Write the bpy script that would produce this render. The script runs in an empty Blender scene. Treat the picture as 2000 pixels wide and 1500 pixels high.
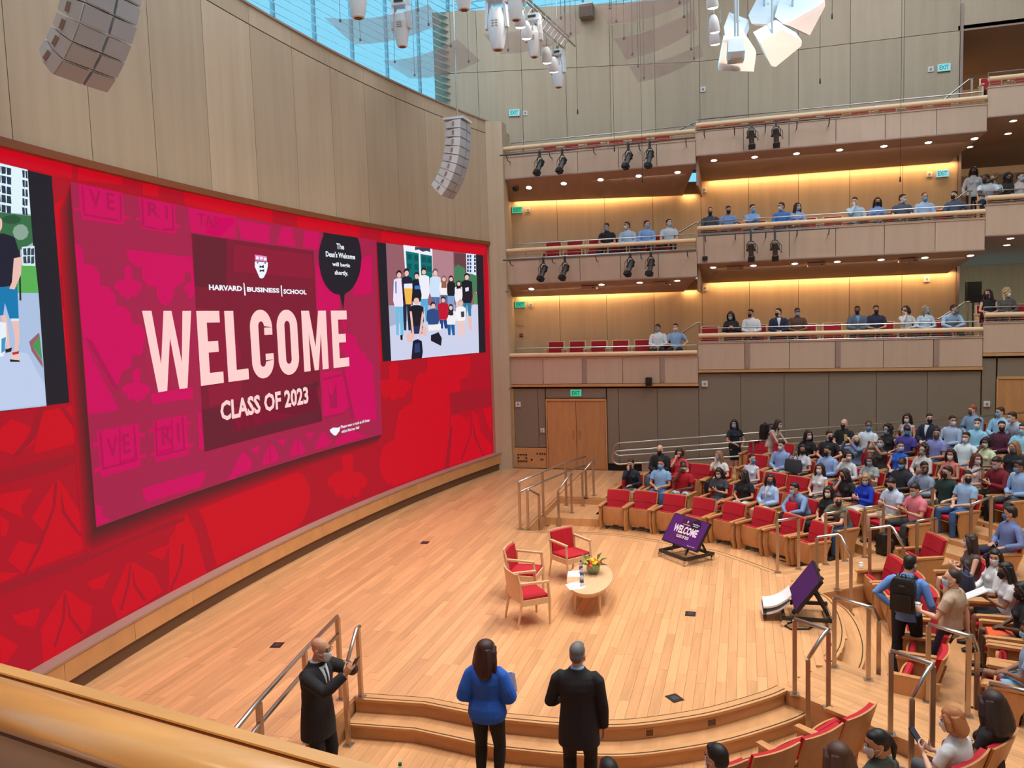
import bpy, bmesh, math, random
import numpy as np
from mathutils import Vector, Matrix
random.seed(7)
S = bpy.context.scene
COL = S.collection
# ---------------------------------------------------------------- camera, sky, light, exposure
cam_d = bpy.data.cameras.new('camera'); cam = bpy.data.objects.new('camera', cam_d); COL.objects.link(cam)
cam_d.sensor_width = 36.0; cam_d.lens = 1540.0 / 2000.0 * 36.0; cam_d.clip_start = 0.05; cam_d.clip_end = 200
_r = Vector((0.95898, 0.28178, -0.03105)); _u = Vector((0.0061, 0.08897, 0.99602)); _b = Vector((0.28342, -0.95534, 0.0836))
cam.matrix_world = Matrix(((_r.x, _u.x, _b.x, 0), (_r.y, _u.y, _b.y, 0), (_r.z, _u.z, _b.z, 4.7), (0, 0, 0, 1)))
S.camera = cam
S.view_settings.view_transform = 'Standard'; S.view_settings.look = 'None'
S.view_settings.exposure = 0.0; S.view_settings.gamma = 1.0; S.view_settings.use_curve_mapping = False
S.cycles.adaptive_threshold = 0.08; S.cycles.adaptive_min_samples = 12; S.cycles.max_bounces = 5; S.cycles.diffuse_bounces = 2; S.cycles.glossy_bounces = 2; S.cycles.transmission_bounces = 4; S.cycles.transparent_max_bounces = 12
S.cycles.sample_clamp_indirect = 4.0; S.cycles.caustics_reflective = False; S.cycles.caustics_refractive = False
W_ = bpy.data.worlds.new('sky'); S.world = W_; W_.use_nodes = True
_bg = W_.node_tree.nodes['Background']; _bg.inputs[0].default_value = (0.26, 0.74, 1.0, 1); _bg.inputs[1].default_value = 1.0
def lamp(name, kind, loc, target, energy, color, **kw):
    d = bpy.data.lights.new(name, kind); d.energy = energy; d.color = color
    for k, v in kw.items(): setattr(d, k, v)
    o = bpy.data.objects.new(name, d); COL.objects.link(o); o.location = loc
    o.rotation_euler = (Vector(target) - Vector(loc)).to_track_quat('-Z', 'Y').to_euler()
    return o
WARM = (1.0, 0.84, 0.67)
# two area lamps added below the closed ceiling, standing in for overhead daylight
for x, w in ((-6.2, 4.6), (4.6, 7.0)):
    lamp('daylight_fill', 'AREA', (x, 12.4, 17.3), (x, 12.4, 0), 1350 * w / 5.8, (0.74, 0.88, 1.0), shape='RECTANGLE', size=w, size_y=20.0)
# stage wash: theatre lamps rigged under the ceiling, audience lamps further back
for i, (x, y, tx, ty, e, c) in enumerate([(-3.5, 8.0, -5.0, 12.0, 2050, WARM), (-3.0, 16.5, -5.0, 14.5, 2050, WARM), (2.0, 9.5, -2.0, 11.0, 1950, WARM), (2.0, 15.5, -2.5, 13.0, 1950, WARM)]):
    lamp('stage_lamp_light', 'SPOT', (x, y, 14.6), (tx, ty, 0), e, c, spot_size=1.25, spot_blend=0.9, shadow_soft_size=0.45)
for x, y, e in [(4.0, 17.5, 1300), (8.0, 12.5, 900), (3.5, 7.0, 1000)]:
    lamp('house_lamp_light', 'SPOT', (x, y, 14.6), (x + .3, y, 0), e, (1.0, 0.88, 0.74), spot_size=1.7, spot_blend=1.0, shadow_soft_size=0.6)
# downlights over the near gallery where the photographer stands
lamp('near_gallery_downlight', 'AREA', (-1.3, .5, 5.6), (-1.3, .9, 3.0), 32, (1.0, .80, .58), shape='RECTANGLE', size=3.0, size_y=.3)
# ---------------------------------------------------------------- helpers
def rgb(r, g, b):
    f = lambda c: ((c / 255.0 + 0.055) / 1.055) ** 2.4 if c > 10 else c / 255.0 / 12.92
    return (f(r), f(g), f(b), 1.0)
class MB:
    """collects shapes and links them as ONE mesh object"""
    def __init__(s): s.v = []; s.f = []; s.mi = []; s.cur = 0
    def add(s, vs, fs):
        o = len(s.v); s.v.extend([tuple(p) for p in vs]); s.f.extend([tuple(i + o for i in f) for f in fs]); s.mi.extend([s.cur] * len(fs)); return s
    def box(s, c, d, rz=0.0, M=None, taper=None):
        x, y, z = d[0] / 2, d[1] / 2, d[2] / 2; t = taper or (1, 1)
        vs = [Vector((sx * x * (t[0] if sz < 0 else 1), sy * y * (t[1] if sz < 0 else 1), sz * z)) for sx, sy, sz in ((-1,-1,-1),(1,-1,-1),(1,1,-1),(-1,1,-1),(-1,-1,1),(1,-1,1),(1,1,1),(-1,1,1))]
        R = M if M is not None else Matrix.Rotation(rz, 3, 'Z')
        return s.add([R @ v + Vector(c) for v in vs], [(0,3,2,1),(4,5,6,7),(0,1,5,4),(1,2,6,5),(2,3,7,6),(3,0,4,7)])
    def hexa(s, lo, hi):
        """8-corner block from two quads (bottom ring, top ring)"""
        return s.add(list(lo) + list(hi), [(3,2,1,0),(4,5,6,7),(0,1,5,4),(1,2,6,5),(2,3,7,6),(3,0,4,7)])
    def prism(s, poly, z0, z1):
        n = len(poly); vs = [(p[0], p[1], z0) for p in poly] + [(p[0], p[1], z1) for p in poly]
        return s.add(vs, [tuple(range(n - 1, -1, -1)), tuple(range(n, 2 * n))] + [(i, (i + 1) % n, n + (i + 1) % n, n + i) for i in range(n)])
    def slab(s, poly, off):
        """3-D polygon extruded by a vector"""
        n = len(poly); off = Vector(off); vs = [Vector(p) for p in poly]; vs = vs + [p + off for p in vs]
        return s.add(vs, [tuple(range(n - 1, -1, -1)), tuple(range(n, 2 * n))] + [(i, (i + 1) % n, n + (i + 1) % n, n + i) for i in range(n)])
    def tube(s, pts, r, n=8, cap=True, r2=None, miter=True):
        pts = [Vector(p) for p in pts]; m = len(pts); rings = []
        up = None
        for i, p in enumerate(pts):
            d = (pts[min(i + 1, m - 1)] - pts[max(i - 1, 0)]).normalized()
            if up is None or abs(up.dot(d)) > .98:
                up = Vector((0, 0, 1)) if abs(d.z) < .9 else Vector((1, 0, 0))
            a = d.cross(up).normalized(); b = a.cross(d).normalized(); up = b
            k = 1.0
            if miter and 0 < i < m - 1:
                c = (pts[i] - pts[i - 1]).normalized().dot((pts[i + 1] - pts[i]).normalized()); k = 1 / max(.6, math.sqrt(max(.1, (1 + c) / 2)))
            rr = r[i] if isinstance(r, (list, tuple)) else r
            rb = (r2[i] if isinstance(r2, (list, tuple)) else r2) if r2 is not None else rr
            rings.append([p + a * (rr * k * math.cos(2 * math.pi * j / n)) + b * (rb * math.sin(2 * math.pi * j / n)) for j in range(n)])
        return s.loft(rings, cap)
    def loft(s, rings, cap=True, closed=True):
        n = len(rings[0]); vs = [p for r in rings for p in r]; fs = []
        for i in range(len(rings) - 1):
            for j in range(n if closed else n - 1):
                k = (j + 1) % n; fs.append((i * n + j, i * n + k, (i + 1) * n + k, (i + 1) * n + j))
        if cap: fs.append(tuple(range(n - 1, -1, -1))); fs.append(tuple(range((len(rings) - 1) * n, len(rings) * n)))
        return s.add(vs, fs)
    def cyl(s, c, r, h, n=16, axis='Z', r1=None):
        d = Vector((h, 0, 0)) if axis == 'X' else Vector((0, h, 0)) if axis == 'Y' else Vector((0, 0, h))
        return s.tube([Vector(c) - d / 2, Vector(c) + d / 2], [r, r if r1 is None else r1], n)
    def lathe(s, c, prof, n=16, M=None):
        c = Vector(c); rings = []
        for r, z in prof:
            ring = [Vector((r * math.cos(2 * math.pi * j / n), r * math.sin(2 * math.pi * j / n), z)) for j in range(n)]
            rings.append([(M @ p if M is not None else p) + c for p in ring])
        return s.loft(rings, True)
    def ball(s, c, r, n=12, m=8, M=None):
        r = (r, r, r) if not isinstance(r, (tuple, list)) else r; c = Vector(c); rings = []
        for i in range(m + 1):
            t = math.pi * (0.02 + .96 * i / m); ring = []
            for j in range(n):
                p = Vector((r[0] * math.sin(t) * math.cos(2 * math.pi * j / n), r[1] * math.sin(t) * math.sin(2 * math.pi * j / n), -r[2] * math.cos(t)))
                ring.append((M @ p if M is not None else p) + c)
            rings.append(ring)
        return s.loft(rings, True)
    def mesh(s, name, mats=(), smooth=False):
        me = bpy.data.meshes.new(name); me.from_pydata([tuple(v) for v in s.v], [], s.f)
        for m in mats: me.materials.append(m)
        if len(mats) > 1: me.polygons.foreach_set('material_index', s.mi)
        if smooth is True: me.polygons.foreach_set('use_smooth', [True] * len(me.polygons))
        me.update(); me.validate()
        if smooth == 'auto':
            me.polygons.foreach_set('use_smooth', [True] * len(me.polygons))
            try: me.set_sharp_from_angle(angle=0.6)
            except Exception: pass
        return me
    def build(s, name, mat, parent=None, smooth=False):
        mats = mat if isinstance(mat, (list, tuple)) else (mat,)
        return link(name, s.mesh(name, mats, smooth), parent)
def link(name, me, parent=None, loc=None, rz=None):
    o = bpy.data.objects.new(name, me); COL.objects.link(o)
    if parent is not None: o.parent = parent
    if loc is not None: o.location = loc
    if rz is not None: o.rotation_euler = (0, 0, rz)
    return o
def tag(o, label, cat, group=None):
    o['label'] = label; o['category'] = cat
    if group: o['group'] = group
    return o
def thing(name, label, cat, loc=(0, 0, 0), rz=0.0, group=None):
    o = link(name, None, None, loc, rz); o.empty_display_size = .1
    return tag(o, label, cat, group)
def struct(name, mb, mat, label=None, smooth=False):
    o = mb.build(name, mat, None, smooth); o['kind'] = 'structure'
    if label: o['label'] = label
    return o
def sroot(name, label=None):
    o = link(name, None); o['kind'] = 'structure'
    if label: o['label'] = label
    return o
def copy_tree(o, parent=None):
    c = o.copy(); COL.objects.link(c)
    if parent is not None: c.parent = parent
    for ch in list(o.children): copy_tree(ch, c)
    return c
# ---------------------------------------------------------------- materials
MAT = {}
def mat(name, col, rough=.6, metal=0.0, emit=None, es=1.0, spec=None, noise=None, alpha=None, trans=None, sheen=None, coat=None):
    if name in MAT: return MAT[name]
    m = bpy.data.materials.new(name); m.use_nodes = True; nt = m.node_tree; b = nt.nodes['Principled BSDF']
    c = col if len(col) == 4 else (*col, 1)
    b.inputs['Base Color'].default_value = c; b.inputs['Roughness'].default_value = rough; b.inputs['Metallic'].default_value = metal
    if spec is not None: b.inputs['Specular IOR Level'].default_value = spec
    if emit is not None: b.inputs['Emission Color'].default_value = emit; b.inputs['Emission Strength'].default_value = es
    if alpha is not None: b.inputs['Alpha'].default_value = alpha
    if trans is not None: b.inputs['Transmission Weight'].default_value = trans
    if coat is not None: b.inputs['Coat Weight'].default_value = coat; b.inputs['Coat Roughness'].default_value = .2
    if noise:                       # (scale, amount, stretch)
        sc, am, st = noise
        tc = nt.nodes.new('ShaderNodeTexCoord'); mp = nt.nodes.new('ShaderNodeMapping'); mp.inputs['Scale'].default_value = st
        nz = nt.nodes.new('ShaderNodeTexNoise'); nz.inputs['Scale'].default_value = sc; nz.inputs['Detail'].default_value = 5
        oi = nt.nodes.new('ShaderNodeObjectInfo'); ad = nt.nodes.new('ShaderNodeVectorMath'); ad.operation = 'ADD'
        ml = nt.nodes.new('ShaderNodeVectorMath'); ml.operation = 'SCALE'; ml.inputs['Scale'].default_value = 13.0
        cb = nt.nodes.new('ShaderNodeCombineXYZ')
        nt.links.new(oi.outputs['Random'], cb.inputs[0]); nt.links.new(oi.outputs['Random'], cb.inputs[1]); nt.links.new(oi.outputs['Random'], cb.inputs[2])
        nt.links.new(cb.outputs[0], ml.inputs[0]); nt.links.new(tc.outputs['Object'], mp.inputs[0]); nt.links.new(mp.outputs[0], ad.inputs[0]); nt.links.new(ml.outputs[0], ad.inputs[1])
        nt.links.new(ad.outputs[0], nz.inputs['Vector'])
        mx = nt.nodes.new('ShaderNodeMix'); mx.data_type = 'RGBA'; mx.blend_type = 'MIX'
        lo = tuple(x * (1 - am) for x in c[:3]) + (1,); hi = tuple(min(1, x * (1 + am)) for x in c[:3]) + (1,)
        mx.inputs[6].default_value = lo; mx.inputs[7].default_value = hi
        nt.links.new(nz.outputs['Fac'], mx.inputs[0]); nt.links.new(mx.outputs[2], b.inputs['Base Color'])
    MAT[name] = m; return m
def wood(name, col, rough=.45, am=.25, grain=(1, 1, 1), scale=3.0, rnd=.25, island=False, coat=None):
    """veneer or plank: streaky grain stretched along one axis, each piece with its own shade"""
    if name in MAT: return MAT[name]
    m = bpy.data.materials.new(name); m.use_nodes = True; nt = m.node_tree; b = nt.nodes['Principled BSDF']
    b.inputs['Roughness'].default_value = rough
    if coat: b.inputs['Coat Weight'].default_value = coat; b.inputs['Coat Roughness'].default_value = .15
    c = col
    N = nt.nodes.new; Lk = nt.links.new
    geo = N('ShaderNodeNewGeometry'); tc = N('ShaderNodeTexCoord'); oi = N('ShaderNodeObjectInfo'); mp = N('ShaderNodeMapping'); mp.inputs['Scale'].default_value = grain
    rn = geo.outputs['Random Per Island'] if island else oi.outputs['Random']
    cb = N('ShaderNodeCombineXYZ'); ml = N('ShaderNodeVectorMath'); ml.operation = 'SCALE'; ml.inputs['Scale'].default_value = 37.0
    for k in range(3): Lk(rn, cb.inputs[k])
    Lk(cb.outputs[0], ml.inputs[0]); ad = N('ShaderNodeVectorMath'); ad.operation = 'ADD'
    Lk(tc.outputs['Object'], mp.inputs[0]); Lk(mp.outputs[0], ad.inputs[0]); Lk(ml.outputs[0], ad.inputs[1])
    nz = N('ShaderNodeTexNoise'); nz.inputs['Scale'].default_value = scale; nz.inputs['Detail'].default_value = 6; nz.inputs['Roughness'].default_value = .6
    Lk(ad.outputs[0], nz.inputs['Vector'])
    rp = N('ShaderNodeValToRGB'); rp.color_ramp.elements[0].position = .3; rp.color_ramp.elements[1].position = .72
    rp.color_ramp.elements[0].color = (c[0] * (1 - am), c[1] * (1 - am * 1.1), c[2] * (1 - am * 1.25), 1); rp.color_ramp.elements[1].color = (min(1, c[0] * (1 + am * .6)), min(1, c[1] * (1 + am * .6)), min(1, c[2] * (1 + am * .6)), 1)
    Lk(nz.outputs['Fac'], rp.inputs[0])
    hs = N('ShaderNodeHueSaturation'); mr = N('ShaderNodeMapRange'); mr.inputs['To Min'].default_value = 1 - rnd; mr.inputs['To Max'].default_value = 1 + rnd * .6
    Lk(rn, mr.inputs['Value']); Lk(mr.outputs[0], hs.inputs['Value']); Lk(rp.outputs[0], hs.inputs['Color']); Lk(hs.outputs[0], b.inputs['Base Color'])
    MAT[name] = m; return m
def glow(name, col, s=1.0):
    """a surface that gives off its own light (screen pixels, lamps); black when switched off"""
    if name in MAT: return MAT[name]
    m = bpy.data.materials.new(name); m.use_nodes = True; nt = m.node_tree; b = nt.nodes['Principled BSDF']
    b.inputs['Base Color'].default_value = (.01, .01, .01, 1); b.inputs['Roughness'].default_value = .7; b.inputs['Specular IOR Level'].default_value = .1
    b.inputs['Emission Color'].default_value = col if len(col) == 4 else (*col, 1); b.inputs['Emission Strength'].default_value = s
    m.cycles.emission_sampling = 'NONE'
    MAT[name] = m; return m
M_WALL = wood('wall_veneer', rgb(198, 174, 146), .5, .10, (2.2, 2.2, .12), 2.2, .10)
M_FASCIA = wood('fascia_veneer', rgb(208, 180, 156), .5, .08, (2.0, 2.0, .15), 2.2, .06)
M_COVEWALL = wood('gallery_veneer', rgb(222, 186, 146), .5, .10, (2.0, 2.0, .15), 2.0, .06)
M_FLOOR = wood('stage_plank', rgb(228, 170, 120), .34, .14, (5, .35, 1), 2.5, .16, coat=.15)
M_FLOORI = wood('stage_plank_far', rgb(228, 170, 120), .34, .14, (5, .35, 1), 2.5, .16, island=True, coat=.15)
M_AISLE = wood('aisle_plank', rgb(222, 166, 116), .35, .18, (3, .5, 1), 2.0, .14, coat=.1)
M_STEP = wood('step_wood', rgb(208, 154, 106), .4, .15, (1, 1, 3), 2.0, .05)
M_TRIM = wood('trim_wood', rgb(214, 160, 108), .4, .12, (1, 1, 1), 2.0, .05)
M_SEATWOOD = wood('seat_wood', rgb(205, 148, 96), .4, .14, (3, 3, .4), 3.0, .10)
M_CHAIRWOOD = wood('chair_maple', rgb(226, 186, 146), .4, .08, (2, 2, .5), 3.0, .03)
M_RAILWOOD = wood('rail_wood', rgb(232, 170, 100), .35, .14, (.4, 4, 4), 3.0, .03, coat=.4)
M_GALRAIL = wood('gallery_rail_wood', rgb(240, 205, 165), .4, .06, (.4, 2, 2), 2.0, .02)
M_DARKTRIM = mat('dark_groove', rgb(70, 48, 34), .8)
M_BROWN = wood('dark_kick', rgb(104, 74, 54), .5, .12, (1, .3, 1), 2.0, .03)
M_LEDTRIM = wood('screen_trim', rgb(140, 78, 42), .5, .12, (1, .3, 1), 2.0, .03)
M_LEDGE = mat('ledge_grey', rgb(168, 140, 128), .4, noise=(4, .12, (1, .2, 1)))
M_FABRIC = mat('acoustic_fabric', rgb(138, 124, 106), .8, noise=(60, .10, (.2, .2, 1)))
M_SOFFIT = mat('soffit_plaster', rgb(176, 146, 126), .8, noise=(2, .04, (1, 1, 1)))
M_RED = mat('red_upholstery', rgb(186, 18, 38), .8, noise=(90, .12, (1, 1, 1)))
M_STEEL = mat('brushed_steel', rgb(196, 190, 182), .28, .9)
M_POST = mat('post_steel', rgb(190, 168, 146), .35, .8)
M_DKSTEEL = mat('pipe_steel', rgb(92, 92, 94), .4, .7)
M_WHITE = mat('white_enamel', rgb(226, 230, 234), .45)
M_WHITEG = mat('white_grille', rgb(176, 182, 192), .6, noise=(160, .15, (1, 1, 1)))
M_POD = mat('pod_enamel', rgb(178, 196, 208), .5)
M_BLACK = mat('black_paint', rgb(22, 22, 24), .5)
M_BLACKM = mat('black_metal', rgb(48, 44, 42), .4, .3)
M_PLATE = mat('white_plate', rgb(228, 226, 220), .5)
M_PAPER = mat('white_paper', rgb(245, 243, 240), .8)
M_CHROME = mat('chrome', rgb(215, 215, 215), .18, 1.0)
M_DARK = mat('dark_interior', rgb(40, 30, 24), .9)
# ---------------------------------------------------------------- floors
YA = 12.4                                   # hall axis
def arcx(y, xc): return -xc + (y - YA) ** 2 / 86.0
NEAR = [(-4.72, 8.55), (-3.82, 8.65), (-2.74, 8.49), (-2.1, 8.52), (-1.6, 8.59), (-1.24, 8.70), (-.80, 8.92), (-.34, 9.21), (.24, 9.71), (.47, 9.97)]
FRONT = [(1.13, 11.02), (1.27, 11.45), (1.36, 12.0), (1.38, 12.5), (1.36, 12.95), (1.28, 13.40), (1.16, 13.6)]
FARE = [(.50, 14.66), (-.16, 15.36), (-.60, 15.74), (-1.48, 16.12), (-2.04, 16.36), (-2.6, 16.54), (-3.17, 16.58), (-4.0, 16.50), (-4.72, 16.50)]
def interp(x, P):
    for (a, b), (c, d) in zip(P[:-1], P[1:]):
        if a <= x <= c: return b + (d - b) * (x - a) / (c - a + 1e-9)
    return P[-1][1]
YLO = NEAR + [(1.13, 11.02), (1.27, 11.45), (1.36, 12.0), (1.38, 12.48)]
YHI = list(reversed(FARE)) + [(1.16, 13.6), (1.28, 13.4), (1.36, 12.95), (1.38, 12.5)]
def planks(root, name, strips, w, z, m_part, m_far, nmax, key, ang=0.0, org=(0, 0), lens=(.9, 2.3), th=.03):
    """strips: (centre across, from, to). nearest nmax planks become parts, the rest one joined part"""
    ca, sa = math.cos(ang), math.sin(ang); allp = []
    for c, lo, hi in strips:
        p = lo - random.random() * 1.2
        while p < hi:
            q = p + random.uniform(*lens); a, b = max(p, lo), min(q, hi)
            if b - a > .06:
                mx, my = c, (a + b) / 2; wx, wy = org[0] + ca * mx - sa * my, org[1] + sa * mx + ca * my
                allp.append((key(wx, wy), wx, wy, b - a))
            p = q
    allp.sort(); rest = MB(); g = .0025
    for k, (_, wx, wy, ln) in enumerate(allp):
        if k < nmax:
            o = MB().box((0, 0, -th / 2), (w - g, ln - g, th)).build(name, m_part, root); o.location = (wx, wy, z + random.uniform(-.0006, .0004)); o.rotation_euler = (0, 0, ang)
        else:
            rest.box((wx, wy, z - th / 2), (w - g, ln - g, th), ang)
    if rest.v:
        o = rest.build('further_planks', m_far, root); o['kind'] = 'stuff'
fl = sroot('floor', 'maple plank stage floor')
PW = .125; st = []
x = -8.75
while x < 1.36:
    c = x + PW / 2
    if c < -4.72:
        d = 86 * (c + PW / 2 + 8.70); hw = math.sqrt(d) if d > 0 else -1      # between the two ends of the curved wall
        if d <= 0: pass
        elif c < -7.28: st.append((c, max(3.0, YA - hw), min(23.42, YA + hw)))
        else: st.append((c, 3.0, 23.42))
    else: st.append((c, interp(c, YLO) + .05, interp(c, YHI) - .05))
    x += PW
planks(fl, 'plank', st, PW, 0, M_FLOOR, M_FLOORI, 300, lambda a, b: (a ** 2 + b ** 2) if not (a < -4 and b < 8) else 900)
sub = MB()
sub.prism([(-8.72, 2.9), (-4.74, 2.9), (-4.74, 8.6)] + [(p[0], p[1] + .02) for p in NEAR] + [(p[0] - .01, p[1]) for p in FRONT] + [(p[0], p[1] - .02) for p in FARE] + [(-4.74, 23.45), (-8.72, 23.45)], -.5, -.031)
sub.build('subfloor', M_STEP, fl)
def offs(P, d):
    out = []
    for i, p in enumerate(P):
        a = Vector(P[max(0, i - 1)]); b = Vector(P[min(len(P) - 1, i + 1)]); t = (b - a).normalized(); n = Vector((t.y, -t.x)); out.append((p[0] + n.x * d, p[1] + n.y * d))
    return out
def band(mb, P, d0, d1, z0, z1):
    A, B = offs(P, d0), offs(P, d1)
    for i in range(len(P) - 1):
        lo = [(*A[i], z0), (*A[i + 1], z0), (*B[i + 1], z0), (*B[i], z0)]; mb.hexa(lo, [(p[0], p[1], z1) for p in lo])
def smoothp(P, n=4):
    out = []
    for i in range(len(P) - 1):
        p0, p1, p2, p3 = P[max(0, i - 1)], P[i], P[i + 1], P[min(len(P) - 1, i + 2)]
        for k in range(n):
            t = k / n; out.append(tuple(.5 * (2 * p1[j] + (p2[j] - p0[j]) * t + (2 * p0[j] - 5 * p1[j] + 4 * p2[j] - p3[j]) * t * t + (3 * p1[j] - p0[j] - 3 * p2[j] + p3[j]) * t ** 3) for j in (0, 1)))
    return out + [P[-1]]
SN = [(-4.72, 8.56), (-3.82, 8.64)] + smoothp(NEAR[2:], 4)
for nm, P, d2 in (('near', SN, .30), ('front', smoothp(FRONT, 3), .27), ('far', smoothp(FARE, 2), .30)):
    s = sroot('floor_edge_' + nm, 'curved stage edge with two wooden steps')
    mb = MB(); band(mb, P, -.13, .02, -.035, .0015); mb.build('nosing', M_TRIM, s)
    mb = MB(); band(mb, P, -.035, -.02, -.001, .004); band(mb, P, -.14, -.132, -.001, .003); mb.build('dark_inlay', M_DARKTRIM, s)
    mb = MB(); band(mb, P, -.05, 0.0, -.2, -.034); mb.build('riser', M_STEP, s)
    mb = MB(); band(mb, P, -.05, d2, -.215, -.18); mb.build('tread', M_AISLE, s)
    mb = MB(); band(mb, P, d2 - .10, d2 + .015, -.205, -.1785); mb.build('nosing', M_TRIM, s)
    mb = MB(); band(mb, P, d2 - .03, d2 - .015, -.181, -.1755); mb.build('dark_inlay', M_DARKTRIM, s)
    mb = MB(); band(mb, P, d2 - .06, d2 - .01, -.40, -.205); mb.build('riser', M_STEP, s)
    if nm == 'near':
        for i0, i1 in ((15, 16), (21, 22), (29, 30)):
            mid = [SN[i0], ((SN[i0][0] + SN[i1][0]) / 2, (SN[i0][1] + SN[i1][1]) / 2), SN[i1]]
            mb = MB(); band(mb, mid, -.01, .004, -.165, -.06); mb.build('vent_frame', M_TRIM, s)
            mb = MB(); q = [(mid[0][0] * .85 + mid[2][0] * .15, mid[0][1] * .85 + mid[2][1] * .15), mid[1], (mid[0][0] * .15 + mid[2][0] * .85, mid[0][1] * .15 + mid[2][1] * .85)]
            band(mb, q, 0, .006, -.15, -.075); mb.build('vent_grille', M_BROWN, s)
# the lower floor in front of the first row
pf = sroot('floor_pit', 'lower plank floor below the stage edge')
st = []; x = -4.70
while x < 3.4:
    c = x + PW / 2; lo = 1.6; hi = interp(c, YLO) - .2 if c < .4 else (9.9 if c < 1.3 else 1.6)
    if c < 1.6: st.append((c, lo, max(lo, hi)))
    if c > -4.6 and c < .5: st.append((c, interp(c, YHI) + .2, 18.55 if c < -3.3 else 19.2))
    if c > 1.0: st.append((c, 10.0, 14.8))
    x += PW
planks(pf, 'plank', st, PW, -.36, M_AISLE, M_FLOORI, 120, lambda a, b: abs(a + 1.5) * .5 + abs(b - 7.8) * 2 if b < 9.9 else 30 + abs(b - 12.4))
MB().box((0.2, 10.5, -.45), (10.0, 18.5, .11)).build('subfloor', M_STEP, pf)
# seating terraces: rings round (-4, 12.4)
CX, CY = -4.0, 12.4
def rowz(r): return -.36 + .18 * (r - 1)
def rowR(r): return 5.8 + 1.0 * (r - 1)          # front of the seats
def pol(R, a): return (CX + R * math.cos(a), CY + R * math.sin(a))
AIS = math.radians(37.5)
def aisle_angle(R, side, edge):
    """angle where ring R meets an aisle edge; edge 0 = stage-axis side, 1 = outer side"""
    off = {(1, 0): -2.31, (1, 1): -1.05, (-1, 0): -1.96, (-1, 1): -.74}[(side, edge)]
    return side * (AIS + math.asin(max(-1, min(1, off / R))))
def ring(mb, R0, R1, a0, a1, z0, z1, n=20):
    for k in range(n):
        t0, t1 = k / n, (k + 1) / n
        q = []
        for R, t in ((R0, t0), (R1, t0), (R1, t1), (R0, t1)):
            b0 = a0(R) if callable(a0) else a0; b1 = a1(R) if callable(a1) else a1
            q.append(pol(R, b0 + (b1 - b0) * t))
        mb.hexa([(x, y, z0) for x, y in q], [(x, y, z1) for x, y in q])
def outer_far(R):                                # the far section stops at the side gangway
    a = math.radians(86)
    y = CY + R * math.sin(a)
    return a if y < 21.6 else math.asin(9.2 / R)
for r in range(2, 11):
    R0, R1 = rowR(r) - .35, rowR(r) + .66
    for nm, a0, a1 in (('far', lambda R: aisle_angle(R, 1, 1), outer_far), ('middle', lambda R: aisle_angle(R, -1, 0), lambda R: aisle_angle(R, 1, 0)), ('near', lambda R: -outer_far(R) if R < 8.4 else -math.asin(8.0 / R), lambda R: aisle_angle(R, -1, 1))):
        mb = MB(); ring(mb, R0, R1, a0, a1, -.46, rowz(r)); o = struct('floor_terrace', mb, M_AISLE, nm + ' seating terrace, row %d from the stage' % r)
# aisles
for side in (1, -1):
    s = sroot('floor_aisle', ('far' if side > 0 else 'near') + ' radial plank aisle rising through the seats'); ang = side * AIS
    base = (.83, 14.1) if side > 0 else (.785, 10.49)   # middle of the aisle mouth
    ca, sa = math.cos(ang), math.sin(ang)
    st = [(-.62 + .113 * k + .0565, -.02, 2.62) for k in range(11)]
    planks(s, 'plank', st, .113, 0.0, M_AISLE, M_AISLE, 60, lambda a, b: a * a + b * b, ang - math.pi / 2, base, (1.2, 2.6))
    def aw(u, v, z): return (base[0] + ca * u - sa * v, base[1] + sa * u + ca * v, z)
    mb = MB(); mb.hexa([aw(-.02, -.625, -.45), aw(2.62, -.625, -.45), aw(2.62, .625, -.45), aw(-.02, .625, -.45)], [aw(-.02, -.625, -.031), aw(2.62, -.625, -.031), aw(2.62, .625, -.031), aw(-.02, .625, -.031)]); mb.build('aisle_base', M_STEP, s)
    for k in range(7):
        u0 = 2.62 + k * 1.0
        for h in (0, 1):
            z = .09 * (2 * k + 1 + h); mb = MB(); a, b = u0 + .5 * h, u0 + .5 * h + .5
            mb.hexa([aw(a, -.625, -.4), aw(b, -.625, -.4), aw(b, .625, -.4), aw(a, .625, -.4)], [aw(a, -.625, z), aw(b, -.625, z), aw(b, .625, z), aw(a, .625, z)]); mb.build('step', M_AISLE, s)
# far side: gangway along the wall, its little stair and the ramp
s = sroot('floor_gangway', 'plank gangway before the far wall with two steps')
st = [(-4.72 + .0625 + PW * k, (19.85 if -4.72 + PW * k < -3.4 else 21.62), 23.43) for k in range(14)]
planks(s, 'plank', st, PW, 0, M_FLOOR, M_FLOORI, 0, lambda a, b: 0)
MB().box((-3.85, 21.6, -.26), (1.75, 3.6, .45)).build('subfloor', M_STEP, s)
MB().box((-4.05, 19.1, -.28), (1.32, 1.5, .20)).build('step', M_AISLE, s)
MB().hexa([(-4.74, 16.5, -.45), (-4.70, 16.5, -.45), (-4.70, 19.9, -.45), (-4.74, 19.9, -.45)], [(-4.74, 16.5, -.03), (-4.70, 16.5, -.03), (-4.70, 19.9, -.03), (-4.74, 19.9, -.03)]).build('side_panel', M_STEP, s)
mb = MB(); mb.hexa([(-2.97, 21.62, -.4), (12, 21.62, -.4), (12, 23.45, -.4), (-2.97, 23.45, -.4)], [(-2.97, 21.62, .0), (12, 21.62, 1.33), (12, 23.45, 1.33), (-2.97, 23.45, .0)])
struct('floor_ramp', mb, M_AISLE, 'gently rising ramp along the far wall')
mb = MB(); mb.hexa([(-2.97, 23.36, 0), (12, 23.36, 1.15), (12, 23.44, 1.15), (-2.97, 23.44, 0)], [(-2.97, 23.36, .22), (12, 23.36, 1.4), (12, 23.44, 1.4), (-2.97, 23.44, .22)])
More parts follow.
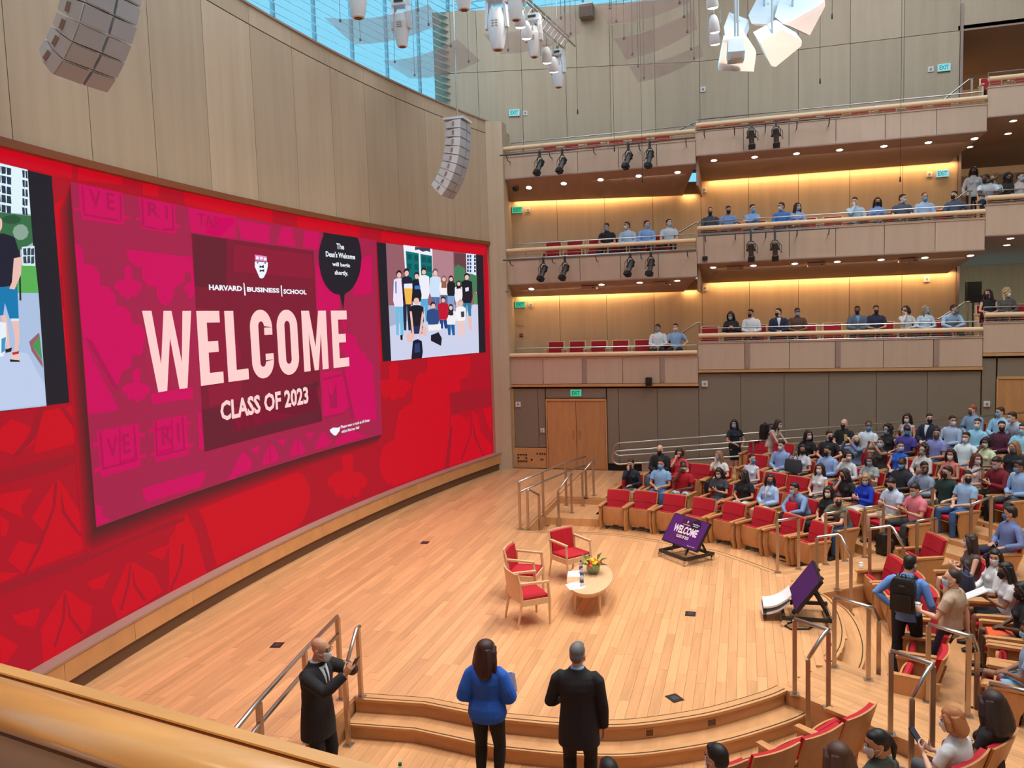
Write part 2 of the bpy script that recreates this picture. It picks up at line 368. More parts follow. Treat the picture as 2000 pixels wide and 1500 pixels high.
o = struct('baseboard_far', mb, M_LEDGE, 'pale kerb at the foot of the ramp wall')
# small floor outlets in the stage
def fbox(x, y, a, lab, sz=.16):
    t = thing('floor_outlet', lab, 'floor outlet', (x, y, 0), a)
    MB().box((0, 0, .002), (sz, sz * 1.2, .004)).build('lid', M_BLACKM, t); MB().box((0, 0, .0045), (sz * .55, sz * .6, .003)).build('socket_cover', M_DKSTEEL, t)
# ---------------------------------------------------------------- stage wall with the curved screen
def arcpt(y, z, xc): return (arcx(y, xc), y, z)
def arcblock(mb, y0, y1, z0, z1, xf, xb, n=None):
    """block of curved wall: front face at xf, back at xb"""
    n = n or max(1, int((y1 - y0) / .5))
    for k in range(n):
        a, b = y0 + (y1 - y0) * k / n, y0 + (y1 - y0) * (k + 1) / n
        lo = [arcpt(a, z0, xf), arcpt(b, z0, xf), arcpt(b, z0, xb), arcpt(a, z0, xb)]; hi = [(p[0], p[1], z1) for p in lo]
        mb.hexa(lo, hi)
ws = sroot('wall_stage', 'curved veneered stage wall above the video screen')
mb = MB(); arcblock(mb, 1.2, 23.6, -.1, 10.6, 8.95, 9.3, 40); mb.build('backing', M_DARK, ws)
YS = [YA + .75 + 1.363 * k for k in range(-9, 9)]
edges = [y for y in [7.69 + 1.36 * k for k in range(-4, 13)] if 1.5 < y < 23.2]
edges = [1.3] + edges + [23.32]
for a, b in zip(edges[:-1], edges[1:]):
    mb = MB(); arcblock(mb, a + .006, b - .006, 7.03, 10.24, 8.75, 8.95, 3); mb.build('panel', M_WALL, ws)
    mb = MB(); arcblock(mb, a + .004, b - .004, 10.262, 10.60, 8.75, 8.95, 3); mb.build('top_panel', M_WALL, ws)
mb = MB(); arcblock(mb, 1.3, 23.6, 10.6, 10.64, 8.72, 9.32, 40); mb.build('cap', M_LEDGE, ws)
mb = MB(); arcblock(mb, 1.3, 23.04, 6.92, 7.025, 8.70, 8.95, 40); mb.build('screen_head_trim', M_LEDTRIM, ws)
mb = MB(); arcblock(mb, 1.3, 23.2, .50, .53, 8.60, 8.95, 40); mb.build('ledge', M_LEDGE, ws)
for k, (a, b) in enumerate(zip(edges[:-1], edges[1:])):
    mb = MB(); arcblock(mb, a + .003, b - .003, .215, .50, 8.62, 8.75, 3); mb.build('lower_panel', M_TRIM, ws)
mb = MB(); arcblock(mb, 1.3, 23.2, 0, .215, 8.68, 8.8, 40); mb.build('kick_board', M_BROWN, ws)
# pier between the screen and the far wall
mb = MB(); mb.hexa([(arcx(23.05, 8.74), 23.05, 0), (-6.98, 23.28, 0), (-6.98, 23.75, 0), (-9.2, 23.75, 0)], [(arcx(23.05, 8.74), 23.05, 10.6), (-6.98, 23.28, 10.6), (-6.98, 23.75, 10.6), (-9.2, 23.75, 10.6)])
pier = struct('wall_pier', mb, M_WALL, 'veneered pier between the screen and the far galleries')
for z in (2.52, 5.5): MB().box((-6.99, 23.3, z), (.06, .1, .012)).build('joint', M_DARKTRIM, pier)
# near side wall below the gallery where the photographer stands
mb = MB(); mb.box((0, 1.2, 1.2), (24, .2, 3.2)); struct('wall_near', mb, M_FABRIC, 'wall below the near gallery')
# ---------------------------------------------------------------- far wall and its galleries
YF, XL, XM, XR, XE = 23.45, -7.05, -1.3, 6.02, 9.5
def yb(x): return 24.6 + (x + 7.2) * (1.4 / 5.9) if x < -1.3 else 26.0     # back wall of the galleries
# ground storey: acoustic panels, doors
wf = sroot('wall_far', 'far side wall of acoustic panels below the galleries')
MB().box((1.0, YF + .25, 1.4), (17, .3, 3.9)).build('backing', M_DARK, wf)
def wpanel(x0, x1, z0, z1, m=M_FABRIC, nm='panel', d=.05):
    g = .012; return MB().box(((x0 + x1) / 2, YF + .05 - d / 2 + .04, (z0 + z1) / 2), (x1 - x0 - g, d, z1 - z0 - g)).build(nm, m, wf)
wpanel(-6.92, -6.15, .66, 2.50); wpanel(-6.15, -5.92, .66, 2.50)
wpanel(-7.02, -5.92, 0, .65, M_TRIM, 'service_panel')
wpanel(-7.02, -6.92, .66, 2.50, M_TRIM, 'stile')
wpanel(-5.9, -4.02, 2.20, 2.50)
wpanel(-4.0, -3.65, .2, 2.50); wpanel(-3.65, -2.5, .2, 2.5); wpanel(-2.5, -1.3, .2, 2.5)
xs = [-1.3, -.12, 1.06, 2.24, 3.46, 4.72, 6.0]
for i, (a, b) in enumerate(zip(xs[:-1], xs[1:])): wpanel(a, b, .25, 2.92)
wpanel(6.02, 6.35, .3, 3.25); wpanel(6.38, 7.6, 2.75, 3.25); wpanel(7.62, 9.4, .3, 3.25)
# service panel details: sockets and a round port
for k in range(4):
    for j in range(3):
        if (j, k) not in ((1, 1), (1, 2)): MB().box((-6.83 + .085 * k, YF + .028, .22 + .1 * j), (.06, .02, .035)).build('socket', M_BLACKM, wf)
MB().cyl((-6.40, YF + .03, .27), .03, .02, 14, 'Y').build('port', M_BLACK, wf)
for x, z in ((-6.22, .46), (-6.13, .46), (-6.06, .46), (-5.98, .46), (-6.10, .28), (-6.04, .28)): MB().box((x, YF + .03, z), (.035, .02, .05)).build('socket', M_BLACKM, wf)
def ddoor(n, x0, x1, zt, z0=0.0):
    d = sroot('door_%d' % n, 'double wooden auditorium door')
    MB().box(((x0 + x1) / 2, YF + .02, zt + .03), (x1 - x0 + .06, .07, .06)).build('head_trim', M_TRIM, d)
    xm = (x0 + x1) / 2
    for a, b, h in ((x0, xm, xm - .10), (xm, x1, xm + .10)):
        lf = MB().box(((a + b) / 2, YF + .035, (zt + z0) / 2), (b - a - .012, .05, zt - z0 - .02)).build('door_leaf', M_SEATWOOD, d)
        MB().tube([(h, YF + .0, z0 + .95), (h, YF - .045, z0 + .96), (h, YF - .045, z0 + 1.18), (h, YF, z0 + 1.19)], .011, 6).build('handle', M_POST, lf)
    for a in (x0 - .02, x1 + .02): MB().box((a, YF + .02, (zt + z0) / 2), (.035, .07, zt - z0)).build('jamb', M_TRIM, d)
ddoor(1, -5.86, -4.05, 2.12); ddoor(2, 6.40, 8.2, 2.70, .75)
# gallery data: (x0, x1, fascia bottom, fascia top, rail top, floor, soffit back z, back wall top)
GAL = {
 'lower_left': (XL, XM, 2.55, 3.42, 3.60, 3.06, None), 'lower_middle': (XM, XR, 2.94, 3.79, 4.08, 3.42, None), 'lower_right': (XR, XE, 3.30, 4.16, 4.45, 3.80, None),
 'mid_left': (XL, XM, 5.73, 6.44, 6.81, 6.18, 5.36), 'mid_middle': (XM, XR, 6.10, 6.88, 7.14, 6.45, 5.60), 'mid_right': (XR, XE, 6.45, 7.22, 7.47, 6.85, 5.95),
 'top_left': (XL, XM, 8.92, 9.55, 9.87, 9.25, 8.37), 'top_middle': (XM, XR, 9.13, 9.78, 10.02, 9.42, 8.76), 'top_right': (XR, XE, 9.47, 10.19, 10.47, 9.85, 9.1)}
for g, (x0, x1, zb, zt, zr, zf, zs) in GAL.items():
    lv, sd = g.split('_')
    f = sroot('wall_gallery_front', '%s gallery front on the %s stretch' % ({'lower': 'lowest', 'mid': 'middle', 'top': 'top'}[lv], sd))
    cuts = {'left': [-7.05, -5.95, -4.72, -3.5, -2.4, -1.3], 'middle': [-1.3, .0, 1.2, 2.4, 3.62, 4.85, 6.02], 'right': [6.02, 7.3, 8.4, 9.5]}[sd]
    if lv == 'lower':
        for a, b in zip(cuts[:-1], cuts[1:]): MB().box(((a + b) / 2, YF + .05, (zb + .09 + zt) / 2), (b - a - .014, .1, zt - zb - .1)).build('panel', M_FASCIA, f)
        MB().box(((x0 + x1) / 2, YF + .03, zb + .045), (x1 - x0, .14, .075)).build('bottom_band', M_TRIM, f)
        for xx in {'left': (-4.72, -2.4), 'middle': (.0, 2.4, 4.85), 'right': ()}[sd]: MB().box((xx + .07, YF - .006, (zb + .1 + zt) / 2), (.13, .03, zt - zb - .16)).build('slot_cover', M_LEDGE, f)
    else:
        for a, b in zip(cuts[:-1], cuts[1:]): MB().box(((a + b) / 2, YF + .05, (zb + zt) / 2), (b - a - .014, .1, zt - zb)).build('panel', M_FASCIA, f)
        MB().box(((x0 + x1) / 2, YF + .04, zb - .01), (x1 - x0, .13, .03)).build('bottom_band', M_LEDGE, f)
    MB().box(((x0 + x1) / 2, YF + .06, zt + .015), (x1 - x0, .16, .03)).build('coping', M_FASCIA, f)
    MB().box(((x0 + x1) / 2, YF + .14, (zb + zt) / 2), (x1 - x0, .08, zt - zb)).build('core', M_DARK, f)
    MB().hexa([(x0, YF + .1, zf - .1), (x1, YF + .1, zf - .1), (x1, yb(x1) + (3.5 if sd == 'right' else 0), zf - .1), (x0, yb(x0 + .01), zf - .1)], [(x0, YF + .1, zf), (x1, YF + .1, zf), (x1, yb(x1) + (3.5 if sd == 'right' else 0), zf), (x0, yb(x0 + .01), zf)]).build('gallery_floor', M_BROWN, f)
    if zs is not None:
        y0b, y1b = yb(x0 + .01) - .22, yb(x1) - .22
        if sd == 'right': y0b = y1b = 29.5
        xl = x0 if sd != 'left' else x0 - .1; xr = x1 - (.55 if sd == 'left' else .35 if sd == 'middle' else 0)
        mb = MB(); NX = 12
        for k in range(NX):
            f0, f1 = k / NX, (k + 1) / NX; L_ = lambda p, q, f: p + (q - p) * f
            lo = [(L_(x0, x1, f0), YF + .02, zb - .02), (L_(x0, x1, f1), YF + .02, zb - .02), (L_(xl, xr, f1), L_(y0b, y1b, f1), zs), (L_(xl, xr, f0), L_(y0b, y1b, f0), zs)]; mb.hexa(lo, [(p[0], p[1], max(p[2] + .08, zs + .4 if j > 1 else p[2] + .08)) for j, p in enumerate(lo)])
        mb.build('soffit', M_SOFFIT, f)
# back walls of the galleries (panels) with a lit cove above them
def backwall(nm, x0, x1, z0, z1, step, m, zsplit=None, lab=None):
    w = sroot(nm, lab)
    n = max(1, round((x1 - x0) / step))
    for k in range(n):
        a, b = x0 + (x1 - x0) * k / n + .006, x0 + (x1 - x0) * (k + 1) / n - .006
        for za, zc in ([(z0, z1)] if zsplit is None else [(z0, zsplit - .008), (zsplit + .008, z1)]):
            MB().hexa([(a, yb(a), za), (b, yb(b), za), (b, yb(b) + .06, za), (a, yb(a) + .06, za)], [(a, yb(a), zc), (b, yb(b), zc), (b, yb(b) + .06, zc), (a, yb(a) + .06, zc)]).build('panel', m, w)
    MB().hexa([(x0, yb(x0) + .06, z0), (x1, yb(x1) + .06, z0), (x1, yb(x1) + .2, z0), (x0, yb(x0) + .2, z0)], [(x0, yb(x0) + .06, z1), (x1, yb(x1) + .06, z1), (x1, yb(x1) + .2, z1), (x0, yb(x0) + .2, z1)]).build('backing', M_DARK, w)
    return w
for nm, x0, x1, z0, z1 in (('wall_gallery_back', -7.2, XM, 2.9, 5.75), ('wall_gallery_back', XM, 5.95, 3.2, 6.0), ('wall_gallery_back', -7.2, XM, 6.0, 8.8), ('wall_gallery_back', XM, 5.95, 6.3, 9.1)):
    backwall(nm, x0, x1, z0, z1, 1.45, M_COVEWALL, None, 'veneered back wall of the %s gallery, %s half' % ('lowest' if z0 < 5 else 'middle', 'left' if x0 < -5 else 'right'))
backwall('wall_upper', -9.4, XM, 9.1, 14.36, 1.45, M_WALL, 12.47, 'tall veneered wall above the top gallery, left')
backwall('wall_upper', XM, 5.95, 9.3, 14.45, 1.45, M_WALL, 12.47, 'tall veneered wall above the top gallery, right')
MB().box((5.99, 26.4, 8.0), (.07, .9, 10.4)).build('end_post', M_LEDGE, None)
bpy.data.objects['end_post']['kind'] = 'structure'; bpy.data.objects['end_post'].name = 'trim_1'
mb = MB(); mb.box((9.0, 26.1, 13.5), (6.1, .2, 2.0)); struct('wall_upper_right', mb, M_WALL, 'veneered wall over the deep rear balcony')
mb = MB(); mb.box((9.0, 30.0, 8.0), (6.3, .2, 10.4)); struct('wall_rear', mb, M_COVEWALL, 'dim back wall of the deep rear balcony')
mb = MB(); mb.hexa([(5.9, 26.0, 12.45), (12, 26.0, 12.45), (12, 30, 11.7), (5.9, 30, 11.7)], [(5.9, 26.0, 12.6), (12, 26.0, 12.6), (12, 30, 12.6), (5.9, 30, 12.6)]); struct('ceiling_rear', mb, M_SOFFIT, 'low soffit of the deep rear balcony')
for x, y, z, w, e, a in ((-4.2, 25.2, 5.33, 5.7, 26, .233), (2.4, 25.86, 5.57, 7.0, 34, 0), (-4.2, 25.2, 8.34, 5.7, 26, .233), (2.4, 25.86, 8.73, 7.0, 34, 0)):
    d = bpy.data.lights.new('cove_light', 'AREA'); d.shape = 'RECTANGLE'; d.size = w; d.size_y = .05; d.energy = e * 1.25; d.color = (1.0, .66, .30)
    o = bpy.data.objects.new('cove_light', d); COL.objects.link(o); o.location = (x, y, z + .06); o.rotation_euler = (math.radians(14), 0, a)
# closing walls and roof of the hall outside the picture
mb = MB(); mb.box((12.3, 12.4, 7), (.3, 24, 16)); struct('wall_back', mb, M_WALL, 'back wall of the hall')
mb = MB(); mb.box((1.5, .0, 14.5), (24, .3, 7)); mb.box((1.5, -2.6, 7.0), (24, .3, 15)); struct('wall_near_upper', mb, M_WALL, 'wall above the near gallery')
mb = MB()
mb.box((0, 12.4, 17.75), (25.5, 36, .3))
struct('ceiling', mb, M_WHITE, 'white ceiling')
# clerestory behind the stage wall: glazing, mullions and blind slats
win = sroot('window_1', 'tall clerestory window with pale horizontal blinds behind the stage wall')
def xwin(y): return -10.6 + (y - YA) ** 2 / 86
M_SLAT = mat('blind_slat', rgb(205, 236, 246), .6); M_MULL = mat('mullion_white', rgb(200, 228, 238), .5)
M_GLASS = mat('clear_glass', (.9, .97, 1, 1), .02, alpha=.10)
for k in range(34):
    z = 9.6 + .21 * k; mb = MB()
    for j in range(22):
        a, b = 4.0 + j * 1.0, 5.0 + j * 1.0
        if b > 26.1: break
        lo = [(xwin(a) + .09, a, z - .04), (xwin(b) + .09, b, z - .04), (xwin(b) - .09, b, z + .045), (xwin(a) - .09, a, z + .045)]
        mb.hexa(lo, [(p[0], p[1], p[2] + .012) for p in lo])
    mb.build('blind_slat', M_SLAT, win)
for k in range(15):
    y = 4.4 + 1.55 * k
    if y < 26: MB().box((xwin(y) - .16, y, 13.2), (.08, .09, 7.6)).build('mullion', M_MULL, win)
mb = MB()
for j in range(22): 
    a, b = 4.0 + j, 5.0 + j; mb.add([(xwin(a) - .14, a, 9.5), (xwin(b) - .14, b, 9.5), (xwin(b) - .14, b, 17.4), (xwin(a) - .14, a, 17.4)], [(0, 1, 2, 3)])
mb.build('pane', M_GLASS, win)
win2 = sroot('window_2', 'bright clerestory band above the far wall')
for k in range(13): MB().box((-1.8, 26.2, 14.7 + .22 * k), (15.5, .16, .014), M=Matrix.Rotation(.5, 3, 'X')).build('blind_slat', M_SLAT, win2)
for k in range(8): MB().box((-9.0 + 2.0 * k, 26.35, 16.0), (.07, .07, 3.0)).build('mullion', M_MULL, win2)
MB().box((-1.8, 26.02, 14.48), (15.6, .3, .07)).build('sill', M_PLATE, win2)
mb = MB(); mb.box((-7.2, 24.4, 6.5), (.12, 1.5, 8.0)); struct('wall_gallery_end', mb, M_WALL, 'end wall closing the galleries beside the stage')
mb = MB(); mb.box((11.9, 26.6, 8.0), (.2, 7.4, 12.0)); struct('wall_rear_end', mb, M_WALL, 'end wall of the rear balcony')

mb = MB(); mb.box((5.90, 28.2, 8.0), (.12, 4.2, 12.0)); struct('wall_rear_side', mb, M_COVEWALL, 'side wall of the deep rear balcony')
# the rows of recessed downlights under the galleries light the people below them
for x, y, z, w, e, a in ((-4.2, 24.0, 5.55, 5.0, 20, 0), (2.4, 24.0, 5.93, 6.6, 28, 0), (-4.2, 24.0, 8.75, 5.0, 20, 0), (2.4, 24.0, 8.98, 6.6, 28, 0), (7.8, 25.5, 5.9, 3.0, 22, 0), (7.8, 25.5, 9.0, 3.0, 22, 0), (7.8, 28.0, 11.7, 3.0, 30, 0)):
    lamp('gallery_downlight_row', 'AREA', (x, y, z), (x, y + .55, z - 2), e, (1.0, .86, .70), shape='RECTANGLE', size=w, size_y=.12)

for z0, z1 in ((5.30, 6.15), (8.32, 9.20)):
    mb = MB(); mb.box((XM + .02, 24.85, (z0 + z1) / 2), (.05, 2.5, z1 - z0)); struct('wall_gallery_step', mb, M_SOFFIT, 'small end panel where the gallery soffit steps up')
# ---------------------------------------------------------------- the LED screen picture, laid out in (y, z) on the screen surface
def text2d(specs):
    """text bodies -> flat outlines, all evaluated in one go"""
    objs = {}
    for key, (body, bold) in specs.items():
        c = bpy.data.curves.new('t', 'FONT'); c.body = body; c.offset = bold; c.resolution_u = 2; c.size = 1
        o = bpy.data.objects.new('t', c); COL.objects.link(o); objs[key] = o
    bpy.context.view_layer.update(); dg = bpy.context.evaluated_depsgraph_get(); out = {}
    for k, o in objs.items():
        me = bpy.data.meshes.new_from_object(o.evaluated_get(dg))
        vs = [(v.co.x, v.co.y) for v in me.vertices]; fs = [tuple(p.vertices) for p in me.polygons]
        x0 = min(v[0] for v in vs); x1 = max(v[0] for v in vs); y0 = min(v[1] for v in vs); y1 = max(v[1] for v in vs)
        out[k] = ([((x - x0) / (x1 - x0), (y - y0) / (y1 - y0)) for x, y in vs], fs); bpy.data.meshes.remove(me)
    for o in objs.values():
        c = o.data; bpy.data.objects.remove(o); bpy.data.curves.remove(c)
    return out
TX = text2d({'class': ('CLASS OF 2023', .035), 'harvard': ('HARVARD', .04), 'business': ('BUSINESS', .04), 'school': ('SCHOOL', .04), 'the': ('The', .03), 'dean': ("Dean's Welcome", .03), 'will': ('will begin', .03), 'shortly': ('shortly.', .03),
  'wear': ('Please wear a mask at all times', .02), 'hall': ('within Klarman Hall', .02), 'VE': ('V E', .01), 'RI': ('R I', .01), 'TAS': ('TAS', .01), 'exit': ('EXIT', .02), 'welcome': ('WELCOME', .04), 'V': ('VERITAS', .02)})
COLS = {'red_dark': (172, 12, 34), 'red_bright': (200, 4, 30), 'red_line': (156, 18, 36), 'plum': (164, 30, 72), 'magenta': (204, 0, 90), 'plum_line': (168, 14, 74), 'wine': (124, 22, 48), 'wine_dark': (100, 26, 44), 'wine_light': (140, 20, 52), 'screen_black': (32, 27, 38), 'screen_white': (240, 246, 255), 'logo_pink': (226, 130, 190), 'letter': (255, 208, 205)}
def gcol(c):
    if isinstance(c, str): return glow('screen_' + c.replace('screen_', ''), rgb(*COLS[c]))
    return glow('screen_%d_%d_%d' % c, rgb(*c))
class Flat:
    """flat pictures in (y, z), bent onto the screen arc; each colour a material slot"""
    def __init__(s, xc): s.bm = bmesh.new(); s.mats = []; s.xc = xc; s.lay = s.bm.faces.layers.int.new('lay')
    def mi(s, m):
        if m not in s.mats: s.mats.append(m)
        return s.mats.index(m)
    def poly(s, layer, m, pts):
        try:
            f = s.bm.faces.new([s.bm.verts.new((layer, y, z)) for y, z in pts]); f.material_index = s.mi(m)
        except ValueError: pass
    def shape(s, layer, m, vs, fs, box):
        y0, y1, z0, z1 = box; k = s.mi(m); V = [s.bm.verts.new((layer, y0 + (y1 - y0) * a, z0 + (z1 - z0) * b)) for a, b in vs]
        for f in fs:
            try: s.bm.faces.new([V[i] for i in f]).material_index = k
            except ValueError: pass
    def ringp(s, layer, m, A, B):
        k = s.mi(m); n = len(A); a = [s.bm.verts.new((layer, *p)) for p in A]; b = [s.bm.verts.new((layer, *p)) for p in B]
        for i in range(n - 1): s.bm.faces.new((a[i], a[i + 1], b[i + 1], b[i])).material_index = k
    def build(s, name, parent):
        s.bm.normal_update(); bmesh.ops.triangulate(s.bm, faces=[f for f in s.bm.faces if len(f.verts) > 4])
        ys = [v.co.y for v in s.bm.verts]; y = math.floor(min(ys) / .4) * .4 + .4
        while y < max(ys):
            bmesh.ops.bisect_plane(s.bm, geom=s.bm.verts[:] + s.bm.edges[:] + s.bm.faces[:], plane_co=(0, y, 0), plane_no=(0, 1, 0)); y += .4
        for v in s.bm.verts: v.co.x = arcx(v.co.y, s.xc) + .0025 * v.co.x
        s.bm.normal_update()
        for f in s.bm.faces:
            if f.normal.x < 0: f.normal_flip()
        me = bpy.data.meshes.new(name); s.bm.to_mesh(me); s.bm.free()
        for m in s.mats: me.materials.append(m)
        return link(name, me, parent)
LEDX = 8.82
led = thing('video_screen', 'wide curved video wall with a red crest pattern and a welcome slide', 'video screen', (0, 0, 0))
mb = MB(); arcblock(mb, 1.3, 23.04, .53, 6.92, LEDX, LEDX + .1, 40); mb.build('panel_body', gcol('red_dark'), led)
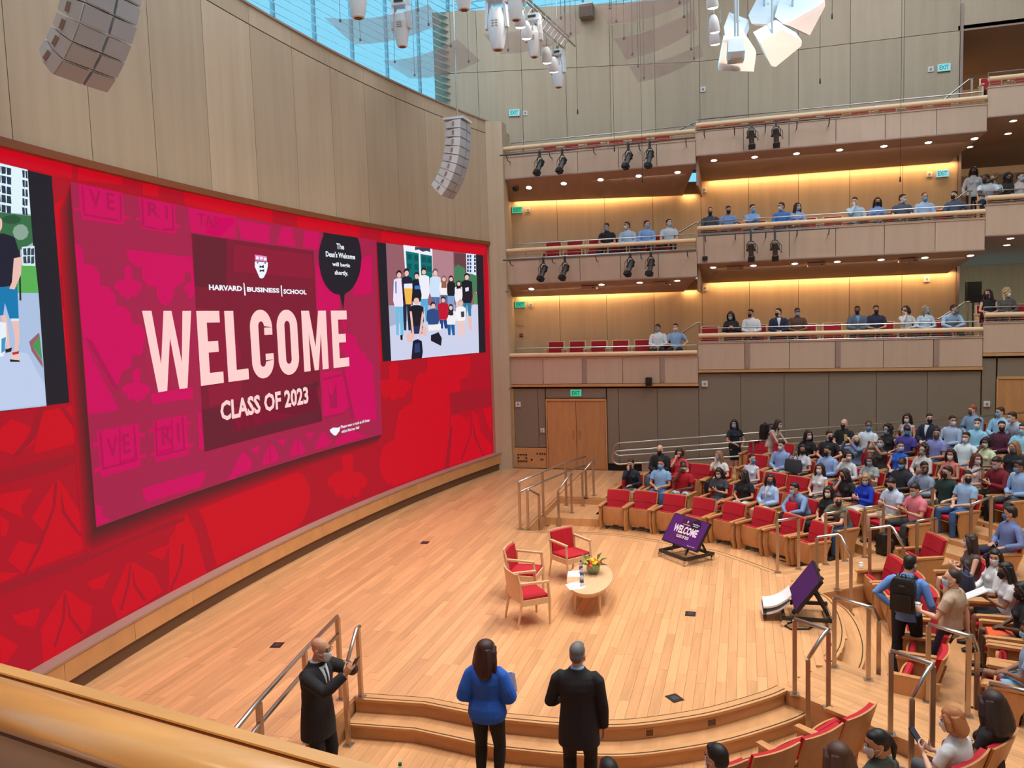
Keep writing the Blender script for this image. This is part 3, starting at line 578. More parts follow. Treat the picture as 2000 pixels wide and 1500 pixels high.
LEDP=[
(1,'red_bright',[(10.86,1.85),(12.12,1.82),(13.53,1.81),(13.83,1.77),(14.21,1.6),(14.42,1.28),(14.39,0.98),(14.17,0.71),(13.92,0.57),(12.54,0.55),(11.33,0.57),(11.22,1.02),(11.11,1.38)]),
(1,'red_bright',[(10.09,0.52),(11.05,0.54),(10.86,1.27),(10.62,1.72),(10.5,1.83),(10.35,1.5),(10.18,1.37)]),
(1,'red_bright',[(19.71,3.68),(21.94,3.62),(21.91,3.25),(21.72,3.03),(21.35,2.97),(21.33,2.64),(20.73,2.64),(20.75,2.12),(20.64,1.37),(20.35,0.58),(17.9,0.57),(17.55,0.72),(17.27,1.05),(17.24,1.34),(17.47,1.66),(18.0,1.77),(18.05,2.05),(18.26,2.43),(18.69,2.55),(18.86,2.59),(18.95,3.02),(19.24,3.33),(19.63,3.31)]),
(1,'red_bright',[(20.8,1.99),(21.28,1.96),(21.63,1.75),(21.83,1.99),(22.26,1.84),(22.35,1.31),(22.95,0.8),(22.97,0.52),(20.58,0.57)]),
(1,'red_bright',[(22.52,1.97),(23.0,1.99),(22.98,1.22),(22.8,1.38)]),
(1,'red_bright',[(7.2,3.57),(7.38,3.67),(7.68,3.52),(7.72,3.32),(7.41,3.21),(7.17,3.32)]),
(1,'red_bright',[(7.88,3.7),(8.16,3.71),(8.39,3.41),(8.55,3.2),(8.1,3.19),(7.67,3.19),(7.77,3.43)]),
(1,'red_bright',[(7.12,2.8),(7.63,2.76),(7.4,2.58),(7.44,2.43),(7.18,2.59),(7.1,2.65)]),
(1,'red_bright',[(7.56,2.4),(8.0,2.79),(8.09,2.75),(8.34,2.32),(8.51,1.99),(8.63,1.75),(7.98,1.75),(7.43,1.76),(7.74,2.16)]),
(1,'red_bright',[(7.14,1.99),(7.33,2.18),(7.67,2.01),(7.58,1.8),(7.37,1.75)]),
(1,'red_bright',[(7.02,1.89),(7.32,1.77),(7.01,1.76)]),
(1,'red_bright',[(7.13,1.31),(7.59,1.25),(7.47,1.03),(7.22,1.16)]),
(1,'red_bright',[(7.56,0.98),(8.0,1.32),(8.1,1.26),(8.47,0.92),(8.41,0.66),(8.02,0.51),(7.55,0.52)]),
(1,'red_bright',[(8.4,1.28),(8.87,1.28),(8.71,1.1),(8.5,1.14)]),
(1,'red_bright',[(8.83,0.86),(9.22,1.3),(9.34,1.27),(9.76,0.96),(9.94,0.61),(9.51,0.56),(8.95,0.55)]),
(1,'red_bright',[(9.67,1.31),(10.19,1.3),(9.99,1.09)]),
(1,'red_bright',[(6.94,1.16),(7.2,0.91),(7.01,0.79),(6.91,0.79)]),
(1,'red_bright',[(7.09,2.56),(7.22,2.44),(7.15,2.28),(7.07,2.3)]),
(1,'red_bright',[(8.19,3.66),(8.49,3.77),(8.53,3.42),(8.39,3.46)]),
(1,'red_bright',[(8.37,1.98),(8.64,1.85),(9.32,1.88),(9.3,1.67),(8.7,1.71)]),
(1,'red_bright',[(10.2,0.97),(10.44,1.1),(10.49,0.75),(10.17,0.7)]),
(1,'red_bright',[(8.81,6.74),(9.68,6.82),(9.7,7.02),(9.31,7.08),(8.84,6.98)]),
(1,'red_bright',[(10.12,6.74),(10.48,6.74),(10.51,7.02),(10.15,7.03)]),
(1,'red_bright',[(11.1,6.71),(13.62,6.66),(13.65,6.96),(11.13,6.98)]),
(1,'red_bright',[(14.45,6.62),(16.84,6.6),(16.87,6.96),(14.48,6.91)]),
(1,'red_bright',[(17.78,6.65),(22.96,6.62),(22.97,6.84),(17.8,6.9)]),
(1,'red_bright',[(7.53,6.74),(8.01,6.75),(8.34,6.73),(8.7,6.74),(8.73,7.0),(8.03,7.0),(7.56,6.99)]),
(1,'red_bright',[(8.34,6.35),(8.63,6.53),(8.58,5.57),(8.34,5.43)]),
(1,'red_bright',[(8.25,4.89),(8.64,5.3),(8.62,4.61),(8.3,4.22)]),
(1,'red_bright',[(17.55,4.56),(17.55,3.81),(17.31,3.08),(17.39,4.56)]),
(1,'red_bright',[(22.99,6.29),(23.24,6.61),(23.16,4.42),(22.93,4.42)]),
(1,'red_bright',[(17.88,3.26),(17.85,3.59),(18.02,3.69),(18.25,3.65),(18.33,3.53),(18.24,3.23)]),
(1,'red_bright',[(18.07,3.29),(17.7,3.06),(17.41,3.0),(17.26,3.08),(17.26,3.2),(17.53,3.28)]),
(1,'red_bright',[(18.07,3.29),(17.95,2.97),(17.76,2.82),(17.57,2.84),(17.48,2.95),(17.63,3.12)]),
(1,'red_bright',[(18.07,3.29),(18.24,2.96),(18.2,2.75),(18.02,2.72),(17.85,2.79),(17.85,2.99)]),
(1,'red_bright',[(18.07,3.29),(18.48,3.04),(18.61,2.84),(18.5,2.74),(18.29,2.76),(18.13,2.95)]),
(1,'red_bright',[(18.07,3.29),(18.61,3.19),(18.88,3.05),(18.86,2.93),(18.68,2.87),(18.39,3.0)]),
(1,'red_bright',[(15.72,1.35),(15.7,1.75),(15.87,1.85),(16.08,1.79),(16.16,1.64),(16.07,1.28)]),
(1,'red_bright',[(15.9,1.37),(15.54,1.12),(15.25,1.07),(15.11,1.18),(15.11,1.33),(15.38,1.41)]),
(1,'red_bright',[(15.9,1.37),(15.78,0.98),(15.59,0.82),(15.4,0.87),(15.31,1.01),(15.47,1.2)]),
(1,'red_bright',[(15.9,1.37),(16.05,0.95),(16.01,0.7),(15.84,0.67),(15.67,0.78),(15.68,1.03)]),
(1,'red_bright',[(15.9,1.37),(16.29,1.02),(16.42,0.77),(16.3,0.66),(16.11,0.7),(15.95,0.95)]),
(1,'red_bright',[(15.9,1.37),(16.43,1.2),(16.69,1.01),(16.67,0.85),(16.49,0.81),(16.21,0.98)]),
(2,'red_line',[(7.98,2.77),(8.03,2.76),(7.96,2.44),(7.66,1.99),(7.4,1.72),(7.36,1.75),(7.62,2.03),(7.91,2.45)]),
(2,'red_line',[(8.08,2.7),(8.11,2.35),(8.34,2.01),(8.63,1.76),(8.59,1.74),(8.29,2.0),(8.06,2.34)]),
(2,'red_line',[(7.98,1.28),(8.03,1.26),(7.96,0.93),(7.77,0.64),(7.73,0.66),(7.92,0.95)]),
(2,'red_line',[(8.03,1.23),(8.08,0.94),(8.27,0.64),(8.23,0.62),(8.03,0.95)]),
(2,'red_line',[(9.26,1.26),(9.3,1.25),(9.23,0.97),(9.04,0.65),(8.99,0.67),(9.18,0.99)]),
(2,'red_line',[(9.33,1.21),(9.36,0.92),(9.56,0.63),(9.51,0.61),(9.31,0.93)]),
(2,'red_line',[(10.47,1.21),(10.53,1.2),(10.44,0.86),(10.15,0.56),(10.1,0.58),(10.38,0.88)]),
(2,'red_line',[(7.01,1.74),(8.14,1.67),(9.3,1.69),(10.59,1.64),(10.58,1.57),(9.29,1.59),(8.13,1.56),(6.99,1.61)]),
(2,'red_line',[(7.13,2.91),(8.01,2.91),(8.51,2.99),(8.52,3.07),(8.03,3.06),(7.15,3.08)]),
(2,'red_line',[(7.8,3.73),(7.91,3.72),(7.69,3.37),(7.44,3.2),(7.33,3.21),(7.61,3.41)]),
(2,'red_line',[(8.19,3.69),(8.24,3.71),(8.57,3.32),(8.54,3.25)]),
(2,'red_line',[(20.72,1.68),(20.84,1.66),(20.58,0.54),(20.35,0.57)]),
(2,'red_line',[(21.83,1.99),(21.9,1.98),(21.85,1.32),(21.31,0.63),(21.22,0.65),(21.76,1.33)]),
(2,'red_line',[(21.92,1.91),(22.09,1.21),(22.49,0.56),(22.43,0.54),(21.97,1.2)]),
(2,'red_line',[(20.79,2.63),(23.0,2.55),(22.98,2.02),(20.81,2.05)]),
(5,'magenta',[(8.81,6.7),(9.67,6.7),(9.66,6.23),(8.84,6.22),(8.79,6.37)]),
(5,'magenta',[(10.01,6.69),(10.84,6.69),(10.84,6.21),(10.02,6.22)]),
(5,'magenta',[(11.18,6.69),(12.48,6.67),(12.45,6.28),(11.21,6.28)]),
(5,'magenta',[(8.69,6.35),(8.81,6.38),(8.81,6.34),(8.69,6.32)]),
(5,'magenta',[(9.63,6.36),(9.77,6.39),(9.76,6.34),(9.63,6.32)]),
(5,'magenta',[(9.93,6.38),(10.03,6.39),(10.03,6.34),(9.93,6.33)]),
(5,'magenta',[(10.81,6.37),(10.92,6.37),(10.92,6.31),(10.81,6.32)]),
(5,'magenta',[(8.65,5.88),(8.76,5.86),(8.8,5.73),(8.79,5.62),(8.97,5.6),(9.08,5.51),(9.08,5.33),(9.24,5.32),(9.37,5.19),(9.38,5.06),(9.57,5.03),(9.68,4.91),(9.67,4.79),(9.87,4.77),(9.95,4.61),(9.88,4.42),(9.85,4.31),(9.62,4.32),(9.58,4.15),(9.4,4.1),(9.35,4.05),(9.31,3.94),(9.18,3.86),(8.84,4.37),(8.67,4.63)]),
(5,'magenta',[(8.67,4.59),(9.27,3.55),(8.65,3.56)]),
(5,'magenta',[(9.66,5.88),(11.2,5.87),(11.2,5.63),(10.99,5.6),(10.95,5.45),(10.71,5.34),(10.63,5.16),(10.48,5.06),(10.35,5.1),(10.27,5.21),(10.28,5.35),(10.08,5.35),(9.96,5.47),(9.98,5.64),(9.85,5.63),(9.71,5.71)]),
(5,'magenta',[(9.59,5.42),(9.59,5.59),(9.65,5.65),(9.73,5.64),(9.76,5.59),(9.72,5.43)]),
(5,'magenta',[(9.66,5.45),(9.52,5.31),(9.41,5.26),(9.36,5.29),(9.36,5.35),(9.46,5.41)]),
(5,'magenta',[(9.66,5.45),(9.61,5.27),(9.54,5.19),(9.47,5.19),(9.44,5.24),(9.5,5.33)]),
(5,'magenta',[(9.66,5.45),(9.71,5.29),(9.7,5.18),(9.63,5.15),(9.57,5.18),(9.57,5.28)]),
(5,'magenta',[(9.66,5.45),(9.8,5.34),(9.85,5.25),(9.8,5.19),(9.73,5.19),(9.67,5.28)]),
(5,'magenta',[(9.66,5.45),(9.86,5.43),(9.95,5.37),(9.94,5.31),(9.88,5.27),(9.77,5.32)]),
(5,'magenta',[(9.61,3.9),(9.6,4.07),(9.67,4.12),(9.76,4.11),(9.78,4.05),(9.74,3.89)]),
(5,'magenta',[(9.68,3.92),(9.54,3.8),(9.43,3.76),(9.37,3.8),(9.37,3.86),(9.48,3.91)]),
(5,'magenta',[(9.68,3.92),(9.63,3.75),(9.55,3.67),(9.48,3.68),(9.45,3.74),(9.51,3.82)]),
(5,'magenta',[(9.68,3.92),(9.74,3.75),(9.72,3.64),(9.65,3.62),(9.59,3.66),(9.59,3.76)]),
(5,'magenta',[(9.68,3.92),(9.83,3.79),(9.87,3.69),(9.83,3.64),(9.75,3.65),(9.69,3.74)]),
(5,'magenta',[(9.68,3.92),(9.88,3.87),(9.98,3.8),(9.97,3.74),(9.9,3.71),(9.8,3.77)]),
(5,'magenta',[(11.13,5.44),(11.13,5.61),(11.18,5.67),(11.25,5.66),(11.27,5.61),(11.23,5.44)]),
(5,'magenta',[(11.18,5.46),(11.07,5.32),(10.99,5.27),(10.95,5.3),(10.95,5.37),(11.03,5.43)]),
(5,'magenta',[(11.18,5.46),(11.17,5.28),(11.12,5.18),(11.07,5.17),(11.03,5.22),(11.07,5.32)]),
(5,'magenta',[(11.18,5.46),(11.27,5.33),(11.29,5.22),(11.25,5.17),(11.19,5.18),(11.16,5.28)]),
(5,'magenta',[(11.18,5.46),(11.33,5.44),(11.41,5.38),(11.4,5.31),(11.35,5.28),(11.27,5.32)]),
(5,'magenta',[(9.98,3.71),(11.0,3.72),(10.98,3.53),(10.0,3.55)]),
(5,'magenta',[(8.8,3.31),(9.22,3.3),(9.66,3.3),(9.65,2.65),(8.81,2.65)]),
(5,'magenta',[(9.98,3.29),(10.79,3.29),(10.79,2.62),(9.97,2.65)]),
(5,'magenta',[(11.09,3.27),(11.18,3.28),(11.18,2.64),(11.06,2.65)]),
(5,'magenta',[(8.71,3.16),(9.78,3.14),(9.78,3.08),(8.7,3.1)]),
(5,'magenta',[(8.7,2.8),(9.78,2.82),(9.78,2.77),(8.69,2.74)]),
(5,'magenta',[(9.88,3.17),(10.91,3.17),(10.9,3.11),(9.87,3.12)]),
(5,'magenta',[(9.9,2.81),(10.91,2.8),(10.9,2.74),(9.89,2.76)]),
(5,'magenta',[(9.64,2.31),(11.16,2.29),(11.17,2.16),(11.03,2.03),(9.73,2.08),(9.66,2.19)]),
(5,'magenta',[(8.66,2.3),(8.77,2.25),(8.79,2.09),(8.95,2.01),(8.66,2.0)]),
(5,'magenta',[(11.86,2.06),(12.04,2.1),(12.02,1.98),(11.75,1.99)]),
(5,'magenta',[(16.02,4.29),(16.52,4.35),(16.45,4.12),(16.81,4.0),(16.93,3.82),(17.14,3.7),(17.19,2.32),(16.31,2.46),(15.94,3.63),(16.12,3.69),(16.12,3.89),(15.99,3.9)]),
(5,'magenta',[(15.07,3.65),(15.79,3.64),(15.98,3.33),(16.16,2.81),(15.84,2.7),(15.03,2.71)]),
(5,'magenta',[(11.82,2.01),(12.11,2.31),(12.28,2.42),(12.53,2.21),(12.48,2.04)]),
(5,'magenta',[(12.82,2.05),(12.89,2.21),(13.14,2.44),(13.37,2.19),(13.34,2.04)]),
(5,'magenta',[(13.73,2.06),(13.78,2.16),(14.04,2.43),(14.32,2.13),(14.25,2.04)]),
(5,'magenta',[(14.68,2.05),(14.73,2.18),(15.0,2.4),(15.27,2.12),(15.22,2.04)]),
(5,'magenta',[(12.52,2.44),(12.83,2.43),(12.67,2.29)]),
(5,'magenta',[(13.36,2.45),(13.69,2.44),(13.53,2.31)]),
(5,'magenta',[(14.31,2.43),(14.71,2.44),(14.5,2.29)]),
(5,'magenta',[(15.44,2.12),(16.11,2.24),(16.56,2.1),(16.74,2.02),(15.47,2.0)]),
(5,'magenta',[(11.62,6.59),(12.47,6.64),(12.17,6.27),(11.59,6.28)]),
(5,'magenta',[(12.5,6.63),(13.11,6.63),(12.85,6.29),(12.6,6.29)]),
(5,'magenta',[(13.11,6.62),(13.52,6.63),(13.46,6.27),(12.82,6.29)]),
(5,'magenta',[(13.92,6.65),(14.23,6.65),(14.35,6.29),(13.73,6.28)]),
(5,'magenta',[(14.71,6.64),(15.25,6.65),(15.17,6.27),(14.61,6.29)]),
(5,'magenta',[(15.05,5.91),(15.17,6.07),(15.24,5.77),(15.47,5.54),(15.88,5.36),(15.89,5.06),(15.74,4.97),(15.0,4.98)]),
(5,'magenta',[(16.52,5.5),(16.89,6.19),(17.29,6.3),(17.25,5.39),(16.43,5.31)]),
(5,'magenta',[(15.94,4.75),(16.08,4.75),(16.1,4.47),(16.43,4.4),(16.49,4.21),(16.71,4.07),(15.77,4.07),(15.97,4.27),(16.04,4.43)]),
(6,'plum_line',[(8.86,6.68),(8.89,6.68),(8.89,6.3),(9.55,6.3),(9.55,6.27),(8.86,6.28)]),
(6,'plum_line',[(9.6,6.68),(9.64,6.68),(9.61,6.29),(9.58,6.29)]),
(6,'plum_line',[(10.06,6.67),(10.1,6.68),(10.1,6.28),(10.05,6.27)]),
(6,'plum_line',[(10.77,6.66),(10.8,6.67),(10.79,6.3),(10.75,6.29)]),
(6,'plum_line',[(10.05,6.27),(10.39,6.26),(10.38,6.24),(10.04,6.25)]),
(6,'plum_line',[(10.5,6.27),(10.79,6.3),(10.79,6.27),(10.49,6.24)]),
(6,'plum_line',[(8.84,3.3),(8.88,3.3),(8.89,2.78),(9.6,2.77),(9.6,2.75),(8.84,2.75)]),
(6,'plum_line',[(9.54,3.28),(9.57,3.28),(9.58,2.78),(9.53,2.78)]),
(6,'plum_line',[(10.02,3.28),(10.06,3.28),(10.04,2.76),(10.73,2.74),(10.73,2.71),(10.0,2.73)]),
(6,'plum_line',[(10.67,3.26),(10.71,3.26),(10.7,2.75),(10.65,2.74)]),
(6,'plum_line',[(9.24,3.28),(9.27,3.28),(9.22,2.74),(9.2,2.74)]),
(6,'plum_line',[(10.41,3.27),(10.44,3.27),(10.41,2.74),(10.37,2.74)]),
(6,'plum_line',[(8.71,4.61),(8.83,4.57),(9.3,3.84),(9.17,3.89)]),
(6,'plum_line',[(15.86,3.64),(15.96,3.63),(16.27,2.5),(16.13,2.51)]),
(6,'plum_line',[(15.1,3.53),(15.78,3.57),(15.8,3.52),(15.1,3.48)]),
(6,'plum_line',[(15.07,2.7),(15.84,2.7),(15.86,2.65),(15.06,2.64)]),
(6,'plum_line',[(15.26,3.44),(15.33,2.86),(15.59,2.83),(15.6,3.44),(15.44,3.14),(15.32,3.15)]),
(6,'plum_line',[(13.11,2.44),(13.14,2.44),(13.12,2.1),(13.08,2.11)]),
(6,'plum_line',[(14.04,2.41),(14.07,2.4),(14.06,2.09),(14.03,2.09)]),
(7,'wine',[(11.21,6.26),(14.98,6.24),(14.98,2.61),(11.19,2.6)]),
(8,'wine_dark',[(11.25,6.25),(12.15,6.24),(12.07,5.41),(11.2,5.38)]),
(8,'wine_dark',[(11.18,3.32),(12.3,3.28),(14.9,3.48),(14.96,2.62),(11.19,2.61)]),
(8,'wine_light',[(11.85,3.24),(14.93,3.36),(14.95,2.87),(11.88,2.82)]),
(8,'wine_light',[(11.38,3.69),(12.35,3.73),(12.31,3.37),(11.4,3.34)]),
(8,'wine_light',[(12.36,6.17),(14.92,6.15),(14.95,5.65),(12.31,5.69)]),
(8,'wine_light',[(11.23,5.04),(12.17,4.95),(12.39,4.12),(11.9,3.78),(11.26,3.79)]),
(9,'screen_black',[(15.36,6.66),(16.7,6.66),(16.72,6.67),(16.78,6.58),(16.82,6.47),(16.84,6.36),(16.85,6.25),(16.84,6.13),(16.81,6.01),(16.77,5.9),(16.71,5.79),(16.63,5.69),(16.55,5.6),(16.45,5.52),(16.35,5.45),(16.23,5.4),(16.12,5.36),(16.0,5.34),(15.88,5.33),(15.77,5.34),(15.66,5.36),(15.55,5.4),(15.46,5.45),(15.37,5.52),(15.3,5.59),(15.24,5.68),(15.2,5.77),(15.17,5.87),(15.15,5.97),(15.15,6.08),(15.16,6.18),(15.19,6.29),(15.24,6.39),(15.3,6.49),(15.37,6.59)]),
(9,'screen_black',[(15.88,5.37),(16.1,5.38),(16.0,4.99)]),
(10,'screen_white',[(12.95,5.9),(13.36,5.91),(13.35,5.83),(13.3,5.72),(13.2,5.61),(13.14,5.59),(13.07,5.6),(12.98,5.74),(12.94,5.8)]),
(10,'logo_pink',[(12.96,6.03),(13.34,6.02),(13.33,5.92),(12.96,5.92)]),
(11,'screen_white',[(12.99,6.0),(13.08,6.0),(13.07,5.95),(12.99,5.94)]),
(11,'screen_white',[(13.12,6.0),(13.2,6.0),(13.2,5.95),(13.11,5.95)]),
(11,'screen_white',[(13.24,5.99),(13.32,5.99),(13.32,5.94),(13.23,5.94)]),
(11,'screen_black',[(13.09,5.84),(13.14,5.82),(13.22,5.85),(13.22,5.79),(13.15,5.8),(13.08,5.79)]),
(11,'screen_black',[(13.09,5.76),(13.14,5.75),(13.23,5.77),(13.22,5.72),(13.15,5.73),(13.08,5.71)]),
(11,'screen_black',[(13.0,5.89),(13.07,5.89),(13.03,5.86)]),
(11,'screen_black',[(13.23,5.9),(13.31,5.9),(13.27,5.87)]),
(10,'screen_white',[(12.56,5.49),(12.59,5.49),(12.61,5.26),(12.57,5.26)]),
(10,'screen_white',[(13.74,5.48),(13.78,5.48),(13.78,5.26),(13.75,5.26)]),
(10,'screen_white',[(15.23,2.39),(15.36,2.42),(15.55,2.39),(15.64,2.4),(15.61,2.31),(15.47,2.23),(15.39,2.24),(15.26,2.33)]),
]
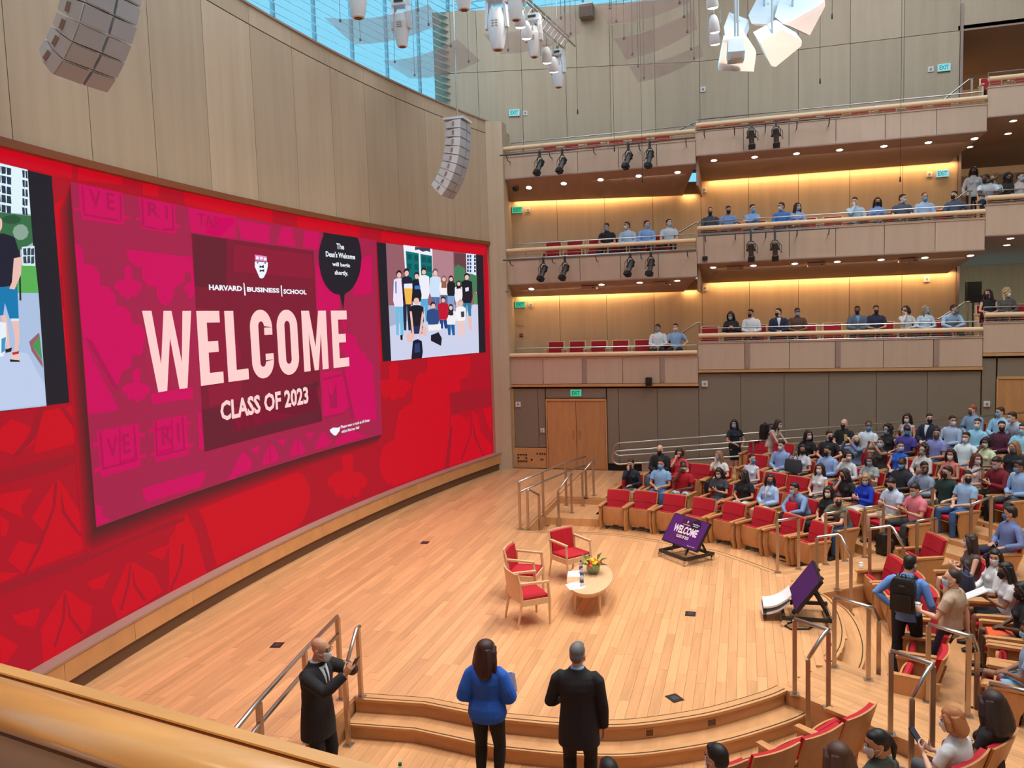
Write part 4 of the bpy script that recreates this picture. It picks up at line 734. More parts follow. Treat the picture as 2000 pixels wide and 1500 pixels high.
LEDQ=[
(3,(30,28,38),[(17.56,6.62),(22.81,6.6),(22.78,3.68),(17.59,3.73)]),
(4,(150,95,105),[(17.96,6.63),(22.42,6.61),(22.39,4.93),(17.95,4.96)]),
(5,(178,130,140),[(20.14,6.62),(21.2,6.61),(21.16,4.94),(20.11,4.94)]),
(5,(105,62,70),[(21.25,6.6),(21.88,6.59),(21.86,5.87),(21.23,5.86)]),
(4,(205,210,235),[(17.96,5.09),(22.43,5.13),(22.4,3.69),(17.97,3.72)]),
(5,(170,178,205),[(17.96,5.1),(19.56,5.12),(19.53,4.82),(17.96,4.58)]),
(5,(240,240,250),[(18.75,6.64),(20.14,6.63),(20.12,5.62),(18.81,5.59)]),
(6,(0,112,112),[(18.85,6.49),(19.46,6.47),(19.45,5.6),(18.86,5.59)]),
(6,(0,112,112),[(19.54,6.46),(20.1,6.44),(20.1,5.62),(19.54,5.6)]),
(7,(0,82,90),[(18.92,6.42),(19.11,6.42),(19.11,6.28),(18.92,6.28)]),
(7,(0,82,90),[(19.24,6.42),(19.43,6.41),(19.43,6.27),(19.24,6.27)]),
(7,(0,82,90),[(19.6,6.4),(19.8,6.4),(19.8,6.25),(19.6,6.25)]),
(7,(0,82,90),[(19.86,6.39),(20.06,6.39),(20.06,6.24),(19.86,6.24)]),
(7,(0,82,90),[(18.9,6.18),(19.09,6.17),(19.09,6.03),(18.9,6.03)]),
(7,(0,82,90),[(19.22,6.18),(19.41,6.18),(19.41,6.03),(19.22,6.04)]),
(7,(0,82,90),[(19.59,6.17),(19.78,6.17),(19.78,6.02),(19.59,6.03)]),
(7,(0,82,90),[(19.84,6.16),(20.04,6.15),(20.04,6.01),(19.84,6.01)]),
(6,(60,60,90),[(19.3,6.63),(20.04,6.64),(20.03,6.53),(19.85,6.56),(19.66,6.52),(19.48,6.57),(19.29,6.54)]),
(5,(225,235,250),[(21.88,6.61),(22.41,6.61),(22.37,5.44),(21.87,6.04)]),
(6,(40,60,110),[(21.93,6.57),(22.02,6.57),(22.02,6.49),(21.92,6.49)]),
(6,(40,60,110),[(22.06,6.58),(22.16,6.58),(22.15,6.5),(22.06,6.5)]),
(6,(40,60,110),[(21.92,6.46),(22.02,6.46),(22.01,6.38),(21.92,6.39)]),
(6,(40,60,110),[(22.06,6.47),(22.15,6.47),(22.14,6.39),(22.05,6.39)]),
(6,(40,60,110),[(21.92,6.36),(22.01,6.36),(22.0,6.28),(21.91,6.28)]),
(6,(40,60,110),[(22.05,6.36),(22.14,6.36),(22.14,6.28),(22.04,6.29)]),
(6,(40,60,110),[(21.91,6.25),(22.0,6.25),(22.0,6.17),(21.9,6.17)]),
(6,(40,60,110),[(22.04,6.26),(22.14,6.26),(22.13,6.18),(22.04,6.18)]),
(6,(40,60,110),[(21.9,6.15),(21.99,6.15),(21.99,6.07),(21.9,6.07)]),
(6,(40,60,110),[(22.04,6.15),(22.13,6.15),(22.12,6.07),(22.03,6.07)]),
(6,(40,60,110),[(22.31,6.58),(22.4,6.58),(22.39,6.5),(22.3,6.5)]),
(6,(40,60,110),[(22.3,6.48),(22.39,6.48),(22.39,6.4),(22.29,6.4)]),
(6,(40,60,110),[(22.29,6.37),(22.39,6.37),(22.38,6.29),(22.29,6.29)]),
(6,(40,60,110),[(22.29,6.26),(22.38,6.26),(22.37,6.18),(22.28,6.18)]),
(6,(40,60,110),[(22.28,6.16),(22.37,6.15),(22.37,6.08),(22.27,6.08)]),
(6,(70,125,90),[(21.21,6.18),(21.43,6.27),(21.78,6.18),(21.82,6.04),(22.18,6.02),(22.42,5.98),(22.4,5.49),(21.18,5.61)]),
(6,(90,150,95),[(22.19,5.43),(22.41,5.44),(22.41,5.13),(22.2,5.13)]),
(8,(30,25,30),[(18.62,5.9),(18.59,5.85),(18.52,5.81),(18.43,5.81),(18.37,5.84),(18.35,5.89),(18.38,5.95),(18.45,5.98),(18.53,5.99),(18.59,5.96)]),
(8,(238,228,250),[(18.23,5.74),(18.38,5.78),(18.57,5.79),(18.71,5.75),(18.7,5.22),(18.61,5.07),(18.22,5.07),(18.16,5.22)]),
(8,(115,190,228),[(18.24,5.07),(18.42,5.07),(18.35,4.35),(18.24,4.36)]),
(8,(115,190,228),[(18.42,5.07),(18.61,5.07),(18.57,4.34),(18.44,4.35)]),
(9,(235,190,180),[(18.58,5.87),(18.56,5.83),(18.51,5.8),(18.44,5.8),(18.39,5.82),(18.38,5.86),(18.4,5.9),(18.45,5.93),(18.52,5.93),(18.57,5.91)]),
(9,(90,130,200),[(18.28,5.69),(18.35,5.71),(18.33,5.4),(18.27,5.4)]),
(9,(20,20,28),[(18.41,4.35),(18.53,4.35),(18.51,4.22),(18.42,4.23)]),
(8,(30,25,30),[(18.98,5.97),(18.95,5.91),(18.88,5.87),(18.79,5.87),(18.73,5.9),(18.7,5.95),(18.73,6.01),(18.81,6.05),(18.89,6.05),(18.96,6.02)]),
(8,(28,30,55),[(18.58,5.79),(18.73,5.84),(18.93,5.85),(19.08,5.81),(19.07,5.27),(18.98,5.12),(18.58,5.12),(18.51,5.27)]),
(8,(30,35,60),[(18.59,5.12),(18.78,5.12),(18.71,4.46),(18.6,4.47)]),
(8,(30,35,60),[(18.78,5.12),(18.97,5.12),(18.94,4.46),(18.81,4.46)]),
(9,(235,190,180),[(18.94,5.93),(18.92,5.89),(18.87,5.86),(18.8,5.86),(18.75,5.88),(18.73,5.92),(18.76,5.96),(18.81,5.99),(18.88,5.99),(18.93,5.97)]),
(9,(235,235,245),[(18.69,5.65),(19.08,5.67),(19.08,5.54),(18.68,5.54)]),
(9,(245,185,80),[(18.68,5.54),(19.08,5.54),(19.0,5.13),(18.73,5.13)]),
(8,(30,25,30),[(19.44,5.9),(19.41,5.84),(19.35,5.81),(19.26,5.81),(19.2,5.84),(19.18,5.89),(19.21,5.94),(19.28,5.97),(19.36,5.98),(19.42,5.95)]),
(8,(22,22,40),[(19.05,5.73),(19.2,5.78),(19.41,5.79),(19.56,5.75),(19.56,5.35),(19.46,5.2),(19.06,5.2),(18.99,5.35)]),
(8,(225,225,240),[(19.07,5.2),(19.26,5.2),(19.21,4.7),(19.1,4.7)]),
(8,(225,225,240),[(19.26,5.2),(19.46,5.2),(19.44,4.7),(19.31,4.7)]),
(9,(235,190,180),[(19.41,5.86),(19.39,5.82),(19.34,5.8),(19.27,5.79),(19.23,5.82),(19.21,5.86),(19.23,5.9),(19.28,5.92),(19.35,5.92),(19.39,5.9)]),
(9,(60,120,200),[(19.19,5.61),(19.46,5.63),(19.46,5.53),(19.18,5.52)]),
(8,(30,25,30),[(19.81,6.02),(19.78,5.97),(19.7,5.93),(19.62,5.93),(19.55,5.96),(19.53,6.01),(19.56,6.07),(19.63,6.1),(19.72,6.11),(19.78,6.08)]),
(8,(238,238,248),[(19.4,5.85),(19.56,5.9),(19.76,5.91),(19.92,5.87),(19.91,5.43),(19.82,5.28),(19.41,5.27),(19.34,5.42)]),
(8,(90,170,220),[(19.42,5.27),(19.61,5.28),(19.56,4.67),(19.44,4.67)]),
(8,(90,170,220),[(19.61,5.28),(19.81,5.28),(19.79,4.66),(19.66,4.67)]),
(9,(235,190,180),[(19.77,5.99),(19.75,5.95),(19.69,5.92),(19.63,5.92),(19.58,5.94),(19.56,5.98),(19.58,6.02),(19.64,6.05),(19.7,6.05),(19.75,6.03)]),
(8,(110,80,70),[(20.38,6.02),(20.35,5.96),(20.27,5.93),(20.18,5.92),(20.12,5.95),(20.09,6.01),(20.12,6.06),(20.2,6.1),(20.28,6.11),(20.35,6.07)]),
(8,(205,225,250),[(19.96,5.84),(20.12,5.89),(20.33,5.9),(20.49,5.86),(20.49,5.49),(20.4,5.33),(19.98,5.33),(19.9,5.48)]),
(8,(80,110,165),[(19.99,5.33),(20.19,5.33),(20.14,4.87),(20.02,4.87)]),
(8,(80,110,165),[(20.19,5.33),(20.39,5.33),(20.38,4.86),(20.24,4.86)]),
(9,(235,190,180),[(20.34,5.98),(20.32,5.94),(20.26,5.91),(20.19,5.91),(20.14,5.93),(20.12,5.98),(20.15,6.02),(20.2,6.05),(20.27,6.05),(20.32,6.03)]),
(8,(150,95,75),[(20.53,5.87),(20.79,5.88),(20.78,5.59),(20.5,5.58)]),
(8,(150,95,75),[(20.78,5.86),(20.75,5.81),(20.69,5.78),(20.62,5.78),(20.56,5.81),(20.54,5.85),(20.56,5.9),(20.63,5.93),(20.7,5.93),(20.76,5.91)]),
(8,(245,240,240),[(20.43,5.71),(20.56,5.75),(20.74,5.76),(20.87,5.72),(20.88,5.55),(20.8,5.39),(20.45,5.39),(20.39,5.54)]),
(8,(60,110,160),[(20.46,5.39),(20.63,5.39),(20.58,4.94),(20.48,4.94)]),
(8,(60,110,160),[(20.63,5.39),(20.8,5.39),(20.78,4.94),(20.67,4.94)]),
(9,(235,190,180),[(20.75,5.83),(20.73,5.79),(20.68,5.77),(20.62,5.77),(20.58,5.79),(20.56,5.82),(20.58,5.86),(20.63,5.88),(20.69,5.88),(20.73,5.86)]),
(8,(30,25,30),[(20.9,5.88),(21.16,5.89),(21.15,5.6),(20.87,5.59)]),
(8,(30,25,30),[(21.15,5.87),(21.12,5.82),(21.06,5.79),(20.98,5.79),(20.93,5.82),(20.91,5.86),(20.93,5.91),(21.0,5.94),(21.07,5.94),(21.13,5.92)]),
(8,(28,26,34),[(20.81,5.72),(20.94,5.76),(21.1,5.77),(21.23,5.73),(21.24,5.53),(21.16,5.37),(20.83,5.37),(20.77,5.52)]),
(8,(120,165,215),[(20.84,5.37),(20.99,5.37),(20.95,4.86),(20.85,4.86)]),
(8,(120,165,215),[(20.99,5.37),(21.16,5.37),(21.14,4.85),(21.03,4.86)]),
(9,(235,190,180),[(21.12,5.84),(21.1,5.8),(21.05,5.78),(20.99,5.78),(20.95,5.8),(20.93,5.83),(20.95,5.87),(21.0,5.89),(21.06,5.9),(21.1,5.88)]),
(8,(30,25,30),[(21.3,5.76),(21.54,5.76),(21.53,5.49),(21.27,5.48)]),
(8,(30,25,30),[(21.53,5.74),(21.51,5.7),(21.45,5.67),(21.38,5.67),(21.32,5.69),(21.31,5.74),(21.33,5.78),(21.39,5.81),(21.46,5.81),(21.51,5.79)]),
(8,(242,238,242),[(21.21,5.61),(21.33,5.65),(21.49,5.65),(21.61,5.62),(21.62,5.37),(21.54,5.21),(21.22,5.21),(21.17,5.37)]),
(8,(225,200,200),[(21.23,5.21),(21.38,5.21),(21.35,4.93),(21.26,4.94)]),
(8,(225,200,200),[(21.38,5.21),(21.54,5.21),(21.54,4.93),(21.43,4.93)]),
(9,(235,190,180),[(21.5,5.72),(21.48,5.68),(21.44,5.66),(21.39,5.66),(21.34,5.68),(21.33,5.71),(21.35,5.75),(21.39,5.77),(21.45,5.77),(21.49,5.75)]),
(8,(30,25,30),[(22.01,5.95),(21.98,5.9),(21.9,5.86),(21.81,5.86),(21.74,5.89),(21.72,5.94),(21.75,6.0),(21.82,6.04),(21.92,6.04),(21.99,6.01)]),
(8,(26,25,38),[(21.57,5.78),(21.74,5.83),(21.97,5.83),(22.14,5.79),(22.14,5.34),(22.04,5.17),(21.59,5.17),(21.51,5.33)]),
(8,(35,125,165),[(21.6,5.17),(21.81,5.17),(21.77,4.79),(21.65,4.79)]),
(8,(35,125,165),[(21.81,5.17),(22.03,5.17),(22.03,4.79),(21.89,4.79)]),
(9,(235,190,180),[(21.97,5.92),(21.95,5.87),(21.89,5.85),(21.82,5.84),(21.77,5.87),(21.75,5.91),(21.77,5.95),(21.83,5.98),(21.9,5.99),(21.96,5.96)]),
(9,(230,230,240),[(21.75,5.61),(21.95,5.63),(21.93,5.52),(21.76,5.5)]),
(8,(235,190,180),[(21.84,4.79),(22.05,4.79),(22.03,4.37),(21.89,4.37)]),
(11,(30,25,30),[(19.42,5.26),(19.38,5.19),(19.29,5.15),(19.18,5.15),(19.09,5.19),(19.06,5.26),(19.1,5.33),(19.19,5.37),(19.3,5.37),(19.39,5.33)]),
(11,(25,24,34),[(18.9,5.06),(19.1,5.11),(19.36,5.11),(19.56,5.06),(19.57,4.69),(19.45,4.54),(18.92,4.56),(18.83,4.71)]),
(12,(235,190,180),[(19.37,5.22),(19.34,5.16),(19.27,5.13),(19.19,5.13),(19.12,5.16),(19.1,5.22),(19.13,5.27),(19.2,5.3),(19.29,5.3),(19.35,5.27)]),
(11,(30,45,90),[(18.87,4.56),(19.51,4.57),(19.5,4.36),(18.94,4.36)]),
(12,(235,190,180),[(19.02,4.28),(18.98,4.2),(18.89,4.15),(18.78,4.16),(18.7,4.21),(18.68,4.29),(18.71,4.37),(18.8,4.42),(18.91,4.41),(18.99,4.36)]),
(12,(235,190,180),[(19.7,4.41),(19.67,4.33),(19.6,4.29),(19.52,4.29),(19.46,4.34),(19.44,4.42),(19.47,4.49),(19.54,4.53),(19.62,4.53),(19.68,4.48)]),
(12,(235,190,180),[(18.89,4.95),(18.99,4.95),(19.07,4.25),(18.98,4.23)]),
(12,(235,190,180),[(19.49,4.95),(19.57,4.85),(19.4,4.32),(19.28,4.3)]),
(11,(30,25,30),[(20.19,5.12),(20.16,5.06),(20.09,5.03),(20.0,5.03),(19.94,5.06),(19.91,5.12),(19.94,5.17),(20.01,5.2),(20.1,5.2),(20.16,5.17)]),
(11,(45,75,130),[(19.74,4.96),(19.92,5.01),(20.16,5.0),(20.34,4.96),(20.36,4.73),(20.25,4.58),(19.78,4.59),(19.69,4.74)]),
(12,(235,190,180),[(20.15,5.08),(20.13,5.04),(20.08,5.02),(20.01,5.02),(19.96,5.04),(19.94,5.08),(19.97,5.12),(20.02,5.15),(20.08,5.15),(20.14,5.13)]),
(11,(240,238,240),[(19.75,4.57),(20.47,4.6),(20.41,4.43),(19.79,4.42)]),
(11,(60,30,40),[(20.69,5.27),(20.66,5.23),(20.6,5.2),(20.53,5.2),(20.47,5.23),(20.45,5.27),(20.48,5.32),(20.54,5.35),(20.61,5.35),(20.67,5.32)]),
(11,(190,20,50),[(20.31,5.14),(20.46,5.17),(20.66,5.18),(20.81,5.14),(20.83,4.86),(20.73,4.7),(20.33,4.71),(20.26,4.86)]),
(11,(30,60,130),[(20.34,4.71),(20.53,4.7),(20.5,4.46),(20.38,4.47)]),
(11,(30,60,130),[(20.53,4.7),(20.73,4.7),(20.73,4.46),(20.6,4.46)]),
(12,(235,190,180),[(20.66,5.25),(20.64,5.21),(20.59,5.19),(20.53,5.19),(20.49,5.21),(20.48,5.24),(20.49,5.28),(20.54,5.3),(20.6,5.3),(20.64,5.28)]),
(11,(50,35,45),[(20.82,5.08),(21.08,5.08),(21.07,4.79),(20.79,4.79)]),
(11,(50,35,45),[(21.07,5.06),(21.04,5.01),(20.98,4.98),(20.9,4.98),(20.85,5.01),(20.83,5.06),(20.85,5.11),(20.91,5.14),(20.99,5.14),(21.05,5.11)]),
(11,(240,238,245),[(20.68,4.92),(20.84,4.96),(21.04,4.96),(21.2,4.92),(21.21,4.72),(21.12,4.56),(20.71,4.57),(20.64,4.73)]),
(11,(30,90,150),[(20.72,4.57),(20.91,4.56),(20.88,4.27),(20.76,4.27)]),
(11,(30,90,150),[(20.91,4.56),(21.11,4.56),(21.11,4.26),(20.98,4.26)]),
(12,(235,190,180),[(21.04,5.03),(21.02,5.0),(20.97,4.97),(20.91,4.97),(20.87,5.0),(20.85,5.03),(20.87,5.07),(20.92,5.09),(20.98,5.09),(21.02,5.07)]),
(11,(200,170,140),[(21.62,5.18),(21.59,5.13),(21.52,5.1),(21.43,5.1),(21.37,5.13),(21.35,5.18),(21.38,5.24),(21.45,5.27),(21.53,5.27),(21.59,5.24)]),
(11,(245,243,245),[(21.22,5.03),(21.37,5.07),(21.58,5.07),(21.73,5.03),(21.74,4.82),(21.65,4.66),(21.24,4.66),(21.18,4.83)]),
(11,(238,200,195),[(21.26,4.66),(21.45,4.66),(21.4,4.19),(21.29,4.2)]),
(11,(238,200,195),[(21.45,4.66),(21.65,4.66),(21.63,4.18),(21.5,4.19)]),
(12,(235,190,180),[(21.58,5.15),(21.56,5.11),(21.51,5.09),(21.44,5.09),(21.39,5.11),(21.38,5.15),(21.4,5.19),(21.45,5.22),(21.52,5.22),(21.57,5.19)]),
(12,(60,60,80),[(21.46,4.92),(21.64,4.93),(21.64,4.77),(21.47,4.76)]),
(13,(22,24,40),[(19.87,4.3),(20.26,4.37),(20.42,4.2),(20.36,3.99),(20.14,4.06),(19.86,4.15)]),
(13,(20,24,44),[(18.98,4.18),(19.21,4.22),(19.41,4.16),(19.44,3.88),(19.38,3.71),(18.87,3.71)]),
(14,(45,60,110),[(19.06,4.1),(19.29,4.12),(19.31,3.87),(19.02,3.87)]),
(3,(30,28,38),[(7.38,6.73),(8.34,6.72),(8.34,3.76),(7.07,3.78)]),
(4,(170,180,190),[(7.38,6.74),(7.94,6.73),(7.93,5.54),(7.25,5.5)]),
(5,(225,245,250),[(7.38,6.73),(7.94,6.73),(7.93,6.18),(7.31,6.14)]),
(6,(40,55,75),[(7.38,6.7),(7.44,6.7),(7.44,6.61),(7.38,6.61)]),
(6,(40,55,75),[(7.46,6.7),(7.52,6.7),(7.51,6.62),(7.45,6.61)]),
(6,(40,55,75),[(7.53,6.7),(7.6,6.7),(7.59,6.62),(7.53,6.61)]),
(6,(40,55,75),[(7.61,6.7),(7.68,6.7),(7.67,6.62),(7.61,6.61)]),
(6,(40,55,75),[(7.85,6.71),(7.89,6.71),(7.88,6.62),(7.85,6.62)]),
(6,(40,55,75),[(7.9,6.71),(7.93,6.71),(7.93,6.62),(7.9,6.62)]),
(6,(40,55,75),[(7.37,6.59),(7.43,6.59),(7.42,6.5),(7.36,6.5)]),
(6,(40,55,75),[(7.44,6.59),(7.51,6.59),(7.5,6.5),(7.44,6.5)]),
(6,(40,55,75),[(7.52,6.59),(7.59,6.59),(7.58,6.5),(7.52,6.5)]),
(6,(40,55,75),[(7.6,6.59),(7.67,6.59),(7.66,6.5),(7.6,6.5)]),
(6,(40,55,75),[(7.84,6.59),(7.88,6.59),(7.87,6.5),(7.84,6.51)]),
(6,(40,55,75),[(7.89,6.59),(7.92,6.59),(7.92,6.51),(7.88,6.51)]),
(6,(40,55,75),[(7.36,6.47),(7.42,6.47),(7.41,6.39),(7.35,6.39)]),
(6,(40,55,75),[(7.43,6.47),(7.49,6.47),(7.49,6.39),(7.43,6.38)]),
(6,(40,55,75),[(7.51,6.47),(7.57,6.47),(7.57,6.38),(7.51,6.38)]),
(6,(40,55,75),[(7.59,6.47),(7.65,6.47),(7.65,6.38),(7.58,6.38)]),
(6,(40,55,75),[(7.83,6.48),(7.86,6.48),(7.86,6.39),(7.82,6.39)]),
(6,(40,55,75),[(7.88,6.48),(7.91,6.48),(7.91,6.39),(7.87,6.39)]),
(6,(40,55,75),[(7.34,6.36),(7.4,6.36),(7.4,6.27),(7.34,6.27)]),
(6,(40,55,75),[(7.42,6.36),(7.48,6.36),(7.48,6.27),(7.42,6.27)]),
(6,(40,55,75),[(7.5,6.36),(7.56,6.36),(7.56,6.27),(7.49,6.27)]),
(6,(40,55,75),[(7.58,6.36),(7.64,6.36),(7.64,6.27),(7.57,6.27)]),
(6,(40,55,75),[(7.82,6.37),(7.85,6.36),(7.85,6.27),(7.81,6.28)]),
(6,(40,55,75),[(7.86,6.36),(7.9,6.36),(7.89,6.28),(7.86,6.28)]),
(6,(40,55,75),[(7.33,6.25),(7.39,6.24),(7.39,6.16),(7.33,6.16)]),
(6,(40,55,75),[(7.41,6.24),(7.47,6.24),(7.47,6.16),(7.4,6.16)]),
(6,(40,55,75),[(7.49,6.24),(7.55,6.24),(7.54,6.15),(7.48,6.15)]),
(6,(40,55,75),[(7.56,6.24),(7.63,6.24),(7.62,6.15),(7.56,6.15)]),
(6,(40,55,75),[(7.8,6.25),(7.84,6.25),(7.84,6.16),(7.8,6.16)]),
(6,(40,55,75),[(7.85,6.25),(7.88,6.25),(7.88,6.16),(7.85,6.16)]),
(6,(55,110,70),[(7.31,6.14),(7.63,6.15),(7.93,6.16),(7.93,5.83),(7.75,5.73),(7.27,5.69)]),
(7,(140,165,150),[(7.87,5.95),(7.84,5.89),(7.77,5.85),(7.7,5.84),(7.64,5.87),(7.62,5.93),(7.65,5.99),(7.72,6.03),(7.79,6.04),(7.85,6.01)]),
(7,(40,85,55),[(7.77,6.1),(7.74,6.06),(7.66,6.03),(7.57,6.02),(7.5,6.03),(7.47,6.06),(7.51,6.1),(7.58,6.12),(7.67,6.14),(7.75,6.12)]),
(6,(215,235,240),[(7.74,5.76),(7.95,5.79),(7.94,5.54),(7.73,5.53)]),
(7,(50,70,90),[(7.76,5.74),(7.81,5.75),(7.81,5.66),(7.76,5.66)]),
(7,(50,70,90),[(7.83,5.75),(7.88,5.76),(7.87,5.67),(7.82,5.66)]),
(7,(50,70,90),[(7.89,5.75),(7.94,5.76),(7.93,5.67),(7.88,5.67)]),
(7,(50,70,90),[(7.75,5.64),(7.8,5.65),(7.8,5.56),(7.75,5.56)]),
(7,(50,70,90),[(7.82,5.65),(7.86,5.66),(7.86,5.57),(7.81,5.56)]),
(7,(50,70,90),[(7.88,5.65),(7.93,5.66),(7.92,5.57),(7.87,5.56)]),
(4,(90,175,85),[(7.25,5.5),(7.95,5.55),(7.96,5.2),(7.21,5.18)]),
(4,(172,192,225),[(7.21,5.18),(7.96,5.2),(7.94,3.76),(7.07,3.79)]),
(5,(190,205,235),[(7.15,4.54),(7.7,4.45),(7.92,4.06),(7.94,3.78),(7.07,3.8)]),
(5,(150,95,105),[(7.74,4.59),(7.91,4.7),(7.92,4.66),(7.79,4.54),(7.93,4.33),(7.93,4.25),(7.77,4.47)]),
(5,(75,150,85),[(7.79,4.54),(7.92,4.66),(7.93,4.34)]),
(6,(40,40,48),[(7.7,5.81),(7.72,5.81),(7.67,5.1),(7.64,5.1)]),
(8,(30,30,48),[(7.29,5.85),(7.47,5.9),(7.64,5.87),(7.71,5.64),(7.61,5.6),(7.62,5.28),(7.22,5.24)]),
(8,(235,190,180),[(7.47,6.01),(7.46,5.96),(7.43,5.92),(7.39,5.92),(7.36,5.95),(7.36,6.0),(7.38,6.05),(7.41,6.08),(7.44,6.08),(7.47,6.06)]),
(9,(235,190,180),[(7.6,5.61),(7.73,5.64),(7.69,5.42),(7.57,5.23),(7.49,5.24),(7.54,5.32)]),
(8,(15,120,175),[(7.22,5.25),(7.62,5.27),(7.6,4.85),(7.47,4.85),(7.41,5.07),(7.37,4.92),(7.19,4.91)]),
(9,(215,235,245),[(7.47,4.88),(7.6,4.88),(7.6,4.85),(7.47,4.85)]),
(8,(235,190,180),[(7.49,4.85),(7.6,4.85),(7.59,4.63),(7.54,4.46),(7.49,4.46),(7.52,4.64)]),
(8,(235,190,180),[(7.34,4.92),(7.42,4.92),(7.43,4.53),(7.38,4.51)]),
(9,(230,200,185),[(7.58,4.41),(7.56,4.38),(7.52,4.36),(7.47,4.37),(7.44,4.39),(7.43,4.41),(7.44,4.44),(7.48,4.46),(7.53,4.45),(7.57,4.43)]),
(10,(30,25,30),[(7.41,4.39),(7.55,4.37),(7.56,4.35),(7.41,4.36)]),
(10,(190,40,50),[(7.45,4.47),(7.56,4.48),(7.55,4.45),(7.46,4.44)]),
(9,(40,30,35),[(7.35,4.51),(7.46,4.53),(7.44,4.48),(7.36,4.47)]),
(9,(232,240,248),[(7.18,4.86),(7.4,4.83),(7.39,4.64),(7.32,4.43),(7.13,4.42)]),
(10,(60,150,200),[(7.31,4.64),(7.38,4.66),(7.34,4.49),(7.29,4.47)]),
]

def books(F, fr):
    for k, c, b in fr: F.shape(7, gcol('plum_line'), *TX[k], b)
F = Flat(LEDX)
for l, c, p in LEDP:
    if l < 4: F.poly(l, gcol(c), p)
F.build('crest_pattern', led)
F = Flat(LEDX)                                # soft dark edge drawn round the slide
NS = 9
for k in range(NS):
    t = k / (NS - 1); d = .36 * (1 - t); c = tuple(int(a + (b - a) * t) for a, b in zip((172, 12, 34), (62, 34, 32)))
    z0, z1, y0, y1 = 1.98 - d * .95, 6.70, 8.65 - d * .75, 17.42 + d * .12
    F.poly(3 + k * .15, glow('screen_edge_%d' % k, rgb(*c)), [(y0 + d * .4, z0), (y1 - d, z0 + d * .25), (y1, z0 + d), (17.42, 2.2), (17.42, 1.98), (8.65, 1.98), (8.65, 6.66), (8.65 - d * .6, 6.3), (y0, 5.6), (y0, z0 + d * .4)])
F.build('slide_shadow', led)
F = Flat(LEDX)
F.poly(4.5, gcol('plum'), [(8.65, 1.98), (17.42, 1.96), (17.52, 6.66), (8.66, 6.70)])
for l, c, p in LEDP:
    if 4 < l < 9: F.poly(l, gcol(c), p)
books(F, [('VE', 0, (8.99, 9.48, 6.42, 6.66)), ('VE', 0, (8.97, 9.44, 2.90, 3.18)), ('RI', 0, (10.2, 10.66, 6.43, 6.64)), ('RI', 0, (10.16, 10.58, 2.88, 3.18)), ('TAS', 0, (11.41, 11.95, 6.42, 6.62))])
F.shape(8.6, gcol('wine_dark'), *TX['TAS'], (11.28, 11.82, 2.89, 3.13))
F.build('welcome_slide', led)
LT = gcol('letter'); W1 = gcol('screen_white')
def letter(fn):
    global F
    F = Flat(LEDX); fn(); F.build('letter', led)
T0, T1 = 3.72, 4.98
letter(lambda: F.poly(12, LT, [(9.89, T1), (10.10, T1), (10.24, 4.15), (10.38, T1), (10.57, T1), (10.74, 4.15), (10.84, T1), (11.06, T1), (10.84, T0), (10.64, T0), (10.49, 4.55), (10.34, T0), (10.13, T0)]))
for y in (11.19, 15.50): letter(lambda: F.poly(12, LT, [(y, T0), (y + .63, T0), (y + .63, T0 + .20), (y + .26, T0 + .20), (y + .26, 4.27), (y + .54, 4.27), (y + .54, 4.46), (y + .26, 4.46), (y + .26, T1 - .20), (y + .62, T1 - .20), (y + .62, T1), (y, T1)]))
letter(lambda: F.poly(12, LT, [(11.95, T0), (12.56, T0), (12.56, T0 + .20), (12.21, T0 + .20), (12.21, T1), (11.95, T1)]))
def rr(y0, y1, z0, z1, r, a0=0, a1=2 * math.pi, n=36):
    out = []
    for k in range(n + 1):
        a = a0 + (a1 - a0) * k / n; cx = y1 - r if math.cos(a) > 0 else y0 + r; cz = z1 - r if math.sin(a) > 0 else z0 + r; out.append((cx + r * math.cos(a), cz + r * math.sin(a)))
    return out
letter(lambda: F.ringp(12, LT, rr(13.53, 14.24, 3.70, 5.0, .345), rr(13.79, 13.98, 3.92, 4.78, .095)))
def _c():
    F.ringp(12, LT, rr(12.68, 13.38, 3.70, 5.0, .34, .001, math.pi * 2 - .001), rr(12.94, 13.12, 3.92, 4.78, .09, .001, math.pi * 2 - .001))
    F.poly(12, LT, [(13.12, 4.66), (13.12, 4.52), (13.38, 4.52), (13.38, 4.66)]); F.poly(12, LT, [(13.12, 4.04), (13.12, 4.16), (13.38, 4.16), (13.38, 4.04)])
letter(_c)
letter(lambda: F.poly(12, LT, [(14.40, T1), (14.68, T1), (14.855, 4.22), (15.02, T1), (15.31, T1), (15.31, T0), (15.08, T0), (15.08, 4.5), (14.93, T0), (14.78, T0), (14.63, 4.5), (14.63, T0), (14.40, T0)]))
F = Flat(LEDX); F.shape(12, LT, *TX['class'], (11.67, 14.5, 3.05, 3.41)); F.build('class_lettering', led)
for k, b in (('harvard', (11.57, 12.51, 5.335, 5.43)), ('business', (12.66, 13.69, 5.33, 5.42)), ('school', (13.82, 14.63, 5.315, 5.41))):
    F = Flat(LEDX); F.shape(12, W1, *TX[k], b); F.build('name_lettering', led)
for nm, lo, hi in (('crest', 12.75, 13.6), ('mask_icon', 15, 18), ('divider', 12.5, 12.75), ('divider', 13.6, 14)):
    F = Flat(LEDX)
    for l, c, p in LEDP:
        if l >= 10 and lo < sum(q[0] for q in p) / len(p) < hi: F.poly(l + 2, gcol(c), p)
    F.build(nm, led)
for k, b in (('wear', (15.66, 16.85, 2.355, 2.425)), ('hall', (15.67, 16.4, 2.245, 2.315))):
    F = Flat(LEDX); F.shape(14, W1, *TX[k], b); F.build('notice_lettering', led)
F = Flat(LEDX)
for l, c, p in LEDP:
    if l == 9: F.poly(10, gcol(c), p)
